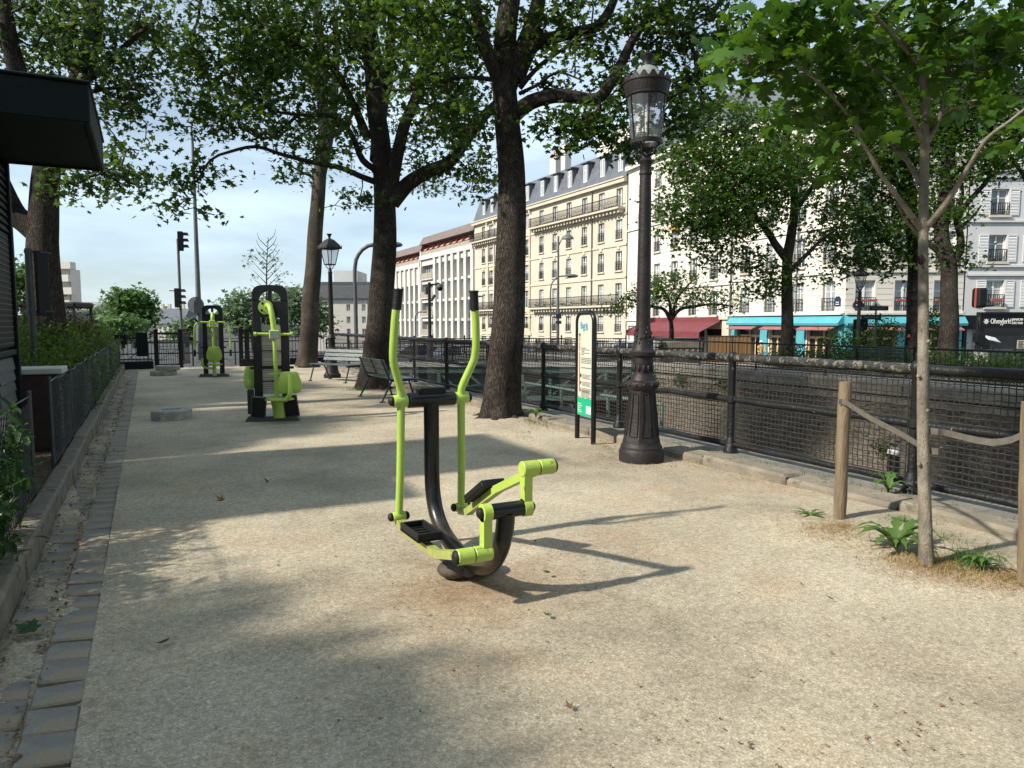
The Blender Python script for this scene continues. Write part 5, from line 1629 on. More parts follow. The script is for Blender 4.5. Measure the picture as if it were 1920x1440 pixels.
def square_lamp(label, loc, sc, rz=0.0):
    t = thing('lantern_post', label, 'street lamp', loc, rz, 'square lantern posts')
    t.scale = (sc, sc, sc)
    MB().lathe([(.27, 0), (.27, .1), (.23, .14), (.2, .2), (.16, .5), (.14, .84), (.17, .88), (.16, .93), (.11, .97), (.105, 1.2), (.13, 1.25), (.11, 1.3), (.08, 1.36)], 16).build('pedestal', M['lamp_iron'], t, 35)
    MB().lathe([(.08, 1.36), (.075, 2.2), (.062, 3.25), (.075, 3.28), (.05, 3.33), (.045, 3.4)], 14).build('shaft', M['lamp_iron'], t, 40)
    b = MB()
    for (sx, sy) in ((-1, -1), (1, -1), (1, 1), (-1, 1)):
        b.tube(smooth_path([(sx * .03, sy * .03, 3.38), (sx * .06, sy * .06, 3.42), (sx * .1, sy * .1, 3.52)], .03), .014, 6)
    b.build('cradle', M['lamp_iron'], t, 60)
    w0, w1, z0, z1 = .12, .2, 3.52, 4.0
    fr_ = MB()
    for (sx, sy) in ((-1, -1), (1, -1), (1, 1), (-1, 1)):
        fr_.bar((sx * w0, sy * w0, z0), (sx * w1, sy * w1, z1), .022, .022)
    for (w_, z) in ((w0, z0), (w1, z1)):
        for (a, c) in (((-1, -1), (1, -1)), ((1, -1), (1, 1)), ((1, 1), (-1, 1)), ((-1, 1), (-1, -1))):
            fr_.bar((a[0] * w_, a[1] * w_, z), (c[0] * w_, c[1] * w_, z), .026, .03)
    fr_.build('lantern_frame', M['lamp_iron'], t)
    for (a, c) in (((-1, -1), (1, -1)), ((1, -1), (1, 1)), ((1, 1), (-1, 1)), ((-1, 1), (-1, -1))):
        k0, k1 = w0 - .004, w1 - .004
        MB().add([(a[0] * k0, a[1] * k0, z0), (c[0] * k0, c[1] * k0, z0), (c[0] * k1, c[1] * k1, z1), (a[0] * k1, a[1] * k1, z1)], [(0, 1, 2, 3)]).build('pane', M['lamp_glass'], t)
    b = MB()
    prof_ = [(.27, 4.0), (.27, 4.04), (.21, 4.14), (.11, 4.27), (.05, 4.31)]
    vs_ = [(sx * r_, sy * r_, z) for r_, z in prof_ for sx, sy in ((-1, -1), (1, -1), (1, 1), (-1, 1))]
    fs_ = [(3, 2, 1, 0), tuple(len(vs_) - 4 + k for k in range(4))]
    for i in range(len(prof_) - 1):
        for k in range(4):
            fs_.append((i * 4 + k, i * 4 + (k + 1) % 4, i * 4 + 4 + (k + 1) % 4, i * 4 + 4 + k))
    b.add(vs_, fs_)
    b.build('lantern_roof', M['lamp_iron'], t)
    MB().lathe([(.05, 4.3), (.035, 4.36), (.05, 4.4), (.09, 4.46), (.05, 4.45), (.0, 4.43)], 8).build('finial', M['lamp_iron'], t, 35)
    for (sx, sy) in ((-1, -1), (1, -1), (1, 1), (-1, 1)):
        MB().prism([(-.03, 0), (.03, 0), (0, .08)], (sx * .26, sy * .26, 4.03), (sy * .7, -sx * .7, 0), (0, 0, 1), (sx * .7, sy * .7, 0), .02).build('corner_crest', M['lamp_iron'], t)
square_lamp('black square lantern post between the two leafy trunks and benches', (4.62, 20.2, 0), .9, R(20))
l3 = at(1610, 600, 25)
square_lamp('black square lantern post on the far bank before the turquoise shop', (l3.x, l3.y, -.02), .8, R(25))

# ------------------------------------------------------------------ information board
def info_board():
    t = thing('information_board', 'tall cream information board with green foot in a black arched frame', 'sign', (5.07, 7.8, 0), R(-8))
    W_, H_ = .25, 1.68         # half width along local Y
    r_ = .13
    pts = [(0, W_, -.02), (0, W_, .5), (0, W_, H_ - r_)] + [(0, W_ - r_ + r_ * math.cos(a), H_ - r_ + r_ * math.sin(a)) for a in [math.pi / 2 * k / 6 for k in range(1, 7)]] \
        + [(0, -W_ + r_ - r_ * math.sin(a), H_ - r_ + r_ * math.cos(a)) for a in [math.pi / 2 * k / 6 for k in range(0, 7)]] + [(0, -W_, .5), (0, -W_, -.02)]
    MB().tube(pts, .033, 12).build('frame', M['black_enamel'], t, 40)
    c = W_ - .012
    rr = .1
    poly = [(-c, .33), (c, .33)] + [(c - rr + rr * math.cos(a), H_ - .02 - rr + rr * math.sin(a)) for a in [math.pi / 2 * k / 5 for k in range(6)]] + [(-c + rr - rr * math.sin(a), H_ - .02 - rr + rr * math.cos(a)) for a in [math.pi / 2 * k / 5 for k in range(6)]]
    pn = MB().prism(poly, (0, 0, 0), (0, 1, 0), (0, 0, 1), (1, 0, 0), .02).build('panel', M['board_cream'], t)
    F_ = -.0125
    def rect(y0, y1, z0, z1, mat, nm, kind=None):
        # reading side is -X: left of the sheet is +Y
        return MB().box(F_ - .002, F_, -y1, -y0, z0, z1).build(nm, mat, pn, None, kind)
    # green foot with ragged grass edge
    zig = [(-c + .004, .335), (c - .004, .335)]
    n = 40
    for k in range(n + 1):
        y = c - .004 - (2 * c - .008) * k / n
        zig.append((y, .545 + (.03 if k % 2 else 0) * random.uniform(.4, 1.2) + .012 * random.random()))
    MB().prism(zig, (F_ - .0005, 0, 0), (0, 1, 0), (0, 0, 1), (1, 0, 0), .0022).build('green_band', M['print_green'], pn)
    MB().box(F_ - .0045, F_ - .0022, -.195, -.06, .37, .47).build('white_box', M['white_print'], pn)
    b = MB()
    for k in range(5):
        b.box(F_ - .0045, F_ - .0022, .06 + .03 * (k % 3), .205, .372 + k * .027, .378 + k * .027)
    b.build('white_text', M['white_print'], pn, None, 'stuff')
    # red height scale
    for (z0, z1) in ((.64, 1.16), (1.18, 1.29), (1.31, 1.38)):
        rect(-.172, -.155, z0, z1, M['print_red'], 'red_scale')
    rect(-.185, -.145, 1.38, 1.41, M['print_dark'], 'scale_head')
    b = MB()
    z = 1.225
    lines = [.1, .16, .06, .17, .05, None, .2, .2, .2, .19, None, None, .2]
    for k, w_ in enumerate(lines):
        if w_:
            b.box(F_ - .002, F_, -(-.11 + w_ * 1.45), .11, z - .009, z)
        z -= .0215
    for (z0, nl) in ((.87, 4), (.775, 4), (.69, 4)):
        for k in range(nl):
            b.box(F_ - .002, F_, -(.18 - .02 * (k % 3)), .08, z0 - k * .016, z0 - k * .016 + .006)
    for k in range(7):
        b.box(F_ - .002, F_, -(.19 - .03 * (k % 3)), .11, .58 + k * .014, .585 + k * .014)
    b.build('printed_text', M['print_grey'], pn, None, 'stuff')
    rect(-.1, .2, .965, .97, M['print_green'], 'green_rule')
    # pictograms of people
    for i, z0 in enumerate((.835, .74, .65)):
        b = MB()
        for q in ((-.012, .012) if i == 0 else (0,)):
            y = .125 + q
            b.box(F_ - .002, F_, y - .008, y + .008, z0, z0 + .032)
            b.box(F_ - .002, F_, y - .006, y + .006, z0 + .036, z0 + .048)
            if i == 1:
                b.box(F_ - .002, F_, y - .02, y + .02, z0 + .02, z0 + .028)
        b.build('pictogram', M['print_dark'], pn)
    # blue emblem of three rounded letters
    for i, (y, dz) in enumerate(((.11, .02), (.035, -.012), (-.055, 0))):
        b = MB()
        z0 = 1.46 + dz
        b.tube([(F_, y + .025, z0), (F_, y + .025, z0 + .08)], .009, 6)
        b.tube(smooth_path([(F_, y + .025, z0 + .08), (F_, y - .01, z0 + .07), (F_, y - .012, z0 + .045), (F_, y + .02, z0 + .04)], .01), .007, 6)
        b.tube(smooth_path([(F_, y + .02, z0 + .04), (F_, y - .02, z0 + .035), (F_, y - .022, z0 + .008), (F_, y + .025, z0)], .01), .009, 6)
        if i == 1:
            b.box(F_ - .004, F_, y - .04, y - .025, z0 + .06, z0 + .085)
        b.v = [(min(max(x, F_ - .003), F_), y_, z_) for x, y_, z_ in b.v]
        b.build('emblem_letter', M['print_blue'], pn)
info_board()

# ------------------------------------------------------------------ stakes and straps of the sapling
def stake(label, x, y, h, lean):
    b = MB()
    pts = [(0, 0, -.05), (lean * .3, .0, h * .3), (lean * .6, .004, h * .65), (lean, 0, h)]
    P_ = smooth_path(pts, .12)
    b.tube(P_, [.047 * (1 + .04 * math.sin(4 * i)) for i in range(len(P_))], 16)
    o = b.build('tree_stake', M['post_wood'], None, 50)
    o.location = (x, y, 0)
    return tag(o, label, 'stake', 'stakes of the young tree')
stake('round wooden stake left of the young maple', 4.73, 3.66, 1.1, .01)
stake('wooden stake cut by the right edge of the picture', 4.535, 2.235, 1.1, -.075)
def strap():
    t = thing('tree_strap', 'slack grey webbing strap tying the young maple to its stakes', 'strap', (4.35, 2.72, .8))
    o = Vector((4.35, 2.72, .8))
    def ribbon(pts, nm):
        P_ = smooth_path(pts, .05)
        b = MB()
        for i, p in enumerate(P_):
            b.v += [tuple(p - o + Vector((0, 0, -.02))), tuple(p - o + Vector((0, 0, .02))), tuple(p - o + Vector((-.004, -.004, .02))), tuple(p - o + Vector((-.004, -.004, -.02)))]
        for i in range(len(P_) - 1):
            for k in range(4):
                a, c = i * 4 + k, i * 4 + (k + 1) % 4
                b.f.append((a, c, c + 4, a + 4))
                b.m.append(0)
        b.build(nm, M['strap'], t, 40)
    ribbon([(4.67, 3.66, .95), (4.69, 3.61, .945), (4.58, 3.35, .88), (4.45, 3.0, .81), (4.34, 2.78, .765), (4.295, 2.72, .76), (4.32, 2.665, .757), (4.37, 2.668, .76), (4.39, 2.7, .76)], 'strap_band')
    ribbon([(4.295, 2.72, .885), (4.315, 2.67, .88), (4.36, 2.655, .875), (4.42, 2.55, .85), (4.45, 2.43, .84), (4.47, 2.33, .87), (4.485, 2.24, .93), (4.49, 2.16, .95)], 'strap_band')
strap()

# ------------------------------------------------------------------ kiosk on the left
def kiosk():
    X1, Y0, Y1, Z1 = -1.23, 7.4, 9.0, 3.33
    t = thing('park_kiosk', 'dark green wooden park kiosk with an overhanging roof at the path edge', 'kiosk', (-2.6, 8, .1))
    o = Vector((-2.6, 8, .1))
    def bx_(x0, x1, y0, y1, z0, z1, nm, mat, par=None, c=.01):
        return MB().cbox(x0 - o.x, x1 - o.x, y0 - o.y, y1 - o.y, z0 - o.z, z1 - o.z, c).build(nm, M[mat], par or t)
    bx_(-4.1, X1 - .04, Y0 + .04, Y1 - .04, .1, Z1, 'wall', 'dark_green')
    for (x, y) in ((X1, Y0), (X1, Y1), (-4.1, Y0), (-4.1, Y1)):
        bx_(x - .07, x + .03, y - .05, y + .05, .1, Z1 - .02, 'corner_post', 'dark_green')
    for k in range(9):                                      # lower clapboards on the side towards the path
        z = .25 + k * .11
        MB().obox((X1 - .025 - o.x, Y1 - .5 - o.y, z - o.z), .02, .86, .125, Matrix.Rotation(R(-9), 3, 'Y')).build('clapboard', M['grey_board'], t)
    for k in range(9):
        z = .25 + k * .13
        MB().obox((-2.6 - o.x, Y0 - .0 - o.y, z - o.z), 2.85, .02, .14, Matrix.Rotation(R(9), 3, 'X')).build('clapboard', M['dark_green'], t)
    bx_(X1 - .04, X1 + .02, Y0 + .1, Y1 - .1, 1.22, 1.28, 'ledge', 'dark_green')
    # louvred shutter with pale battens
    sh = bx_(X1 - .035, X1 + .0, Y0 + .15, Y1 - .08, 1.3, 2.45, 'shutter', 'dark_green')
    for k in range(20):
        z = 1.34 + k * .055
        MB().box(X1 + .001 - o.x, X1 + .008 - o.x, Y1 - 1.0 - o.y, Y1 - .12 - o.y, z - o.z, z + .012 - o.z).build('batten', M['batten'], sh)
    for k in range(9):
        z = 2.5 + k * .075
        MB().obox((X1 - .01 - o.x, (Y0 + Y1) / 2 - o.y, z - o.z), .012, Y1 - Y0 - .14, .07, Matrix.Rotation(R(-25), 3, 'Y')).build('louvre', M['batten'], t)
    bx_(-4.6, -1.75, 6.15, Y0 + .02, .1, 2.9, 'unseen_annex', 'dark_green')  # annex added out of view to widen the shade band on the path
    bx_(-4.7, -1.65, 6.05, Y0 - .02, 2.9, 3.0, 'unseen_annex_roof', 'dark_green')
    # roof slab with fascia boards and mossy top
    bx_(-4.8, -.4, Y0 - .42, Y1 + .03, Z1 - .12, Z1 - .05, 'soffit', 'dark_green')
    rf = bx_(-4.85, -.38, Y0 - .46, Y0 - .4, Z1 - .14, Z1 + .17, 'fascia', 'dark_green')
    bx_(-.4, -.35, Y0 - .46, Y1 + .09, Z1 - .14, Z1 + .17, 'fascia', 'dark_green')
    bx_(-4.85, -.38, Y1 + .04, Y1 + .09, Z1 - .14, Z1 + .17, 'fascia', 'dark_green')
    b = MB().cbox(-4.9 - o.x, -.335 - o.x, Y0 - .48 - o.y, Y1 + .11 - o.y, Z1 + .17 - o.z, Z1 + .195 - o.z, .008)
    b.build('roof', M['dark_green'], t)
    P_ = np.stack([rng.uniform(-4.8, -.34, 900), np.where(rng.random(900) < .5, Y0 - .47 + rng.uniform(0, .1, 900), rng.uniform(Y0 - .46, Y1, 900)), np.full(900, Z1 + .2)], 1) - np.array(o)
    m_ = link('roof_moss', leaves_mesh('roof_moss', P_, .022, 'oval', M['leaf_red'], .9, 0), t, 'stuff')
kiosk()

# dark red cabinet with a pale top behind the fence
cb = thing('red_cabinet', 'dark red utility cabinet with an off-white slab top beside the kiosk', 'cabinet', (-1.2, 9.62, .1))
MB().cbox(-.36, .3, -.25, .25, 0, .88, .012).build('cabinet_body', M['rust_red'], cb)
MB().cbox(-.4, .34, -.29, .29, .88, .945, .01).build('slab_top', M['white_slab'], cb)
MB().cbox(-.3, .24, -.262, -.252, .05, .82, .004).build('cabinet_door', M['rust_red'], cb)
# sign post behind the cabinet
sp = thing('sign_post', 'grey green post with a dark sign panel turned edge-on above the hedge', 'sign', (-1.35, 11.3, .1))
MB().tube([(0, 0, 0), (0, 0, 2.42)], .042, 14).build('post', M['post_green'], sp, 40)
MB().obox((.13, .06, 1.97), .2, .03, .86, Matrix.Rotation(R(48), 3, 'Z'), .008).build('sign_panel', M['signal_black'], sp)
MB().obox((.143, .047, 1.97), .16, .006, .8, Matrix.Rotation(R(48), 3, 'Z')).build('sign_face', M['shop_black'], sp)
for z in (1.58, 2.36):
    MB().lathe([(.05, z), (.05, z + .04)], 12).bar((0, 0, z + .02), (.25, .1, z + .02), .02, .02).build('clamp', M['post_green'], sp)

# ------------------------------------------------------------------ chain-link fences on the left
def chain_fence(label, y0, y1, h, x=-.87):
    t = thing('chain_link_fence', label, 'fence', (x, y0, .12), 0, 'chain-link fence along the planting bed')
    L_ = y1 - y0
    n = max(1, int(L_ / 2.0))
    pm_ = MB().tube([(0, 0, 0), (0, 0, h + .03)], .017, 8).ball((0, 0, h + .03), .02, 8, 5).mesh('post', M['post_green'], 40)
    for k in range(n + 1):
        link('post', pm_, t, loc=(0, L_ * k / n, 0))
    for z in (.04, h - .01):
        pts = [(.01 * math.sin(3.1 * k), L_ * k / (4 * n), z + (.02 * math.sin(2.3 * k) if z > .5 else 0)) for k in range(4 * n + 1)]
        MB().tube(pts, .006, 6).build('tension_wire', M['galv'], t, 60)
    st = .085 if y0 < 8 else .1
    V, Fq = [], []
    b = MB()
    hh = h - .02
    c = -hh
    while c < L_:
        for s in (1, -1):
            ya, yb = c, c + hh
            a0, a1 = max(0, ya), min(L_, yb)
            if a1 - a0 < .03:
                continue
            za, zb = (a0 - ya), (a1 - ya)
            if s < 0:
                za, zb = hh - za, hh - zb
            seg = 4
            pts = []
            for q in range(seg + 1):
                f = q / seg
                yy = a0 + (a1 - a0) * f
                zz = za + (zb - za) * f
                pts.append((.014 * math.sin(1.9 * yy) * math.sin(math.pi * zz / hh) + .003 * s, yy, zz + .035 * math.sin(2.4 * yy) * (zz / hh)))
            b.tube(pts, .0032, 4, False)
        c += st
    b.build('wire_mesh', M['galv'], t, None, 'stuff')
chain_fence('short piece of sagging chain-link fence nearest the camera', 4.4, 6.86, .84)
chain_fence('long sagging chain-link fence running from the red cabinet to the gate', 8.2, 27.0, .86)

# ------------------------------------------------------------------ fence and gates at the end of the park
def park_gate():
    t = thing('park_fence', 'black picket fence with gate posts and plates closing the end of the path', 'fence', (0, 27.0, 0))
    def plinth(x0, x1):
        MB().cbox(x0, x1, -.1, .1, -.02, .26, .02).build('plinth', M['shop_black'], t)
    plinth(-4.5, .15)
    plinth(2.95, 6.0)
    def pickets(x0, x1, z0=.26, h=1.0):
        b = MB()
        n = int((x1 - x0) / .115)
        for k in range(n + 1):
            x = x0 + (x1 - x0) * k / n
            b.tube([(x, 0, z0), (x, 0, z0 + h + .06 * (k % 2))], .009, 4)
        b.build('pickets', M['black_iron'], t, None, 'stuff')
        for z in (z0 + .05, z0 + h - .25):
            MB().box(x0, x1, -.015, .015, z, z + .035).build('rail', M['black_iron'], t)
    pickets(-4.5, .1)
    pickets(3.0, 6.0)
    for x in (.25, 1.0, 2.95, 3.15):
        p_ = MB().cbox(x - .07, x + .07, -.07, .07, 0, 1.28, .01).build('gate_post', M['black_iron'], t)
        MB().cbox(x - .085, x + .085, -.085, .085, 1.28, 1.33, .01).build('post_cap', M['black_iron'], p_)
    # fixed leaf with a square grid panel between the two left posts
    lf = MB().box(.32, .93, -.02, .02, 1.16, 1.22).box(.32, .93, -.02, .02, .1, .15).build('gate_leaf', M['black_iron'], t)
    b = MB()
    for k in range(6):
        x = .34 + k * .115
        b.box(x, x + .02, -.012, .0, .62, 1.16)
    for k in range(6):
        z = .64 + k * .1
        b.box(.33, .93, -.013, .001, z, z + .016)
    b.build('grid_panel', M['galv'], lf, None, 'stuff')
    b = MB()
    for k in range(9):
        x = .34 + k * .07
        b.tube([(x, 0, .12), (x, 0, .64)], .007, 4)
    b.build('pickets', M['black_iron'], lf, None, 'stuff')
    # open leaf swung towards the street
    b = MB()
    for k in range(10):
        f = k / 9
        b.tube([(1.07 + .25 * f, .1 + .75 * f, .12), (1.07 + .25 * f, .1 + .75 * f, 1.2)], .009, 4)
    b.bar((1.07, .1, 1.2), (1.32, .85, 1.2), .03, .04).bar((1.07, .1, .15), (1.32, .85, .15), .03, .04)
    b.build('open_gate_leaf', M['black_iron'], t)
    MB().cbox(-.98, -.62, -.04, -.02, .82, 1.15, .006).build('notice_plate', M['shop_black'], t)
    MB().cbox(-.35, .0, -.06, -.02, .42, 1.22, .006).build('notice_board', M['dark_green'], t)
    MB().cbox(3.3, 3.68, -.05, -.02, .55, 1.1, .006).build('notice_plate', M['galv'], t)
    for (xa, xb) in ((-.62, .1), (3.9, 4.6)):
        MB().bar((xa, .02, .3), (xb, .02, .95), .02, .025).build('brace', M['black_iron'], t)
park_gate()
# street railing with sheet panels beyond the gate
sr = thing('street_guardrail', 'low grey street guardrail beyond the park gate', 'railing', (0, 29.4, -.09))
for x in np.arange(-6, 6.1, 1.5):
    MB().tube([(x, 0, 0), (x, 0, .95)], .03, 8).build('post', M['grey_metal'], sr, 40)
for z in (.5, .92):
    MB().tube([(-6, 0, z), (6, 0, z)], .026, 8).build('rail', M['galv'], sr, 40)
for x in np.arange(-6, 5.9, 1.5):
    MB().bar((x + .1, 0, .1), (x + 1.4, 0, .9), .016, .016).bar((x + 1.4, 0, .1), (x + .1, 0, .9), .016, .016).build('cross_brace', M['grey_metal'], sr)
# ------------------------------------------------------------------ poles, signals and street lights in the background
def signal_head(parent, c, rz, lens=True):
    rot = Matrix.Rotation(rz, 3, 'Z')
    h = MB().obox(c, .26, .22, .82, rot, .02).build('signal_head', M['signal_black'], parent)
    for k, z in enumerate((.26, 0, -.26)):
        p = Vector(c) + rot @ Vector((0, -.115, z))
        b = MB().prism([(.1 * math.cos(a), .1 * math.sin(a)) for a in [2 * math.pi * q / 14 for q in range(14)]], p, rot @ Vector((1, 0, 0)), (0, 0, 1), rot @ Vector((0, -1, 0)), .012)
        b.build('lens', M['green_light'] if (lens and k == 2) else M['sign_back'], h)
        v = MB()
        n = 8
        for q in range(n + 1):
            a = math.pi * q / n
            for (rr, d) in ((.12, 0), (.12, -.22 + .05 * math.sin(a)), (.108, -.22 + .05 * math.sin(a)), (.108, 0)):
                v.v.append(tuple(p + rot @ Vector((rr * math.cos(a), d, rr * math.sin(a)))))
        for q in range(n):
            for s in range(3):
                v.f.append((q * 4 + s, q * 4 + 4 + s, q * 4 + 5 + s, q * 4 + 1 + s))
                v.m.append(0)
        v.build('visor', M['signal_black'], h)
    return h
p = at(341, 640, 31)
tl = thing('traffic_light', 'tall traffic light pole with a low three lens head and another on top', 'traffic light', (p.x, p.y, -.1))
MB().tube([(0, 0, 0), (0, 0, 1.2), (0, 0, 1.3), (0, 0, 5.25)], [.085, .085, .06, .055], 12).build('pole', M['grey_metal'], tl, 40)
signal_head(tl, (-.1, -.05, 2.72), R(75))
signal_head(tl, (.1, -.05, 5.15), R(82), False)
MB().obox((-.3, -.05, 3.02), .25, .2, .03).build('bracket', M['signal_black'], tl)
p = at(375, 640, 31.5)
tp = thing('lighting_mast', 'tall tapering grey lighting mast with the back of a round sign', 'lamp post', (p.x, p.y, -.1))
MB().tube([(0, 0, 0), (0, 0, 1.4), (0, 0, 1.5), (0, 0, 9.6)], [.16, .16, .12, .055], 14).build('mast', M['grey_metal'], tp, 40)
b = MB().prism([(.36 * math.cos(a), .36 * math.sin(a)) for a in [2 * math.pi * q / 28 for q in range(28)]], (-.12, -.14, 2.42), RT, (0, 0, 1), (FW.x, FW.y, 0), .02)
b.build('round_sign', M['sign_back'], tp)
MB().tube(smooth_path([(0, 0, 9.5), (0, -.1, 10.2), (.4, -.2, 10.6), (1.0, -.3, 10.7)], .2), .04, 8).build('arm', M['grey_metal'], tp, 40)
MB().ball((1.3, -.35, 10.68), .3, 12, 6, (1, .45, .25)).build('lamp_head', M['grey_metal'], tp, 60)

def gooseneck(label, px, D, top_y, reach_px, z0=STREET, r_=.06, head=True):
    p = at(px, 640, D)
    ztop = at(px, top_y, D).z - z0
    t = thing('gooseneck_lamp', label, 'street lamp', (p.x, p.y, z0), 0, 'curved street lights along the quay')
    d = RT * (reach_px * D / FOC)
    rr = abs(reach_px) * D / FOC
    P_ = [Vector((0, 0, 0)), Vector((0, 0, ztop * .5)), Vector((0, 0, ztop - rr * .8)), d * .12 + Vector((0, 0, ztop - rr * .35)), d * .45 + Vector((0, 0, ztop - rr * .05)), d + Vector((0, 0, ztop))]
    MB().tube(smooth_path(P_, .25), r_, 10).build('pole', M['grey_metal'], t, 40)
    MB().ball(d * 1.25 + Vector((0, 0, ztop)), rr * .5, 14, 6, (.8, .5, .22)).build('lamp_head', M['sign_back'], t, 60)
gooseneck('tall curved street light half hidden by the forked tree', 668, 33, 460, 55, -.1, .09)
gooseneck('pale curved street light before the balconied block', 779, 70, 585, 14)
gooseneck('curved street light left of the straight near tree', 880, 70, 556, 16)
gooseneck('low curved street light before the cream building', 1032, 60, 518, 32)
p = at(1046, 640, 58)
tm = thing('twin_arm_lamp', 'tall pole with a hooded lamp before the cream building', 'lamp post', (p.x, p.y, STREET))
zt = at(1046, 445, 58).z - STREET
MB().tube([(0, 0, 0), (0, 0, 3), (0, 0, zt)], [.13, .11, .07], 10).build('pole', M['grey_metal'], tm, 40)
MB().tube(smooth_path([(0, 0, zt - .8), tuple(RT * .3 + Vector((0, 0, zt - .2))), tuple(RT * .7 + Vector((0, 0, zt)))], .1), .05, 8).build('arm', M['grey_metal'], tm, 40)
MB().lathe([(.5, -.12), (.45, .05), (.2, .22), (.05, .3)], 14, RT * .75 + Vector((0, 0, zt - .1))).build('lamp_hood', M['sign_back'], tm, 40)
MB().obox((0, -.1, 3.4), .5, .06, .4).obox((0, -.1, 2.9), .5, .06, .25).build('sign_plate', M['blue_plate'], tm)

p = at(806, 640, 30)
cc = thing('camera_pole', 'black pole carrying a domed surveillance camera and speakers', 'camera pole', (p.x, p.y, -.25))
zt = at(806, 530, 30).z + .25
MB().tube([(0, 0, 0), (0, 0, 1.2), (0, 0, 1.3), (0, 0, zt)], [.11, .11, .07, .065], 12).build('pole', M['signal_black'], cc, 40)
d = RT
MB().tube([(0, 0, zt - .12), tuple(d * .45 + Vector((0, 0, zt - .05)))], .035, 8).build('arm', M['signal_black'], cc, 40)
MB().lathe([(.05, .0), (.12, -.02), (.13, -.14)], 14, d * .45 + Vector((0, 0, zt - .06))).build('dome_housing', M['sign_back'], cc, 40)
MB().ball(d * .45 + Vector((0, 0, zt - .24)), .12, 12, 8).build('dome', M['signal_black'], cc, 60)
MB().obox(d * .15 + Vector((0, 0, zt - .65)), .1, .1, .3, Matrix.Rotation(.6, 3, 'Y')).build('speaker', M['sign_back'], cc)
MB().obox(d * -.12 + Vector((0, 0, zt - .35)), .14, .14, .3).build('control_box', M['sign_back'], cc)

# signal on the far bank, its head turned half away, in front of the black shop
p = at(1832, 640, 22.5)
ts = thing('street_signal', 'black covered traffic signal with an orange edge in front of the black shopfront', 'traffic light', (p.x, p.y, -.02))
MB().tube([(0, 0, 0), (0, 0, 1.9)], .06, 10).build('pole', M['signal_black'], ts, 40)
rot = Matrix.Rotation(R(-20), 3, 'Z')
hd = MB().obox((0, 0, 2.35), .34, .34, .62, rot, .06).build('signal_head', M['signal_black'], ts)
MB().obox(RT * -.2 - Vector((FW.x, FW.y, 0)) * .12 + Vector((0, 0, 2.35)), .05, .02, .6, Matrix.Rotation(-YAW, 3, 'Z')).build('orange_edge', M['print_red'], hd)
MB().obox((.12, -.2, 2.1), .2, .26, .05, rot).build('visor', M['signal_black'], hd)
MB().prism([(.2 * math.cos(a), .2 * math.sin(a)) for a in [2 * math.pi * q / 24 for q in range(24)]], (-.08, -.08, 1.62), RT * .6 + Vector((FW.x, FW.y, 0)) * .8, (0, 0, 1), RT * .8 - Vector((FW.x, FW.y, 0)) * .6, .03).build('round_sign', M['signal_black'], ts)
MB().obox((0, -.05, 1.1), .3, .2, .3, rot, .01).build('control_box', M['signal_black'], ts)

# street-name finger signs and dark map panel beside the far lantern
p = at(1640, 640, 25.5)
fs = thing('finger_sign', 'post with two dark street direction plates beside the far lantern', 'sign', (p.x, p.y, -.02))
MB().tube([(0, 0, 0), (0, 0, 2.25)], .03, 8).build('post', M['grey_metal'], fs, 40)
ang = math.atan2(RT.y, RT.x)
for (dx, z, w_) in ((.06, 2.08, .68), (-.2, 1.76, .72)):
    pl = MB().obox(RT * dx + Vector((0, -.04, z)), w_, .03, .16, Matrix.Rotation(ang, 3, 'Z'), .006).build('direction_plate', M['shop_black'], fs)
    MB().obox(RT * dx + Vector((0, -.04, z)) - Vector((FW.x, FW.y, 0)) * .018, w_ * .7, .004, .05, Matrix.Rotation(ang, 3, 'Z')).build('plate_print', M['galv'], pl)
p = at(1612, 640, 26)
mpn_ = thing('map_panel', 'dark green rounded map panel behind the far lantern post', 'sign', (p.x, p.y, -.02), ang)
MB().prism(arch_poly(.5, .95, .08, 4), (0, 0, .75), (1, 0, 0), (0, 0, 1), (0, 1, 0), .06).build('panel', M['dark_green'], mpn_)
MB().tube([(-.24, 0, 0), (-.24, 0, 1.68), (.24, 0, 1.68), (.24, 0, 0)], .025, 6).build('frame', M['black_iron'], mpn_, 40)

# hoarding of brown corrugated panels on the far quay
p = at(1327, 640, 28)
hw = thing('hoarding', 'brown ribbed hoarding panels in grey frames beyond the stone pier', 'hoarding', (p.x, p.y, -.1), ang)
for k, (x0, x1, r_) in enumerate(((0, .95, 0), (.98, 1.68, 0))):
    n = int((x1 - x0) / .075)
    for j in range(n):
        xa = x0 + (x1 - x0) * j / n
        MB().box(xa + .004, xa + (x1 - x0) / n - .004, -.02 if j % 2 else -.035, 0, .05, 1.1).build('plank', M['wood_panel'], hw)
    MB().box(x0 - .02, x0 + .01, -.04, .03, 0, 1.16).box(x0, x1, -.04, .03, 1.1, 1.14).build('frame', M['galv'], hw)
p = at(1240, 640, 29.5)
bsk = thing('site_fence', 'grey site cabin roof and mesh barrier behind the stone pier', 'barrier', (p.x, p.y, -.1), ang)
MB().cbox(.3, 1.9, 1.4, 2.8, 0, .93, .03).build('cabin', M['sign_back'], bsk)
MB().box(.28, 1.92, 1.35, 2.85, .93, .98).build('cabin_roof', M['grey_metal'], bsk)

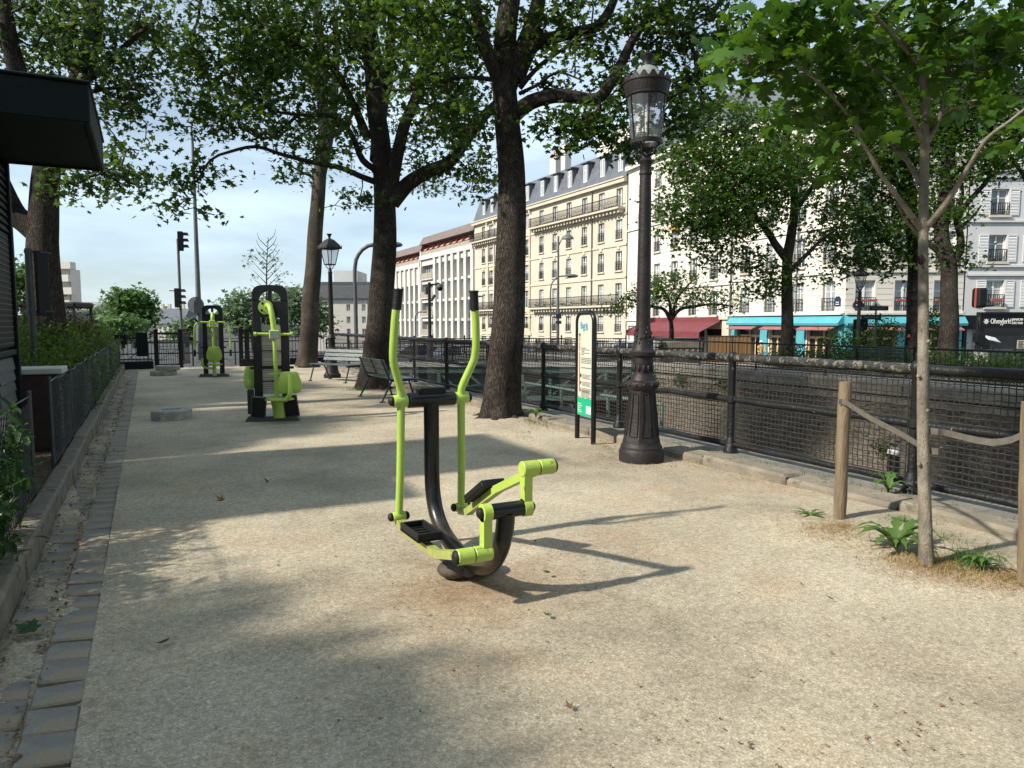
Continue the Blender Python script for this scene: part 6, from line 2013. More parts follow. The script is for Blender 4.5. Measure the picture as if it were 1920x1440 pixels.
# white van in the street
def van():
    p = at(1178, 640, 41)
    t = thing('parked_van', 'white van parked behind the bridge parapet', 'van', (p.x, p.y, STREET), math.atan2(-RT.y, -RT.x) + R(4))
    prof_ = [(-2.2, .35), (2.1, .35), (2.25, .55), (2.2, .95), (1.55, 1.15), (.95, 1.78), (.7, 1.86), (-2.1, 1.86), (-2.22, 1.7)]
    MB().prism(prof_, (0, 0, 0), (1, 0, 0), (0, 0, 1), (0, 1, 0), 1.75).build('body', M['paint_white'], t, 25)
    for s in (-1, 1):
        MB().prism([(.35, 1.15), (1.4, 1.15), (.92, 1.65), (.35, 1.7)], (0, s * .885, 0), (1, 0, 0), (0, 0, 1), (0, 1, 0), .02).build('window', M['pane'], t)
        MB().prism([(-1.2, 1.18), (.22, 1.18), (.22, 1.7), (-1.2, 1.7)], (0, s * .885, 0), (1, 0, 0), (0, 0, 1), (0, 1, 0), .02).build('window', M['pane'], t)
        for x in (-1.4, 1.45):
            wl_ = MB().lathe([(.33, -.1), (.34, 0), (.33, .1)], 18, (x, s * .8, .33), ax='y').build('wheel', M['tyre'], t, 30)
            MB().lathe([(.18, -.11), (.18, .11)], 14, (x, s * .8, .33), ax='y').build('rim', M['steel'], wl_, 30)
        MB().obox((2.2, s * .65, .75), .06, .3, .16, None, .02).build('headlight', M['galv'], t)
    MB().prism([(1.48, 1.18), (1.02, 1.72), (1.06, 1.72), (1.52, 1.18)], (0.02, 0, 0), (1, 0, 0), (0, 0, 1), (0, 1, 0), 1.5).build('windscreen', M['pane'], t)
van()
def parked_car(label, px, D, turn):
    p = at(px, 640, D)
    t = thing('parked_car', label, 'car', (p.x, p.y, STREET), math.atan2(-RT.y, -RT.x) + R(turn), 'dark cars parked beyond the bridge')
    MB().prism([(-2.0, .3), (2.0, .3), (2.1, .5), (2.05, .78), (1.2, .92), (.45, 1.4), (-1.1, 1.44), (-1.85, .98), (-2.08, .85)], (0, 0, 0), (1, 0, 0), (0, 0, 1), (0, 1, 0), 1.7).build('body', M['car_dark'], t, 25)
    for s in (-1, 1):
        MB().prism([(-1.0, .96), (.95, .96), (.4, 1.34), (-.95, 1.37)], (0, s * .86, 0), (1, 0, 0), (0, 0, 1), (0, 1, 0), .02).build('window', M['pane'], t)
        for x in (-1.3, 1.3):
            w_ = MB().lathe([(.31, -.1), (.32, 0), (.31, .1)], 16, (x, s * .78, .32), ax='y').build('wheel', M['tyre'], t, 30)
            MB().lathe([(.19, -.105), (.19, .105)], 12, (x, s * .78, .32), ax='y').build('rim', M['steel'], w_, 30)
        MB().obox((2.04, s * .6, .64), .08, .34, .14, None, .02).build('headlight', M['galv'], t)
parked_car('dark parked car behind the bridge parapet, left of the camera pole', 770, 47, 30)
parked_car('dark parked car behind the bridge parapet, right of the camera pole', 850, 45, 28)
parked_car('dark parked car behind the parapet between the near tree and the board', 1010, 43, 24)
p = at(1236, 650, 33)
bar_ = thing('works_barrier', 'small red and white works barrier beside the stone pier', 'barrier', (p.x, p.y, -.1), ang)
MB().cbox(-.22, .22, -.03, .03, .05, .6, .01).build('panel', M['white_print'], bar_)
MB().box(-.18, .18, -.036, -.031, .28, .5).build('red_field', M['print_red'], bar_)
for x in (-.2, .2):
    MB().box(x - .03, x + .03, -.15, .15, -.0, .05).build('foot', M['grey_metal'], bar_)

# person at the shopfront
def person():
    p = at(1427, 640, 44)
    t = thing('person', 'person in a yellow top and pale cap standing before the turquoise shop', 'person', (p.x, p.y, STREET), ang)
    def skin(name, J, E, mat, par):
        me = bpy.data.meshes.new(name)
        me.from_pydata([j[0] for j in J], E, [])
        o = link(name, me, par)
        m_ = o.modifiers.new('skin', 'SKIN')
        for v, j in zip(me.skin_vertices[0].data, J):
            v.radius = j[1] if isinstance(j[1], tuple) else (j[1], j[1])
        me.skin_vertices[0].data[0].use_root = True
        s = o.modifiers.new('smooth', 'SUBSURF')
        s.levels = s.render_levels = 2
        me.materials.append(mat)
        return o
    J = [((0, 0, .95), (.13, .1)), ((0, 0, 1.2), (.13, .09)), ((0, -.02, 1.42), (.15, .09)), ((0, -.04, 1.52), .055), ((-.02, -.08, 1.64), (.085, .1)), ((-.02, -.09, 1.72), .06),
         ((-.19, -.03, 1.4), .05), ((-.28, -.12, 1.16), .042), ((-.2, -.32, 1.08), .035), ((-.16, -.4, 1.09), .03),
         ((.19, -.03, 1.4), .05), ((.27, -.1, 1.15), .042), ((.16, -.3, 1.05), .035), ((.1, -.38, 1.06), .03),
         ((-.09, 0, .88), .085), ((-.1, -.02, .5), .058), ((-.1, .03, .09), .04), ((-.1, -.12, .04), .035),
         ((.09, 0, .88), .085), ((.12, .05, .5), .058), ((.12, .08, .09), .04), ((.12, -.07, .04), .035)]
    E = [(0, 1), (1, 2), (2, 3), (3, 4), (4, 5), (2, 6), (6, 7), (7, 8), (8, 9), (2, 10), (10, 11), (11, 12), (12, 13), (0, 14), (14, 15), (15, 16), (16, 17), (0, 18), (18, 19), (19, 20), (20, 21)]
    skin('body', J, E, M['skin'], t)
    k = 1.14
    Js = [((0, 0, .96), (.15, .12)), ((0, 0, 1.2), (.15, .11)), ((0, -.02, 1.41), (.165, .11)), ((-.19, -.03, 1.4), .062), ((-.25, -.09, 1.24), .058), ((.19, -.03, 1.4), .062), ((.25, -.08, 1.24), .058)]
    skin('shirt', Js, [(0, 1), (1, 2), (2, 3), (3, 4), (2, 5), (5, 6)], M['yellow_cloth'], t)
    Jt = [((0, 0, .94), (.145, .115)), ((-.09, 0, .85), .1), ((-.1, -.02, .5), .075), ((-.1, .03, .12), .062), ((.09, 0, .85), .1), ((.12, .05, .5), .075), ((.12, .08, .12), .062)]
    skin('trousers', Jt, [(0, 1), (1, 2), (2, 3), (0, 4), (4, 5), (5, 6)], M['blue_cloth'], t)
    MB().ball((-.02, -.085, 1.71), .1, 12, 6, (1, 1.1, .7)).obox((-.02, -.2, 1.7), .16, .1, .015).build('cap', M['white_cloth'], t, 60)
person()

# terrace furniture in front of the turquoise shop
def cafe(px, D, label):
    p = at(px, 640, D)
    t = thing('cafe_table', label, 'table', (p.x, p.y, STREET), ang, 'cafe tables outside the turquoise shop')
    MB().lathe([(.33, .72), (.34, .735), (.33, .75)], 18).build('table_top', M['shop_black'], t, 40)
    MB().lathe([(.2, 0), (.2, .02), (.03, .04), (.025, .72)], 12).build('pedestal', M['black_iron'], t, 40)
cafe(1450, 42, 'dark cafe table next to the person in yellow')
cafe(1505, 41, 'dark cafe table right of the far bank tree trunk')
def menu_board():
    p = at(1860, 640, 33)
    t = thing('menu_stand', 'slanted white menu stand on a thin post before the black shop', 'stand', (p.x, p.y, -.9), ang)
    MB().obox((0, 0, 1.7), .62, .45, .03, Matrix.Rotation(R(28), 3, 'X') @ Matrix.Rotation(R(14), 3, 'Y'), .006).build('menu_panel', M['white_print'], t)
    MB().tube([(0, 0, 0), (0, 0, 1.7)], .02, 8).build('post', M['galv'], t, 40)
menu_board()
p = at(1838, 665, 20.5)
gp = thing('grid_plate', 'small pale grid panel fixed on the far bank railing', 'panel', (p.x, p.y, p.z - .2), ang)
b = MB()
for k in range(8):
    b.box(-.19 + k * .054, -.19 + k * .054 + .03, -.008, .0, 0, .3)
    if k < 6:
        b.box(-.2, .21, -.012, -.002, .01 + k * .054, .035 + k * .054)
b.build('grid', M['white_slab'], gp)
MB().box(-.2, .21, .001, .01, 0, .3).build('backing', M['shop_black'], gp)
# dark green benches on the far bank behind the railing
def far_bench(px, D, label):
    p = at(px, 690, D)
    t = thing('far_bench', label, 'bench', (p.x, p.y, -.02), R(90), 'benches on the far bank')
    for k in range(4):
        MB().cbox(-.9, .9, -.22 + k * .1, -.14 + k * .1, .42, .45, .005).build('seat_slat', M['bench_green'], t)
    for k in range(3):
        MB().obox((0, .2 + .03 * k, .55 + .1 * k), 1.8, .022, .085, Matrix.Rotation(R(-15), 3, 'X'), .004).build('back_slat', M['bench_green'], t)
    for x in (-.8, .8):
        MB().bar((x, -.2, 0), (x, -.15, .42), .04, .04).bar((x, .2, 0), (x, .28, .84), .04, .04).build('leg', M['black_iron'], t)
far_bench(1660, 21.5, 'dark green bench behind the far railing, left of the forked tree trunk')
far_bench(1870, 20.5, 'dark green bench behind the far railing at the right edge')
# ------------------------------------------------------------------ buildings
def facade(root, L_, z0, z1, openings, mat, depth=.28, y=0.0, name='wall'):
    """front plane of a wall (local X along it, outward -Y) with real openings and reveals"""
    us = sorted({0.0, L_} | {round(v, 4) for o in openings for v in o[:2]})
    vs_ = sorted({z0, z1} | {round(v, 4) for o in openings for v in o[2:4]})
    b = MB()
    idx = {}
    def V(i, j):
        k = (i, j)
        if k not in idx:
            idx[k] = len(b.v)
            b.v.append((us[i], y, vs_[j]))
        return idx[k]
    ops = [(round(o[0], 4), round(o[1], 4), round(o[2], 4), round(o[3], 4)) for o in openings]
    for i in range(len(us) - 1):
        um = .5 * (us[i] + us[i + 1])
        col_ops = [o for o in ops if o[0] < um < o[1]]
        for j in range(len(vs_) - 1):
            vm = .5 * (vs_[j] + vs_[j + 1])
            if any(o[2] < vm < o[3] for o in col_ops):
                continue
            b.f.append((V(i, j), V(i + 1, j), V(i + 1, j + 1), V(i, j + 1)))
            b.m.append(0)
    for (u0, u1, v0, v1) in ops:
        b.add([(u0, y, v0), (u1, y, v0), (u1, y, v1), (u0, y, v1), (u0, y + depth, v0), (u1, y + depth, v0), (u1, y + depth, v1), (u0, y + depth, v1)],
              [(0, 1, 5, 4), (1, 2, 6, 5), (2, 3, 7, 6), (3, 0, 4, 7)])
    return b.build(name, M[mat], root)

WIN = {}
def win_meshes(w, h, style):
    k = (round(w, 2), round(h, 2), style)
    if k in WIN:
        return WIN[k]
    fr = MB()
    f = .07
    fr.box(-w / 2, -w / 2 + f, 0, .06, 0, h).box(w / 2 - f, w / 2, 0, .06, 0, h).box(-w / 2 + f, w / 2 - f, 0, .06, h - f, h).box(-w / 2 + f, w / 2 - f, 0, .06, 0, f * 1.3)
    fr.box(-.05, .05, -.012, .048, f * 1.3, h - f)
    if style != 'plain':
        fr.box(-w / 2 + f, -.05, .005, .05, h * .66, h * .66 + .04).box(.05, w / 2 - f, .005, .05, h * .66, h * .66 + .04)
    fr = fr.mesh('window', M['win_white'])
    pa = MB().box(-w / 2 + f * .5, 0, .03, .04, .02, h - .02)
    pb = MB().box(0, w / 2 - f * .5, .03, .04, .02, h - .02)
    ra = MB()
    rh = min(.95, h * .45)
    n = int(w / .12)
    for j in range(n + 1):
        x = -w / 2 + w * j / n
        ra.box(x - .012, x + .012, -.012, .012, .05, rh)
    ra.box(-w / 2, w / 2, -.02, .02, rh, rh + .04).box(-w / 2, w / 2, -.018, .018, .04, .075)
    for j in range(n):
        x = -w / 2 + w * (j + .5) / n
        ra.box(x - .05, x + .05, -.009, .009, rh * .45, rh * .45 + .025)
    sill = MB().box(-w / 2 - .12, w / 2 + .12, -.14, .1, -.12, 0)
    WIN[k] = (fr, (pa.mesh('pane', M['pane']), pb.mesh('pane', M['pane'])), (pa.mesh('pane', M['pane_light']), pb.mesh('pane', M['pane_light'])), ra.mesh('balconette', M['black_iron']), sill.mesh('sill', M['cream_trim']))
    return WIN[k]

def window(root, u, z, w, h, y=.2, rail=True, style='x', light=False, blind=None, sill=True):
    fr, dk, lt, ra, si = win_meshes(w, h, style)
    o = link('window', fr, root, loc=(u, y, z))
    for q in (lt if light else dk):
        link('pane', q, o)
    if rail:
        link('balconette', ra, o, loc=(0, -y - .06, 0))
    if sill:
        link('sill', si, o, loc=(0, -y, 0))
    if blind:
        MB().box(-w / 2, w / 2, -y - .25, -.02, h - .3, h + .05).build('blind', M[blind], o)
    return o

def building(name, label, P0, P1, z0, group=None):
    d = Vector((P1[0] - P0[0], P1[1] - P0[1], 0))
    return thing(name, label, 'building', (P0[0], P0[1], z0), math.atan2(d.y, d.x), group), d.length

def body(root, L_, h, mat, dep=11.0, y0=.29):
    return MB().box(.01, L_ - .01, y0, dep, 0, h).build('body', M[mat], root)

def cream_building():
    z0 = STREET
    r_, L_ = building('apartment_building', 'cream stone apartment building with slate mansard and two long balconies', (40, 89.4), (40, 54.75), z0, 'buildings along the far street')
    H_ = 16.2
    cols = [89.4 - y for y in (86.4, 84.0, 80.9, 77.6, 74.4, 70.85, 67.9, 65.0, 62.0, 58.95, 55.98)]
    bay = {1, 4}
    rows = [(.65, 2.25, 'gf'), (3.25, 5.3, 'bal'), (6.46, 8.3, 'n'), (9.4, 11.25, 'n'), (12.3, 14.15, 'bal')]
    ops = []
    for i, u in enumerate(cols):
        w = 1.35 if i in bay else 1.0
        for (a, c, k) in rows:
            ops.append((u - w / 2, u + w / 2, a - z0, c - z0))
    for i, u in enumerate(cols):
        ops.append((u - .75, u + .75, .15, 1.35 if i not in bay else 1.5))
    facade(r_, L_, 0, H_, ops, 'cream')
    body(r_, L_, H_, 'cream')
    for i, u in enumerate(cols):
        w = 1.35 if i in bay else 1.0
        for (a, c, k) in rows:
            o = window(r_, u, a - z0, w, c - a, rail=k in ('n', 'gf'), light=random.random() < .35, sill=k != 'bal')
            if i in bay and k == 'n':
                pass
            if k == 'n' and i not in bay:
                MB().cbox(-.2, .2, -.3, -.2, c - a + .12, c - a + .5, .03).build('keystone', M['cream_trim'], o)
                MB().box(-w / 2 - .2, w / 2 + .2, -.26, -.2, c - a + .5, c - a + .58).build('hood', M['cream_trim'], o)
        sh = MB().box(u - .72, u + .72, .2, .26, .15, 1.35).build('shopfront', M['pane'], r_)
        MB().box(u - .75, u + .75, .17, .21, .9, .97).box(u - .03, u + .03, .16, .2, .15, 1.35).build('shop_frame', M['win_white'], sh)
    for i in bay:                       # rounded bay strips with arches
        u = cols[i]
        MB().box(u - 1.05, u - .78, -.16, -.005, 1.9, 14.9).build('pilaster', M['cream_trim'], r_)
        MB().box(u + .78, u + 1.05, -.16, -.005, 1.9, 14.9).build('pilaster', M['cream_trim'], r_)
        pl = [(1.2 * math.cos(a), .75 * math.sin(a)) for a in [math.pi * k / 12 for k in range(13)]] + [(-.95, 0)] + [(.92 * math.cos(a), .55 * math.sin(a)) for a in [math.pi - math.pi * k / 12 for k in range(13)]]
        MB().prism(pl, (u, -.1, 15.5), (1, 0, 0), (0, 0, 1), (0, 1, 0), .4).build('arched_gable', M['cream_trim'], r_)
        MB().prism(pl, (u, -.06, 3.55), (1, 0, 0), (0, 0, 1), (0, 1, 0), .3).build('arch', M['cream_trim'], r_)
        MB().prism([(1.35 * math.cos(a), .9 * math.sin(a)) for a in [math.pi * k / 12 for k in range(13)]], (u, -.08, 1.35), (1, 0, 0), (0, 0, 1), (0, 1, 0), .2).build('door_pediment', M['cream_trim'], r_)
    def band(z, h, d, nm='string_course'):
        return MB().box(-.02, L_ + .02, -d, -.004, z - z0, z - z0 + h).build(nm, M['cream_trim'], r_)
    for z in (-.2, 2.55, 5.75, 8.75, 11.6):
        band(z, .16, .09)
    # horizontal joints of the rusticated base
    for k in range(7):
        MB().box(0, L_, -.035, -.003, 1.95 + k * .3, 1.95 + k * .3 + .24).build('rustication', M['cream'], r_) if False else None
    for (z, rr) in ((3.05, 1), (12.1, 1)):
        u0, u1 = cols[5] - 1.6, L_ - .3
        for (a, c) in ((u0, u1), (.3, cols[3] + .9)):
            sl = MB().box(a, c, -.85, -.005, z - z0, z - z0 + .18).build('balcony_slab', M['cream_trim'], r_)
            n = int((c - a) / .6)
            for k in range(n):
                x = a + .3 + (c - a - .6) * k / max(1, n - 1)
                MB().box(x - .12, x + .12, -.62, -.005, z - z0 - .32, z - z0).build('bracket', M['cream_trim'], r_)
            b = MB()
            m_ = int((c - a) / .14)
            for k in range(m_ + 1):
                x = a + (c - a) * k / m_
                b.box(x - .012, x + .012, -.82, -.796, z - z0 + .18, z - z0 + 1.12)
                if k % 2:
                    b.box(x - .1, x + .1, -.815, -.8, z - z0 + .55, z - z0 + .585)
                    b.bar((x - .12, -.808, z - z0 + .25), (x + .12, -.808, z - z0 + .85), .014, .02)
            b.box(a, c, -.84, -.78, z - z0 + 1.1, z - z0 + 1.16).box(a, c, -.83, -.79, z - z0 + .2, z - z0 + .24)
            b.build('balcony_railing', M['black_iron'], r_, None, 'stuff')
    # small planters on the lower balcony
    for k in range(9):
        x = cols[5] + k * 1.9
        P_ = np.stack([rng.normal(x, .25, 60), rng.uniform(-.75, -.55, 60), rng.uniform(.25, .95, 60) + 3.05 - z0], 1)
        link('planter', leaves_mesh('planter', P_, .1, 'oval', M['leaf_far'] if k % 3 else M['leaf_red'], .8), r_, 'stuff')
    band(14.55, .35, .4, 'cornice')
    band(14.9, .12, .5, 'gutter')
    # mansard
    zt = 15.0 - z0
    prof_ = [(-.2, zt), (.95, zt + 3.1), (3.2, zt + 3.7), (11, zt + 3.7), (11, zt)]
    b = MB().prism([(y, z) for y, z in prof_], (L_ / 2, 0, 0), (0, 1, 0), (0, 0, 1), (1, 0, 0), L_)
    b.build('mansard_roof', M['slate'], r_)
    for i, u in enumerate(cols):
        y, z = .12, zt + .55
        dm = MB().box(u - .52, u + .52, y, 1.6, z, z + 2.0).build('dormer', M['slate'], r_)
        MB().box(u - .72, u + .72, y - .28, 1.8, z + 2.0, z + 2.12).build('dormer_roof', M['slate'], dm)
        o = window(r_, u, z + .15, .7, 1.7, y=y - .07, rail=False, light=True, sill=False)
    for (u, w_, h) in ((5.0, 1.2, 2.0), (16.5, 1.3, 2.3), (18.8, .9, 3.2), (28.5, 5.5, 2.1), (33.2, 1.6, 3.0)):
        ch = MB().box(u - w_ / 2, u + w_ / 2, 2.6, 3.4, zt + 3.2, zt + 3.4 + h).build('chimney_stack', M['white_wall'], r_)
        MB().box(u - w_ / 2 - .08, u + w_ / 2 + .08, 2.52, 3.48, zt + 3.4 + h, zt + 3.52 + h).build('chimney_cap', M['grey_wall'], ch)
        for k in range(max(2, int(w_ / .45))):
            x = u - w_ / 2 + .25 + k * .45
            MB().tube([(x, 3.0, zt + 3.52 + h), (x, 3.0, zt + 4.15 + h)], [.13, .1], 8).build('chimney_pot', M['orange'] if u < 17 else M['zinc_brown'], ch)
    for u in (cols[8] + 1.5, ):
        MB().tube([(u, -.1, 1.5), (u, -.1, 16)], .06, 8).build('downpipe', M['sign_back'], r_)
cream_building()

def modern_building(label, Y0, Y1, ztop, stair, z0=STREET):
    r_, L_ = building('modern_block', label, (40, Y0), (40, Y1), z0, 'buildings along the far street')
    H_ = ztop - z0
    ops = []
    floors = int((H_ - .6) / 2.95)
    # balconied bay at the far side, then tall pilasters
    bw = 6.0 if stair else 2.4
    n = int((L_ - bw) / 2.5)
    us = [bw + .6 + (L_ - bw - .8) * (k + .5) / n for k in range(n)]
    pit = (L_ - bw - .8) / n
    fz = [.9 + k * 2.95 for k in range(floors)]
    for z in fz:
        ops.append((.5, bw - .2, z, z + 2.2))
        for u in us:
            ops.append((u - pit * .33, u + pit * .33, z - .35, z + 2.25))
    facade(r_, L_, 0, H_, ops, 'modern_wall', .7)
    body(r_, L_, H_, 'recess', 12, .71)
    for k, z in enumerate(fz):
        ba = MB().box(.5, bw - .2, -.35, .68, z - .12, z + .02).build('balcony', M['modern_wall'], r_)
        MB().box(.5, bw - .2, -.36, -.3, z + .02, z + .95).build('balcony_front', M['recess'], ba)
        window(r_, bw * .3, z + .05, bw * .32, 2.0, y=.64, rail=False, style='plain', sill=False)
        window(r_, bw * .7, z + .05, bw * .26, 2.0, y=.64, rail=False, style='plain', light=True, sill=False)
        for u in us:
            o = window(r_, u, z + .35, pit * .6, 1.75, y=.45, rail=False, style='plain', light=random.random() < .6, sill=False)
            MB().box(-pit * .3, pit * .3, .0, .05, -.7, -.02).build('spandrel', M['recess'], o)
    for k in range(n + 1):
        u = bw + .6 + (L_ - bw - .8) * k / n
        MB().box(u - .42, u + .42, -.3, -.004, .0, H_ - .35).build('pilaster', M['modern_wall'], r_)
    MB().box(0, .45, -.2, -.004, 0, H_ + 1.2).build('end_wall', M['modern_wall'], r_)
    MB().box(0, L_, -.34, -.004, H_ - .34, H_ + .35).build('parapet', M['modern_wall'], r_)
    # roof storey set back under a brown overhang, with salmon blinds
    MB().box(0, L_, 1.2, 11, H_ + .002, H_ + 2.2).build('roof_storey', M['recess'], r_)
    for k in range(int(L_ / 2.4)):
        u = 1.2 + k * 2.4
        MB().prism([(0, 0), (.9, -.75), (.9, -.68), (0, .06)], (u, 1.15, H_ + 1.95), (0, -1, 0), (0, 0, 1), (1, 0, 0), 1.2).build('blind', M['orange'], r_)
        window(r_, u, H_ + .25, 1.3, 1.6, y=1.12, rail=False, style='plain', sill=False)
    b = MB().box(0, L_, -.1, -.05, H_ + .35, H_ + 1.0).build('roof_railing', M['recess'], r_)
    MB().prism([(-.3, H_ + 2.1), (.5, H_ + 3.4), (10, H_ + 3.5), (11, H_ + 2.1)], (L_ / 2, 0, 0), (0, 1, 0), (0, 0, 1), (1, 0, 0), L_ + .4).build('roof', M['zinc_brown'], r_)
modern_building('tall white modern block with pilasters, brown roof and salmon blinds', 110.6, 89.5, 11.9, True)
modern_building('lower white modern block further left behind the forked tree', 132, 110.7, 10.9, True)

def white_building():
    z0 = STREET
    P0, P1 = (40.0, 54.6), (37.6, 38.6)
    r_, L_ = building('white_building', 'off-white building with a maroon awning behind the lamp post', P0, P1, z0, 'buildings along the far street')
    H_ = 17.2
    rows = [(2.1, 3.9), (4.8, 6.6), (7.6, 9.4), (10.4, 12.2), (13.0, 14.6)]
    cols = [2.6, 5.4, 8.2, 11.0, 13.8]
    ops = [(u - .5, u + .5, a - z0, c - z0) for u in cols for a, c in rows]
    ops += [(.3, 3.2, .1, 2.6), (3.6, 15.0, .1, 2.4)]
    facade(r_, L_, 0, H_, ops, 'white_wall')
    body(r_, L_, H_, 'white_wall')
    for u in cols:
        for (a, c) in rows:
            window(r_, u, a - z0, 1.0, c - a, light=random.random() < .5, blind='orange_awn' if random.random() < .06 else None)
    for z in (1.7, 4.3, 9.9, 15.2):
        MB().box(0, L_, -.12, -.004, z - z0, z - z0 + .16).build('string_course', M['white_wall'], r_)
    MB().box(0, L_, -.35, -.004, H_ - .5, H_ - .1).build('cornice', M['white_wall'], r_)
    sh = MB().box(3.7, 14.9, .2, .26, .1, 2.4).build('shopfront', M['shop_glass'], r_)
    for k in range(6):
        MB().box(3.6 + k * 2.25, 3.75 + k * 2.25, .1, .22, .1, 2.4).build('shop_post', M['win_white'], sh)
    aw = MB().prism([(0, 0), (1.9, -.85), (1.9, -.8), (0, .06)], (9.3, -.05, 3.0), (0, -1, 0), (0, 0, 1), (1, 0, 0), 11.4).build('awning', M['maroon'], r_)
    MB().box(3.6, 15.0, -1.98, -1.93, 1.75, 2.17).build('awning_valance', M['maroon'], aw)
    MB().box(3.5, 15.1, -.3, -.01, 2.95, 3.3).build('fascia', M['maroon'], aw)
    g_ = MB().box(.35, 3.15, .15, .2, .1, 2.6).build('shopfront', M['grey_wall'], r_)
    MB().box(1.2, 2.9, .1, .14, 1.2, 2.3).build('shop_window', M['bridge_green'], g_)
    MB().prism([(-.2, H_), (1.0, H_ + 2.6), (10, H_ + 3.1), (11, H_)], (L_ / 2, 0, 0), (0, 1, 0), (0, 0, 1), (1, 0, 0), L_).build('mansard_roof', M['slate'], r_)
    MB().box(15.3, L_ - .05, -.25, -.005, .1, 3.1).build('portal', M['cream_trim'], r_)
    MB().box(15.1, L_, -.4, -.005, 3.1, 3.35).build('portal_cornice', M['cream_trim'], r_)
    MB().tube([(L_ - .15, -.12, 3.4), (L_ - .15, -.12, H_)], .06, 8).build('downpipe', M['sign_back'], r_)
white_building()

def joints(root, L_, gaps, z0, z1, pitch=.33):
    """grey strips that paint the shadow of recessed masonry joints between the windows"""
    b = MB()
    z = z0
    while z < z1:
        x = 0.0
        for (a, c) in sorted(gaps) + [(L_, L_)]:
            if a - x > .05:
                b.box(x, a - .1 if a < L_ else a, -.006, -.002, z, z + .028)
            x = c + .1
        z += pitch
    b.build('masonry_joint_shadows', M['joint_shadow'], root, None, 'stuff')
M['joint_shadow'] = pmat('joint_shadow_grey', (0.3, 0.28, 0.24), (0.36, 0.335, 0.29), 0.9, 2)  # shadow of the recessed joints put into a flat grey

def oak_bay(sh, u0, u1, z0, z1):
    """oak joinery of one shop bay: frame, transom lights and three leaves"""
    b = MB().box(u0, u1, .12, .2, z1 - .08, z1).box(u0, u0 + .09, .12, .2, z0, z1 - .08).box(u1 - .09, u1, .12, .2, z0, z1 - .08)
    b.box(u0 + .09, u1 - .09, .12, .2, z0 + (z1 - z0) * .74, z0 + (z1 - z0) * .74 + .14)
    n = 4
    for k in range(1, n):
        x = u0 + (u1 - u0) * k / n
        b.box(x - .07, x + .07, .125, .205, z0, z0 + (z1 - z0) * .74)
    b.box((u0 + u1) / 2 - .06, (u0 + u1) / 2 + .06, .125, .205, z0 + (z1 - z0) * .74 + .14, z1 - .08)
    b.box(u0 + .09, u1 - .09, .13, .21, z0, z0 + .35)
    return b.build('shop_joinery', M['oak'], sh)

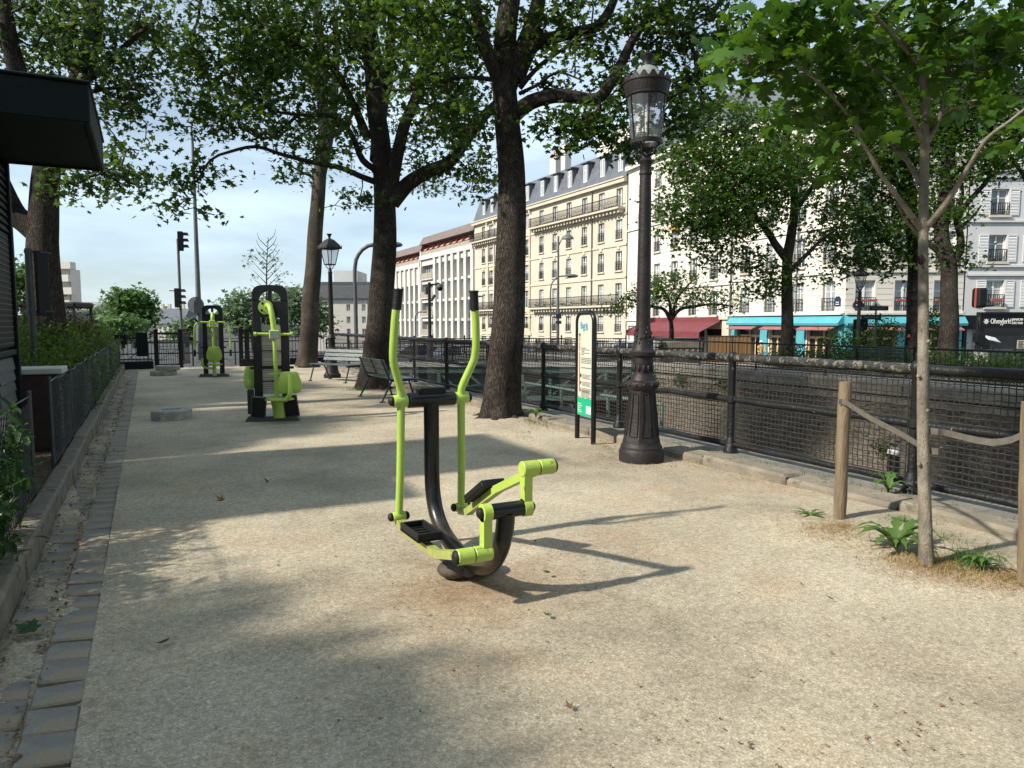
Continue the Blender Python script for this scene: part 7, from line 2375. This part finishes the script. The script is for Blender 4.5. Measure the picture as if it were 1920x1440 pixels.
def corner_building():
    z0 = STREET
    P0, P1, P2 = (37.6, 38.55), (36.2, 28.2), (42.3, 25.1)
    H_ = 16.5
    rows = [(2.15, 4.0), (5.0, 6.8), (7.8, 9.6), (10.6, 12.4), (13.2, 14.8)]
    for part, (A, B, lab) in enumerate(((P0, P1, 'off-white corner building with a turquoise shopfront and oak doors, left wing'), (P1, P2, 'cream white corner wing above the turquoise shop, red flower boxes'))):
        r_, L_ = building('corner_building', lab, A, B, z0, 'buildings along the far street')
        n = 4 if part == 0 else 3
        cols = [L_ * (k + .5) / n for k in range(n)]
        ww = 1.0 if part == 0 else 1.15
        ops = [(u - ww / 2, u + ww / 2, a - z0, c - z0) for u in cols for a, c in rows]
        m_ = 3 if part == 0 else 2
        bays = [(L_ * k / m_ + .5, L_ * (k + 1) / m_ - .4) for k in range(m_)]
        ops += [(a, c, .05, 2.55) for a, c in bays]
        facade(r_, L_, 0, H_, ops, 'white_wall', y=0)
        body(r_, L_, H_, 'white_wall', 9, .29)
        for i, u in enumerate(cols):
            for (a, c) in rows:
                o = window(r_, u, a - z0, ww, c - a, light=True if a < 3 else random.random() < .5, blind='orange_awn' if (a > 4 and random.random() < .1) else None)
                if part == 1 and a < 3:
                    fbx = MB().cbox(-.55, .55, -.45, -.28, .62, .76, .02).build('flower_box', M['terracotta'], o)
        for z in (2.1, 4.45, 7.2, 10, 12.8):
            MB().box(-.01, L_ + .01, -.1, -.004, z - z0, z - z0 + .14).build('string_course', M['white_wall'], r_)
        k = 0
        z = 2.05
        while z < 4.4:                      # shallow horizontal joints of the first storey
            MB().box(-.005, L_ + .005, -.012, -.003, z - z0, z - z0 + .03).build('joint_shadow', M['sign_back'], r_) if False else None
            z += .33
        joints(r_, L_, [(u - ww / 2, u + ww / 2) for u in cols], 2.2 - z0, 4.35 - z0)
        sh = MB().box(.1, L_ - .1, .21, .27, .05, 2.6).build('shop_glass', M['shop_glass'], r_)
        for a, c in bays:
            oak_bay(sh, a, c, .06, 2.54)
        for k in range(m_ + 1):
            x = min(max(L_ * k / m_, .3), L_ - .3)
            MB().cbox(x - .38 if k else .0, x + .38 if k < m_ else L_, -.1, -.004, 0, 2.7, .02).build('pilaster', M['turquoise'], r_)
        fa = MB().prism([(0, 0), (.5, -.12), (.55, .02), (.2, .42), (0, .5)], (L_ / 2, -.003, 2.82), (0, -1, 0), (0, 0, 1), (1, 0, 0), L_ + .1).build('fascia', M['turquoise'], r_)
        MB().box(0, L_, -.3, -.01, 3.33, 3.41).build('fascia_cap', M['grey_wall'], fa)
        for k, (a, c) in enumerate(bays):
            MB().prism([(0, 0), (.75, -.28), (.75, -.22), (0, .05)], ((a + c) / 2, -.06, 2.7), (0, -1, 0), (0, 0, 1), (1, 0, 0), c - a + .2).build('awning', M['dusty_pink'], r_)
        MB().prism([(-.2, H_), (1.0, H_ + 2.6), (8, H_ + 3.0), (9, H_)], (L_ / 2, 0, 0), (0, 1, 0), (0, 0, 1), (1, 0, 0), L_).build('mansard_roof', M['slate'], r_)
        if part == 0:
            sg = MB().prism([(-.22, 0), (.22, 0), (.22, .42), (.12, .56), (-.12, .56), (-.22, .42)], (L_ - .55, -.03, 3.85), (1, 0, 0), (0, 0, 1), (0, 1, 0), .04).build('street_plate', M['blue_plate'], r_)
            MB().box(L_ - .69, L_ - .41, -.06, -.051, 3.93, 3.97).box(L_ - .67, L_ - .43, -.06, -.051, 4.05, 4.09).build('plate_print', M['white_print'], sg)
            MB().tube([(L_ * .62, -.1, 3.1), (L_ * .62, -.1, H_)], .05, 8).build('downpipe', M['sign_back'], r_)
        else:
            sg = MB().prism([(-.32, 0), (.32, 0), (.32, .2), (.16, .46), (-.16, .46), (-.32, .2)], (.75, -.03, 3.75), (1, 0, 0), (0, 0, 1), (0, 1, 0), .04).build('street_plate', M['blue_plate'], r_)
            MB().box(.6, .9, -.06, -.051, 3.86, 3.92).build('plate_print', M['white_print'], sg)
            # clearer writing too small to read in the street is left off
corner_building()

def grey_building():
    z0 = STREET
    A = (42.35, 25.05)
    B = (A[0] + .89 * 15, A[1] - .4555 * 15)
    r_, L_ = building('shuttered_building', 'pale grey building with white louvred shutters above the black shopfront', A, B, z0, 'buildings along the far street')
    H_ = 14
    rows = [(2.45, 4.0), (5.05, 6.6), (7.7, 9.2), (10.3, 11.8)]
    cols = [1.75, 4.3, 6.9, 9.5, 12.1]
    ops = [(u - .52, u + .52, a - z0, c - z0) for u in cols for a, c in rows]
    ops += [(1.0, 5.6, .5, 2.55), (6.2, 11, .3, 2.55), (.2, .8, .05, 2.5)]
    facade(r_, L_, 0, H_, ops, 'grey_wall')
    body(r_, L_, H_, 'grey_wall', 9)
    slat = MB().box(-.22, .22, -.012, .012, 0, .05).mesh('slat', M['shutter'])
    for u in cols:
        for (a, c) in rows:
            h = c - a
            o = window(r_, u, a - z0, 1.04, h, light=a < 3)
            for s in (-1, 1):
                # each shutter leaf is a framed panel with slats
                x = s * .82
                MB().box(x - .27, x - .23, -.26, -.21, 0, h).box(x + .23, x + .27, -.26, -.21, 0, h).box(x - .23, x + .23, -.26, -.21, 0, .07).box(x - .23, x + .23, -.26, -.21, h - .07, h).box(x - .23, x + .23, -.26, -.21, h * .5, h * .5 + .06).box(x - .23, x + .23, -.232, -.21, .07, h - .07).build('shutter', M['shutter'], o)
                b = MB()
                for k in range(int((h - .15) / .085)):
                    z = .08 + k * .085
                    b.bar((x - .23, -.245, z + .03), (x + .23, -.245, z + .03), .03, .05, Vector((0, .6, .8)))
                b.build('shutter_slats', M['win_white'], o, None, 'stuff')
            if a < 3:
                MB().cbox(-.35, .3, -.5, -.36, .3, .5, .02).build('flower_box', M['terracotta'], o)
    for z in (4.25, 4.75, 7.3, 9.8):
        MB().box(0, L_, -.12, -.004, z - z0, z - z0 + .1).build('string_course', M['grey_wall'], r_)
    # black shopfront with its lettering
    sf = MB().box(.9, 11.2, -.12, -.005, 2.55, 3.35).build('shop_fascia', M['shop_black'], r_)
    MB().box(.85, 11.25, -.22, -.005, 3.35, 3.48).build('fascia_cornice', M['shop_black'], sf)
    MB().box(0, .9, -.1, -.005, 2.5, 3.3).build('shop_fascia', M['shop_black'], r_)
    for x in (.0, .85, 5.6, 11.0):
        MB().box(x, x + .35 if x else .2, -.1, -.004, 0, 2.55).build('shop_pilaster', M['shop_black'], r_)
    MB().box(1.2, 5.6, -.08, -.004, 0, .5).build('stall_riser', M['shop_black'], r_)
    gl = MB().box(1.0, 5.6, .12, .16, .5, 2.55).build('shop_glass', M['shop_glass'], r_)
    MB().box(1.05, 5.55, .02, .115, 1.25, 1.31).build('shop_shelf', M['grey_metal'], gl)
    MB().box(6.2, 11, .12, .16, .3, 2.55).build('shop_glass', M['shop_glass'], r_)
    pn = MB().box(3.3, 3.75, .09, .115, 1.36, 1.85).build('poster', M['beige_panel'], gl)
    for k in range(5):
        MB().box(3.37, 3.68 - .06 * (k % 2), .08, .089, 1.42 + k * .08, 1.46 + k * .08).build('poster_print', M['print_dark'], pn)
    st = MB()
    for k in range(4):
        a = math.pi * k / 4
        st.bar((1.27 - .15 * math.cos(a), -.13, 2.94 - .15 * math.sin(a)), (1.27 + .15 * math.cos(a), -.13, 2.94 + .15 * math.sin(a)), .04, .02, Vector((0, 1, 0)))
    st.build('star_mark', M['white_print'], sf)
    for (txt, size, u, z, fit) in (('OhmyJerk!', .42, 2.12, 2.94, 1.18), ('JAMAICAN', .2, 3.08, 3.04, .62), ('STREET FOOD', .18, 3.08, 2.84, .62)):
        o = link('lettering', text_mesh(txt, size, M['white_print'], .02, 1.05), sf)
        xs = [v.co.x for v in o.data.vertices]
        o.scale = (fit / (max(xs) - min(xs)), 1, 1)
        o.location = (u, -.132, z)
        o.rotation_euler = (R(90), 0, 0)
    MB().prism([(-.2, H_), (1.0, H_ + 2.6), (8, H_ + 3.0), (9, H_)], (L_ / 2, 0, 0), (0, 1, 0), (0, 0, 1), (1, 0, 0), L_).build('mansard_roof', M['slate'], r_)
grey_building()

# ------------------------------------------------------------------ distant buildings
def distant(name, label, px0, px1, py_top, D, mat, storeys, cols_, z0=STREET, roof=None, dep=12, first=0):
    a, c = at(px0, 640, D), at(px1, 640, D)
    r_, L_ = building(name, label, (a.x, a.y), (c.x, c.y), z0)
    H_ = at((px0 + px1) / 2, py_top, D).z - z0
    fh = (H_ - .4) / storeys
    ops = []
    cu = [L_ * (k + .5) / cols_ for k in range(first, cols_)]
    w_ = min(1.3, L_ / cols_ * .5)
    for s in range(storeys):
        for u in cu:
            ops.append((u - w_ / 2, u + w_ / 2, s * fh + fh * .3, s * fh + fh * .85))
    facade(r_, L_, 0, H_, ops, mat)
    body(r_, L_, H_, mat, dep)
    for s in range(storeys):
        for u in cu:
            window(r_, u, s * fh + fh * .3, w_, fh * .55, rail=False, style='plain', sill=False)
    return r_, L_, H_
r_, L_, H_ = distant('grey_hall', 'white end wall with a dark upper storey band behind the square lantern', 590, 690, 560, 72, 'modern_wall', 4, 7, first=4)
MB().box(-.3, L_ + .3, -.3, 12, H_, H_ + 1.4).build('roof_storey', M['sign_back'], r_)
MB().box(-.3, L_ + .3, -.32, 12.1, H_ + 1.4, H_ + 1.65).build('roof', M['grey_metal'], r_)
MB().box(L_ * .25, L_ * .7, 3, 8, H_ + 1.65, H_ + 3.0).build('plant_room', M['grey_wall'], r_)
r_, L_, H_ = distant('white_house', 'small white building with grey roof in the gap beyond the gate', 288, 345, 607, 120, 'white_wall', 3, 6)
MB().prism([(-.3, H_), (2.5, H_ + 2.6), (10, H_ + 2.6), (12, H_)], (L_ / 2, 0, 0), (0, 1, 0), (0, 0, 1), (1, 0, 0), L_).build('roof', M['slate'], r_)
r_, L_, H_ = distant('far_apartments', 'pinkish apartment roofs far beyond the gate, above the white building', 290, 362, 585, 190, 'cream', 6, 8)
for k in range(5):
    MB().box(L_ * (.1 + .18 * k), L_ * (.16 + .18 * k), 2, 3, H_, H_ + 2.2).build('chimney_stack', M['cream_trim'], r_)
r_, L_, H_ = distant('balcony_tower', 'stepped white apartment block with projecting balconies behind the dark trunk', 70, 136, 505, 95, 'white_wall', 5, 3, dep=2.5)
for s in range(6):
    MB().box(L_ * .35, L_ + .6 + .35 * (s % 2), -1.2, -.01, H_ * s / 6 + 1.6, H_ * s / 6 + 2.5).build('balcony', M['white_wall'], r_)
MB().box(.2, L_ - .5, .3, 2.4, H_, H_ + .9).build('penthouse', M['white_wall'], r_)
r_, L_, H_ = distant('grey_block', 'plain pale grey block between the hedge and the distant trees', 156, 192, 566, 100, 'grey_wall', 3, 3)
# bus shelter with a black roof over the hedge
p = at(118, 600, 30)
bs = thing('bus_shelter', 'black framed bus shelter roof showing above the hedge', 'bus shelter', (p.x, p.y, -.1), ang if 'ang' in globals() else -YAW)
MB().cbox(-1.2, .95, -.7, .7, 2.25, 2.5, .06).build('roof', M['signal_black'], bs)
for x in (-1.1, .85):
    for y in (-.6, .6):
        MB().box(x - .04, x + .04, y - .04, y + .04, 0, 2.25).build('post', M['signal_black'], bs)
MB().box(-1.1, .85, .58, .6, .3, 2.1).build('pane', M['pane'], bs)
# ------------------------------------------------------------------ hedges, shrubs, weeds
def bush(name, label, blobs, mat, kind, size, per, spread, base, group=None, cat='shrub', tilt=.8):
    """leafy shrub: short stems rising from the ground into each clump"""
    r_ = thing(name, label, cat, base, 0, group)
    B = Vector(base)
    st = MB()
    Ps = []
    for (c, rad, n) in blobs:
        Cl = wblob(c, rad, n)
        Cl = Cl[Cl[:, 2] > base[2] + .05]
        for q in Cl[::5]:
            f = Vector((q[0] * .6 + c[0] * .4, q[1] * .6 + c[1] * .4, base[2]))
            st.tube([f - B, (f * .5 + Vector(q) * .5) - B + Vector((rng.normal(0, .05), rng.normal(0, .05), 0)), Vector(q) - B], [.012, .009, .004], 5, False)
        Ps.append(Cl)
    st.build('stems', M['bark'], r_, 60)
    C_ = np.concatenate(Ps) - np.array(base)
    Lp = (C_[:, None, :] + rng.normal(0, 1, (len(C_), per, 3)) * np.array((spread, spread, spread * .8))).reshape(-1, 3)
    Lp = Lp[Lp[:, 2] > 0]
    link('foliage', leaves_mesh('foliage', Lp, size, kind, mat, tilt, .2), r_)
    return r_
bush('hedge', 'long low green hedge behind the chain-link fence', [((-1.65, 11.2 + k * 1.5, .78), (.7, .95, .7), 110) for k in range(11)], M['leaf_hedge'], 'oval', .055, 44, .16, (-1.5, 18, .1), cat='hedge')
bush('shrub', 'tall green shrub mass rising towards the dark trunk', [((-2.9, 12.5 + 1.6 * k, .8), (.9, 1.0, .7), 80) for k in range(6)] + [((-2.6, 11.3, .8), (.6, .7, .6), 50)], M['leaf_hedge'], 'oval', .06, 40, .18, (-2.8, 15, .1))
bush('bronze_shrub', 'bronze brown shrub at the foot of the dark trunked tree', [((-1.75, 18.0, 1.2), (.8, .9, .75), 90), ((-1.9, 16.2, 1.1), (.5, .7, .6), 40)], M['leaf_red'], 'oval', .07, 40, .17, (-1.8, 17.6, .1))
bush('yellow_shrub', 'yellowish green shrub beside the bronze one above the hedge', [((-1.4, 21, .95), (.6, .9, .55), 60)], M['leaf_hedge'], 'oval', .06, 40, .16, (-1.4, 21, .1))
bush('fence_growth', 'dark straggly growth pushing through the far part of the chain-link fence', [((-1.02, 13 + k * 1.4, .35), (.16, .8, .34), 36) for k in range(10)], M['leaf_plane'], 'oval', .04, 30, .1, (-1.02, 19, .1), cat='shrub')
# broad leaved bush at the lower left
bush('laurel_bush', 'broad leaved green bush leaning over the kerb at the left edge', [((-1.02, 5.3, .55), (.22, .5, .4), 52), ((-.98, 5.75, .72), (.15, .3, .28), 24), ((-.95, 4.75, .4), (.2, .4, .3), 34)], M['leaf_bush'], 'lance', .085, 15, .085, (-1.05, 5.2, .1), tilt=.7)
# ivy and weeds hanging on the canal wall
for (y, z, n, lab) in ((22.3, -.55, 60, 'dark ivy patch at the top of the wall by the bridge'), (20.4, -.5, 26, 'small ivy tuft on the canal wall beside the lamp'), (18.2, -.55, 14, 'little weed tuft high on the canal wall'), (12.2, -1.75, 16, 'weed tuft low on the canal wall at the right')):
    Lp = np.array((17.4, y, z)) + rng.normal(0, 1, (n * 8, 3)) * np.array((.06, .035 * math.sqrt(n) * 1.3, .03 * math.sqrt(n)))
    o = link('wall_ivy', leaves_mesh('wall_ivy', Lp - np.array((17.4, y, z)), .07, 'tri', M['leaf_plane'], .8), None)
    o.location = (17.4, y, z)
    tag(o, lab, 'plant', 'plants rooted in the canal wall')
# far bank greenery: hedge and flowering shrubs
bush('garden_hedge', 'clipped low hedge along the far bank garden', [((20.2, 7.5 + 1.3 * k, .32), (.7, .9, .34), 40) for k in range(9)], M['leaf_plane'], 'oval', .08, 34, .2, (20.2, 12, -.02), cat='hedge')
q1, q2, q3 = at(1590, 640, 24.3), at(1655, 630, 27), at(1745, 630, 27.5)
bush('garden_shrub', 'white flecked garden shrub left of the far lantern post', [((q1.x, q1.y, .7), (.7, .7, .65), 50)], M['leaf_far'], 'oval', .09, 30, .2, (q1.x, q1.y, -.02), group='shrubs of the far bank garden')
bush('garden_shrub', 'tall garden shrub under the finger sign', [((q2.x, q2.y, 1.0), (.75, .7, .95), 60)], M['leaf_far'], 'oval', .09, 30, .2, (q2.x, q2.y, -.02), group='shrubs of the far bank garden')
bush('garden_shrub', 'garden shrub between the two big trunks behind the sapling', [((q3.x, q3.y, 1.1), (.7, .6, 1.0), 60)], M['leaf_far'], 'oval', .09, 30, .2, (q3.x, q3.y, -.02), group='shrubs of the far bank garden')

def blades(name, pts, h, mat, lean=.5, width=.006, nper=1):
    """grass blades: each a bent strip of three quads"""
    N = len(pts)
    az = rng.uniform(0, 2 * np.pi, N)
    H_ = h * rng.uniform(.5, 1.3, N)
    ln = lean * rng.uniform(.2, 1.4, N)
    w_ = width * rng.uniform(.6, 1.3, N)
    d = np.stack([np.cos(az), np.sin(az), np.zeros(N)], 1)
    s = np.stack([-np.sin(az), np.cos(az), np.zeros(N)], 1)
    V = []
    for t in (0, .4, .75, 1):
        c = pts + d * (ln * H_ * t * t)[:, None] + np.array((0, 0, 1)) * (H_ * (t - .25 * ln * t * t))[:, None]
        ww = (w_ * (1 - .85 * t))[:, None]
        V += [c - s * ww, c + s * ww]
    V = np.stack(V, 1).reshape(-1, 3)
    F = np.array([(0, 1, 3, 2), (2, 3, 5, 4), (4, 5, 7, 6)])
    FF = F[None] + (np.arange(N) * 8)[:, None, None]
    return np_mesh(name, V, FF.reshape(-1, 4), mat)

def patch(c, r_, n):
    a = rng.uniform(0, 2 * np.pi, n)
    q = np.abs(rng.normal(0, .55, n))
    return np.stack([c[0] + np.cos(a) * q * r_[0], c[1] + np.sin(a) * q * r_[1], np.full(n, .02)], 1)
dry = np.concatenate([patch((4.6, 3.5), (.55, .4), 2200), patch((4.4, 2.7), (.42, .4), 3000), patch((4.8, 3.0), (.35, .7), 3200), patch((4.6, 2.3), (.4, .3), 1800),
                      np.stack([rng.normal(5.24, .07, 1500), rng.uniform(1.5, 10, 1500), np.full(1500, .01)], 1), patch((5.1, 9.6), (.4, .8), 700), patch((5.0, 7.2), (.3, .6), 250), patch((4.75, 16.2), (.8, .8), 400)])
o = link('dry_grass', blades('dry_grass', dry, .034, M['dry_grass'], 1.8, .0022), None, 'stuff')
tag(o, 'dry straw-coloured grass round the sapling and along the kerb', 'grass')
del o['category']
green = np.concatenate([patch((4.62, 2.62), (.26, .16), 420), patch((5.05, 3.35), (.2, .2), 200), patch((4.9, 2.95), (.2, .3), 150), patch((5.2, 9.6), (.15, .7), 160), patch((4.95, 10.6), (.3, .3), 120),
                        np.stack([rng.normal(5.75, .08, 200), rng.uniform(2, 7, 200), np.full(200, .06)], 1), patch((4.3, 16.0), (.3, .25), 200)])
o = link('green_grass', blades('green_grass', green, .07, M['weed'], .9, .0035), None, 'stuff')
o['label'] = 'sparse green grass tufts at the foot of the sapling and the kerb'

def rosette(label, c, n, ln, up=.55):
    """dock or dandelion plant: long wavy leaves rising from one root"""
    t = thing('weed_plant', label, 'plant', c, 0, 'broad leaved weeds by the kerb')
    for k in range(n):
        a = k * 2.4 + rng.normal(0, .2)
        L_ = ln * rng.uniform(.7, 1.2)
        d, s = Vector((math.cos(a), math.sin(a), 0)), Vector((-math.sin(a), math.cos(a), 0))
        u = up * rng.uniform(.7, 1.5)
        b = MB()
        m_ = 10
        for i in range(m_ + 1):
            f = i / m_
            p = d * (L_ * f * (.75 + .25 * f)) + Vector((0, 0, L_ * u * (f * 1.6 - 1.25 * f * f)))
            w_ = L_ * .1 * math.sin(math.pi * min(1, .12 + .88 * f)) ** .7 * (1 + .4 * (-1) ** i) if 0 < i < m_ else .004
            b.v += [tuple(p - s * w_ + Vector((0, 0, .25 * w_))), tuple(p), tuple(p + s * w_ + Vector((0, 0, .25 * w_)))]
        for i in range(m_):
            for j in (0, 1):
                b.f.append((i * 3 + j, i * 3 + j + 1, i * 3 + j + 4, i * 3 + j + 3))
                b.m.append(0)
        b.build('leaf', M['weed'], t, 60)
rosette('large dock plant with wavy leaves left of the young maple trunk', (4.42, 2.98, .03), 24, .26, 1.0)
rosette('small dandelion left of the first wooden stake', (4.63, 3.86, .01), 8, .13)
rosette('leafy weed tuft right of the young maple trunk', (4.55, 2.5, .03), 20, .14, .9)
rosette('upright weed growing at the railing foot behind the stake', (5.72, 3.95, .06), 7, .2, 1.3)
rosette('pale weed by the roots of the straight dark tree', (5.3, 9.55, .08), 7, .2, 1.2)

# roots at the foot of the big trees
for (c, lab) in (((5.05, 10.26, 0), 'gnarled roots of the straight dark tree'), ((4.72, 16.45, 0), 'mossy roots of the forked tree')):
    b = MB()
    for k in range(7):
        a = k * .9 + .4
        d = Vector((math.cos(a), math.sin(a), 0))
        L_ = rng.uniform(.3, .6)
        P_ = [d * .2 + Vector((0, 0, .1)), d * (.25 + L_ * .4) + Vector((0, 0, .0)), d * (.25 + L_ * .75) + Vector((-d.y, d.x, 0)) * rng.uniform(-.2, .2) + Vector((0, 0, -.035)), d * (.25 + L_) + Vector((-d.y, d.x, 0)) * rng.uniform(-.3, .3) + Vector((0, 0, -.08))]
        b.tube(smooth_path(P_, .06), [.085 * (1 - .75 * i / len(smooth_path(P_, .06))) for i in range(len(smooth_path(P_, .06)))], 8)
    for tr in list(bpy.data.objects):
        if tr.name.startswith('plane_tree') and (Vector(tr.location) - Vector(c)).length < .2:
            b.build('roots', M['bark'], tr, 60)

deb = np.concatenate([np.stack([c[0] + np.cos(a) * q, c[1] + np.sin(a) * q, np.full(len(a), .015)], 1) for c, rr, n in (((5.05, 10.26), .42, 900), ((4.72, 16.45), .5, 700), ((4.97, 25.5), .5, 400), ((4.93, 6.42), .3, 420), ((5.08, 8.3), .5, 300)) for a, q in ((rng.uniform(0, 6.283, n), rr + np.abs(rng.normal(0, .22, n))),)])
o = link('root_debris', leaves_mesh('root_debris', deb, .016, 'oval', M['litter'], .5, 0), None, 'stuff')
o['label'] = 'dry leaf and bark debris gathered round the tree feet and lamp base'

# ------------------------------------------------------------------ litter on the ground
def scatter(n, x0, x1, y0, y1, z=.006):
    # denser near the camera, where it shows
    y = y0 + (y1 - y0) * rng.random(n) ** 1.9
    P = np.stack([rng.uniform(x0, x1, n), y, np.full(n, z)], 1)
    d = np.sin(P[:, 0] * 2.1 + 1.3 * np.sin(P[:, 1] * 1.7)) * np.sin(P[:, 1] * 2.6 + np.sin(P[:, 0] * 3.1)) + rng.normal(0, .55, n)
    return P[d > -.25]
P_ = np.concatenate([scatter(1100, -.28, 5.3, 1.4, 24), scatter(260, .8, 3.2, 1.5, 5)])
o = link('leaf_litter', leaves_mesh('leaf_litter', P_, .012, 'tri', M['litter'], .35, 0), None, 'stuff')
o['label'] = 'brown crumbs of dry leaves strewn over the sand path'
P_ = scatter(1500, -.28, 5.3, 1.3, 22, .004)
o = link('twig_crumbs', leaves_mesh('twig_crumbs', P_, .008, 'lance', M['twig_dark'], .3, 0), None, 'stuff')
o['label'] = 'dark twig crumbs on the sand'
P_ = scatter(6000, -.28, 5.3, 1.3, 12, .002)
o = link('grit', leaves_mesh('grit', P_, .0042, 'oval', M['pebble'], .5, 0), None, 'stuff')
o['label'] = 'pale grit loose on the sand'
P_ = np.concatenate([np.stack([rng.normal(-.5, .022, 900), 1.5 + 20 * rng.random(900) ** 1.4, np.full(900, .004)], 1), np.stack([rng.normal(-.66, .03, 900), 1.5 + 24 * rng.random(900) ** 1.2, np.full(900, .004)], 1), np.stack([rng.normal(-.57, .09, 500), rng.uniform(7, 26, 500), np.full(500, .005)], 1)])
o = link('gutter_litter', leaves_mesh('gutter_litter', P_, .018, 'tri', M['litter'], .5, 0), None, 'stuff')
o['label'] = 'yellow brown leaf scraps gathered in the gutter'
P_ = np.stack([rng.uniform(-1.4, -.86, 900), rng.uniform(4, 14, 900), np.full(900, .12)], 1)
o = link('bed_litter', leaves_mesh('bed_litter', P_, .022, 'oval', M['litter'], .6, 0), None, 'stuff')
o['label'] = 'dry leaf scraps on the planting bed'

def fallen(label, x, y, s, mat, kind='star', z=.012, rz=0.0, curl=0.0):
    T, F = leaf_template(kind)
    T = T.copy() * s
    T[:, 2] += curl * (T[:, 0] ** 2 + T[:, 1] ** 2) / max(s, .01)
    V = np.concatenate([T, T - np.array((0, 0, .0012))])
    FF = np.concatenate([F, F[:, ::-1] + len(T)])
    o = link('fallen_leaf', np_mesh('fallen_leaf', V, FF, mat), None)
    o.location = (x, y, z)
    o.rotation_euler = (rng.normal(0, .15), rng.normal(0, .15), rz)
    return tag(o, label, 'leaf', 'single leaves lying on the ground')
fallen('large dark green leaf lying in the gutter', -.57, 4.15, .075, M['leaf_bush'], 'maple', .03, 1.2, .3)
fallen('green leaf on the sand below the trainer', 1.83, 3.15, .035, M['weed'], 'star', .012, .6, .5)
fallen('dull green leaf just right of the trainer base', 2.15, 3.72, .035, M['leaf_plane'], 'star', .012, 2, .4)
fallen('curled brown leaf on the shaded sand left of the trainer', .52, 6.55, .06, M['litter'], 'star', .02, 1, .8)
fallen('dry leaf on the shaded sand at the lower left', .02, 3.72, .05, M['twig_dark'], 'lance', .015, 2.2, .5)
fallen('rusty leaf on the sand at the bottom middle', 1.45, 2.32, .03, M['litter'], 'star', .015, .2, .7)
fallen('dark dry leaf near the sapling on the open sand', 3.35, 2.62, .04, M['twig_dark'], 'lance', .012, 1.4, .4)
fallen('dark curled leaf at the edge of the sunlit strip', .98, 7.1, .05, M['twig_dark'], 'lance', .02, .5, .8)
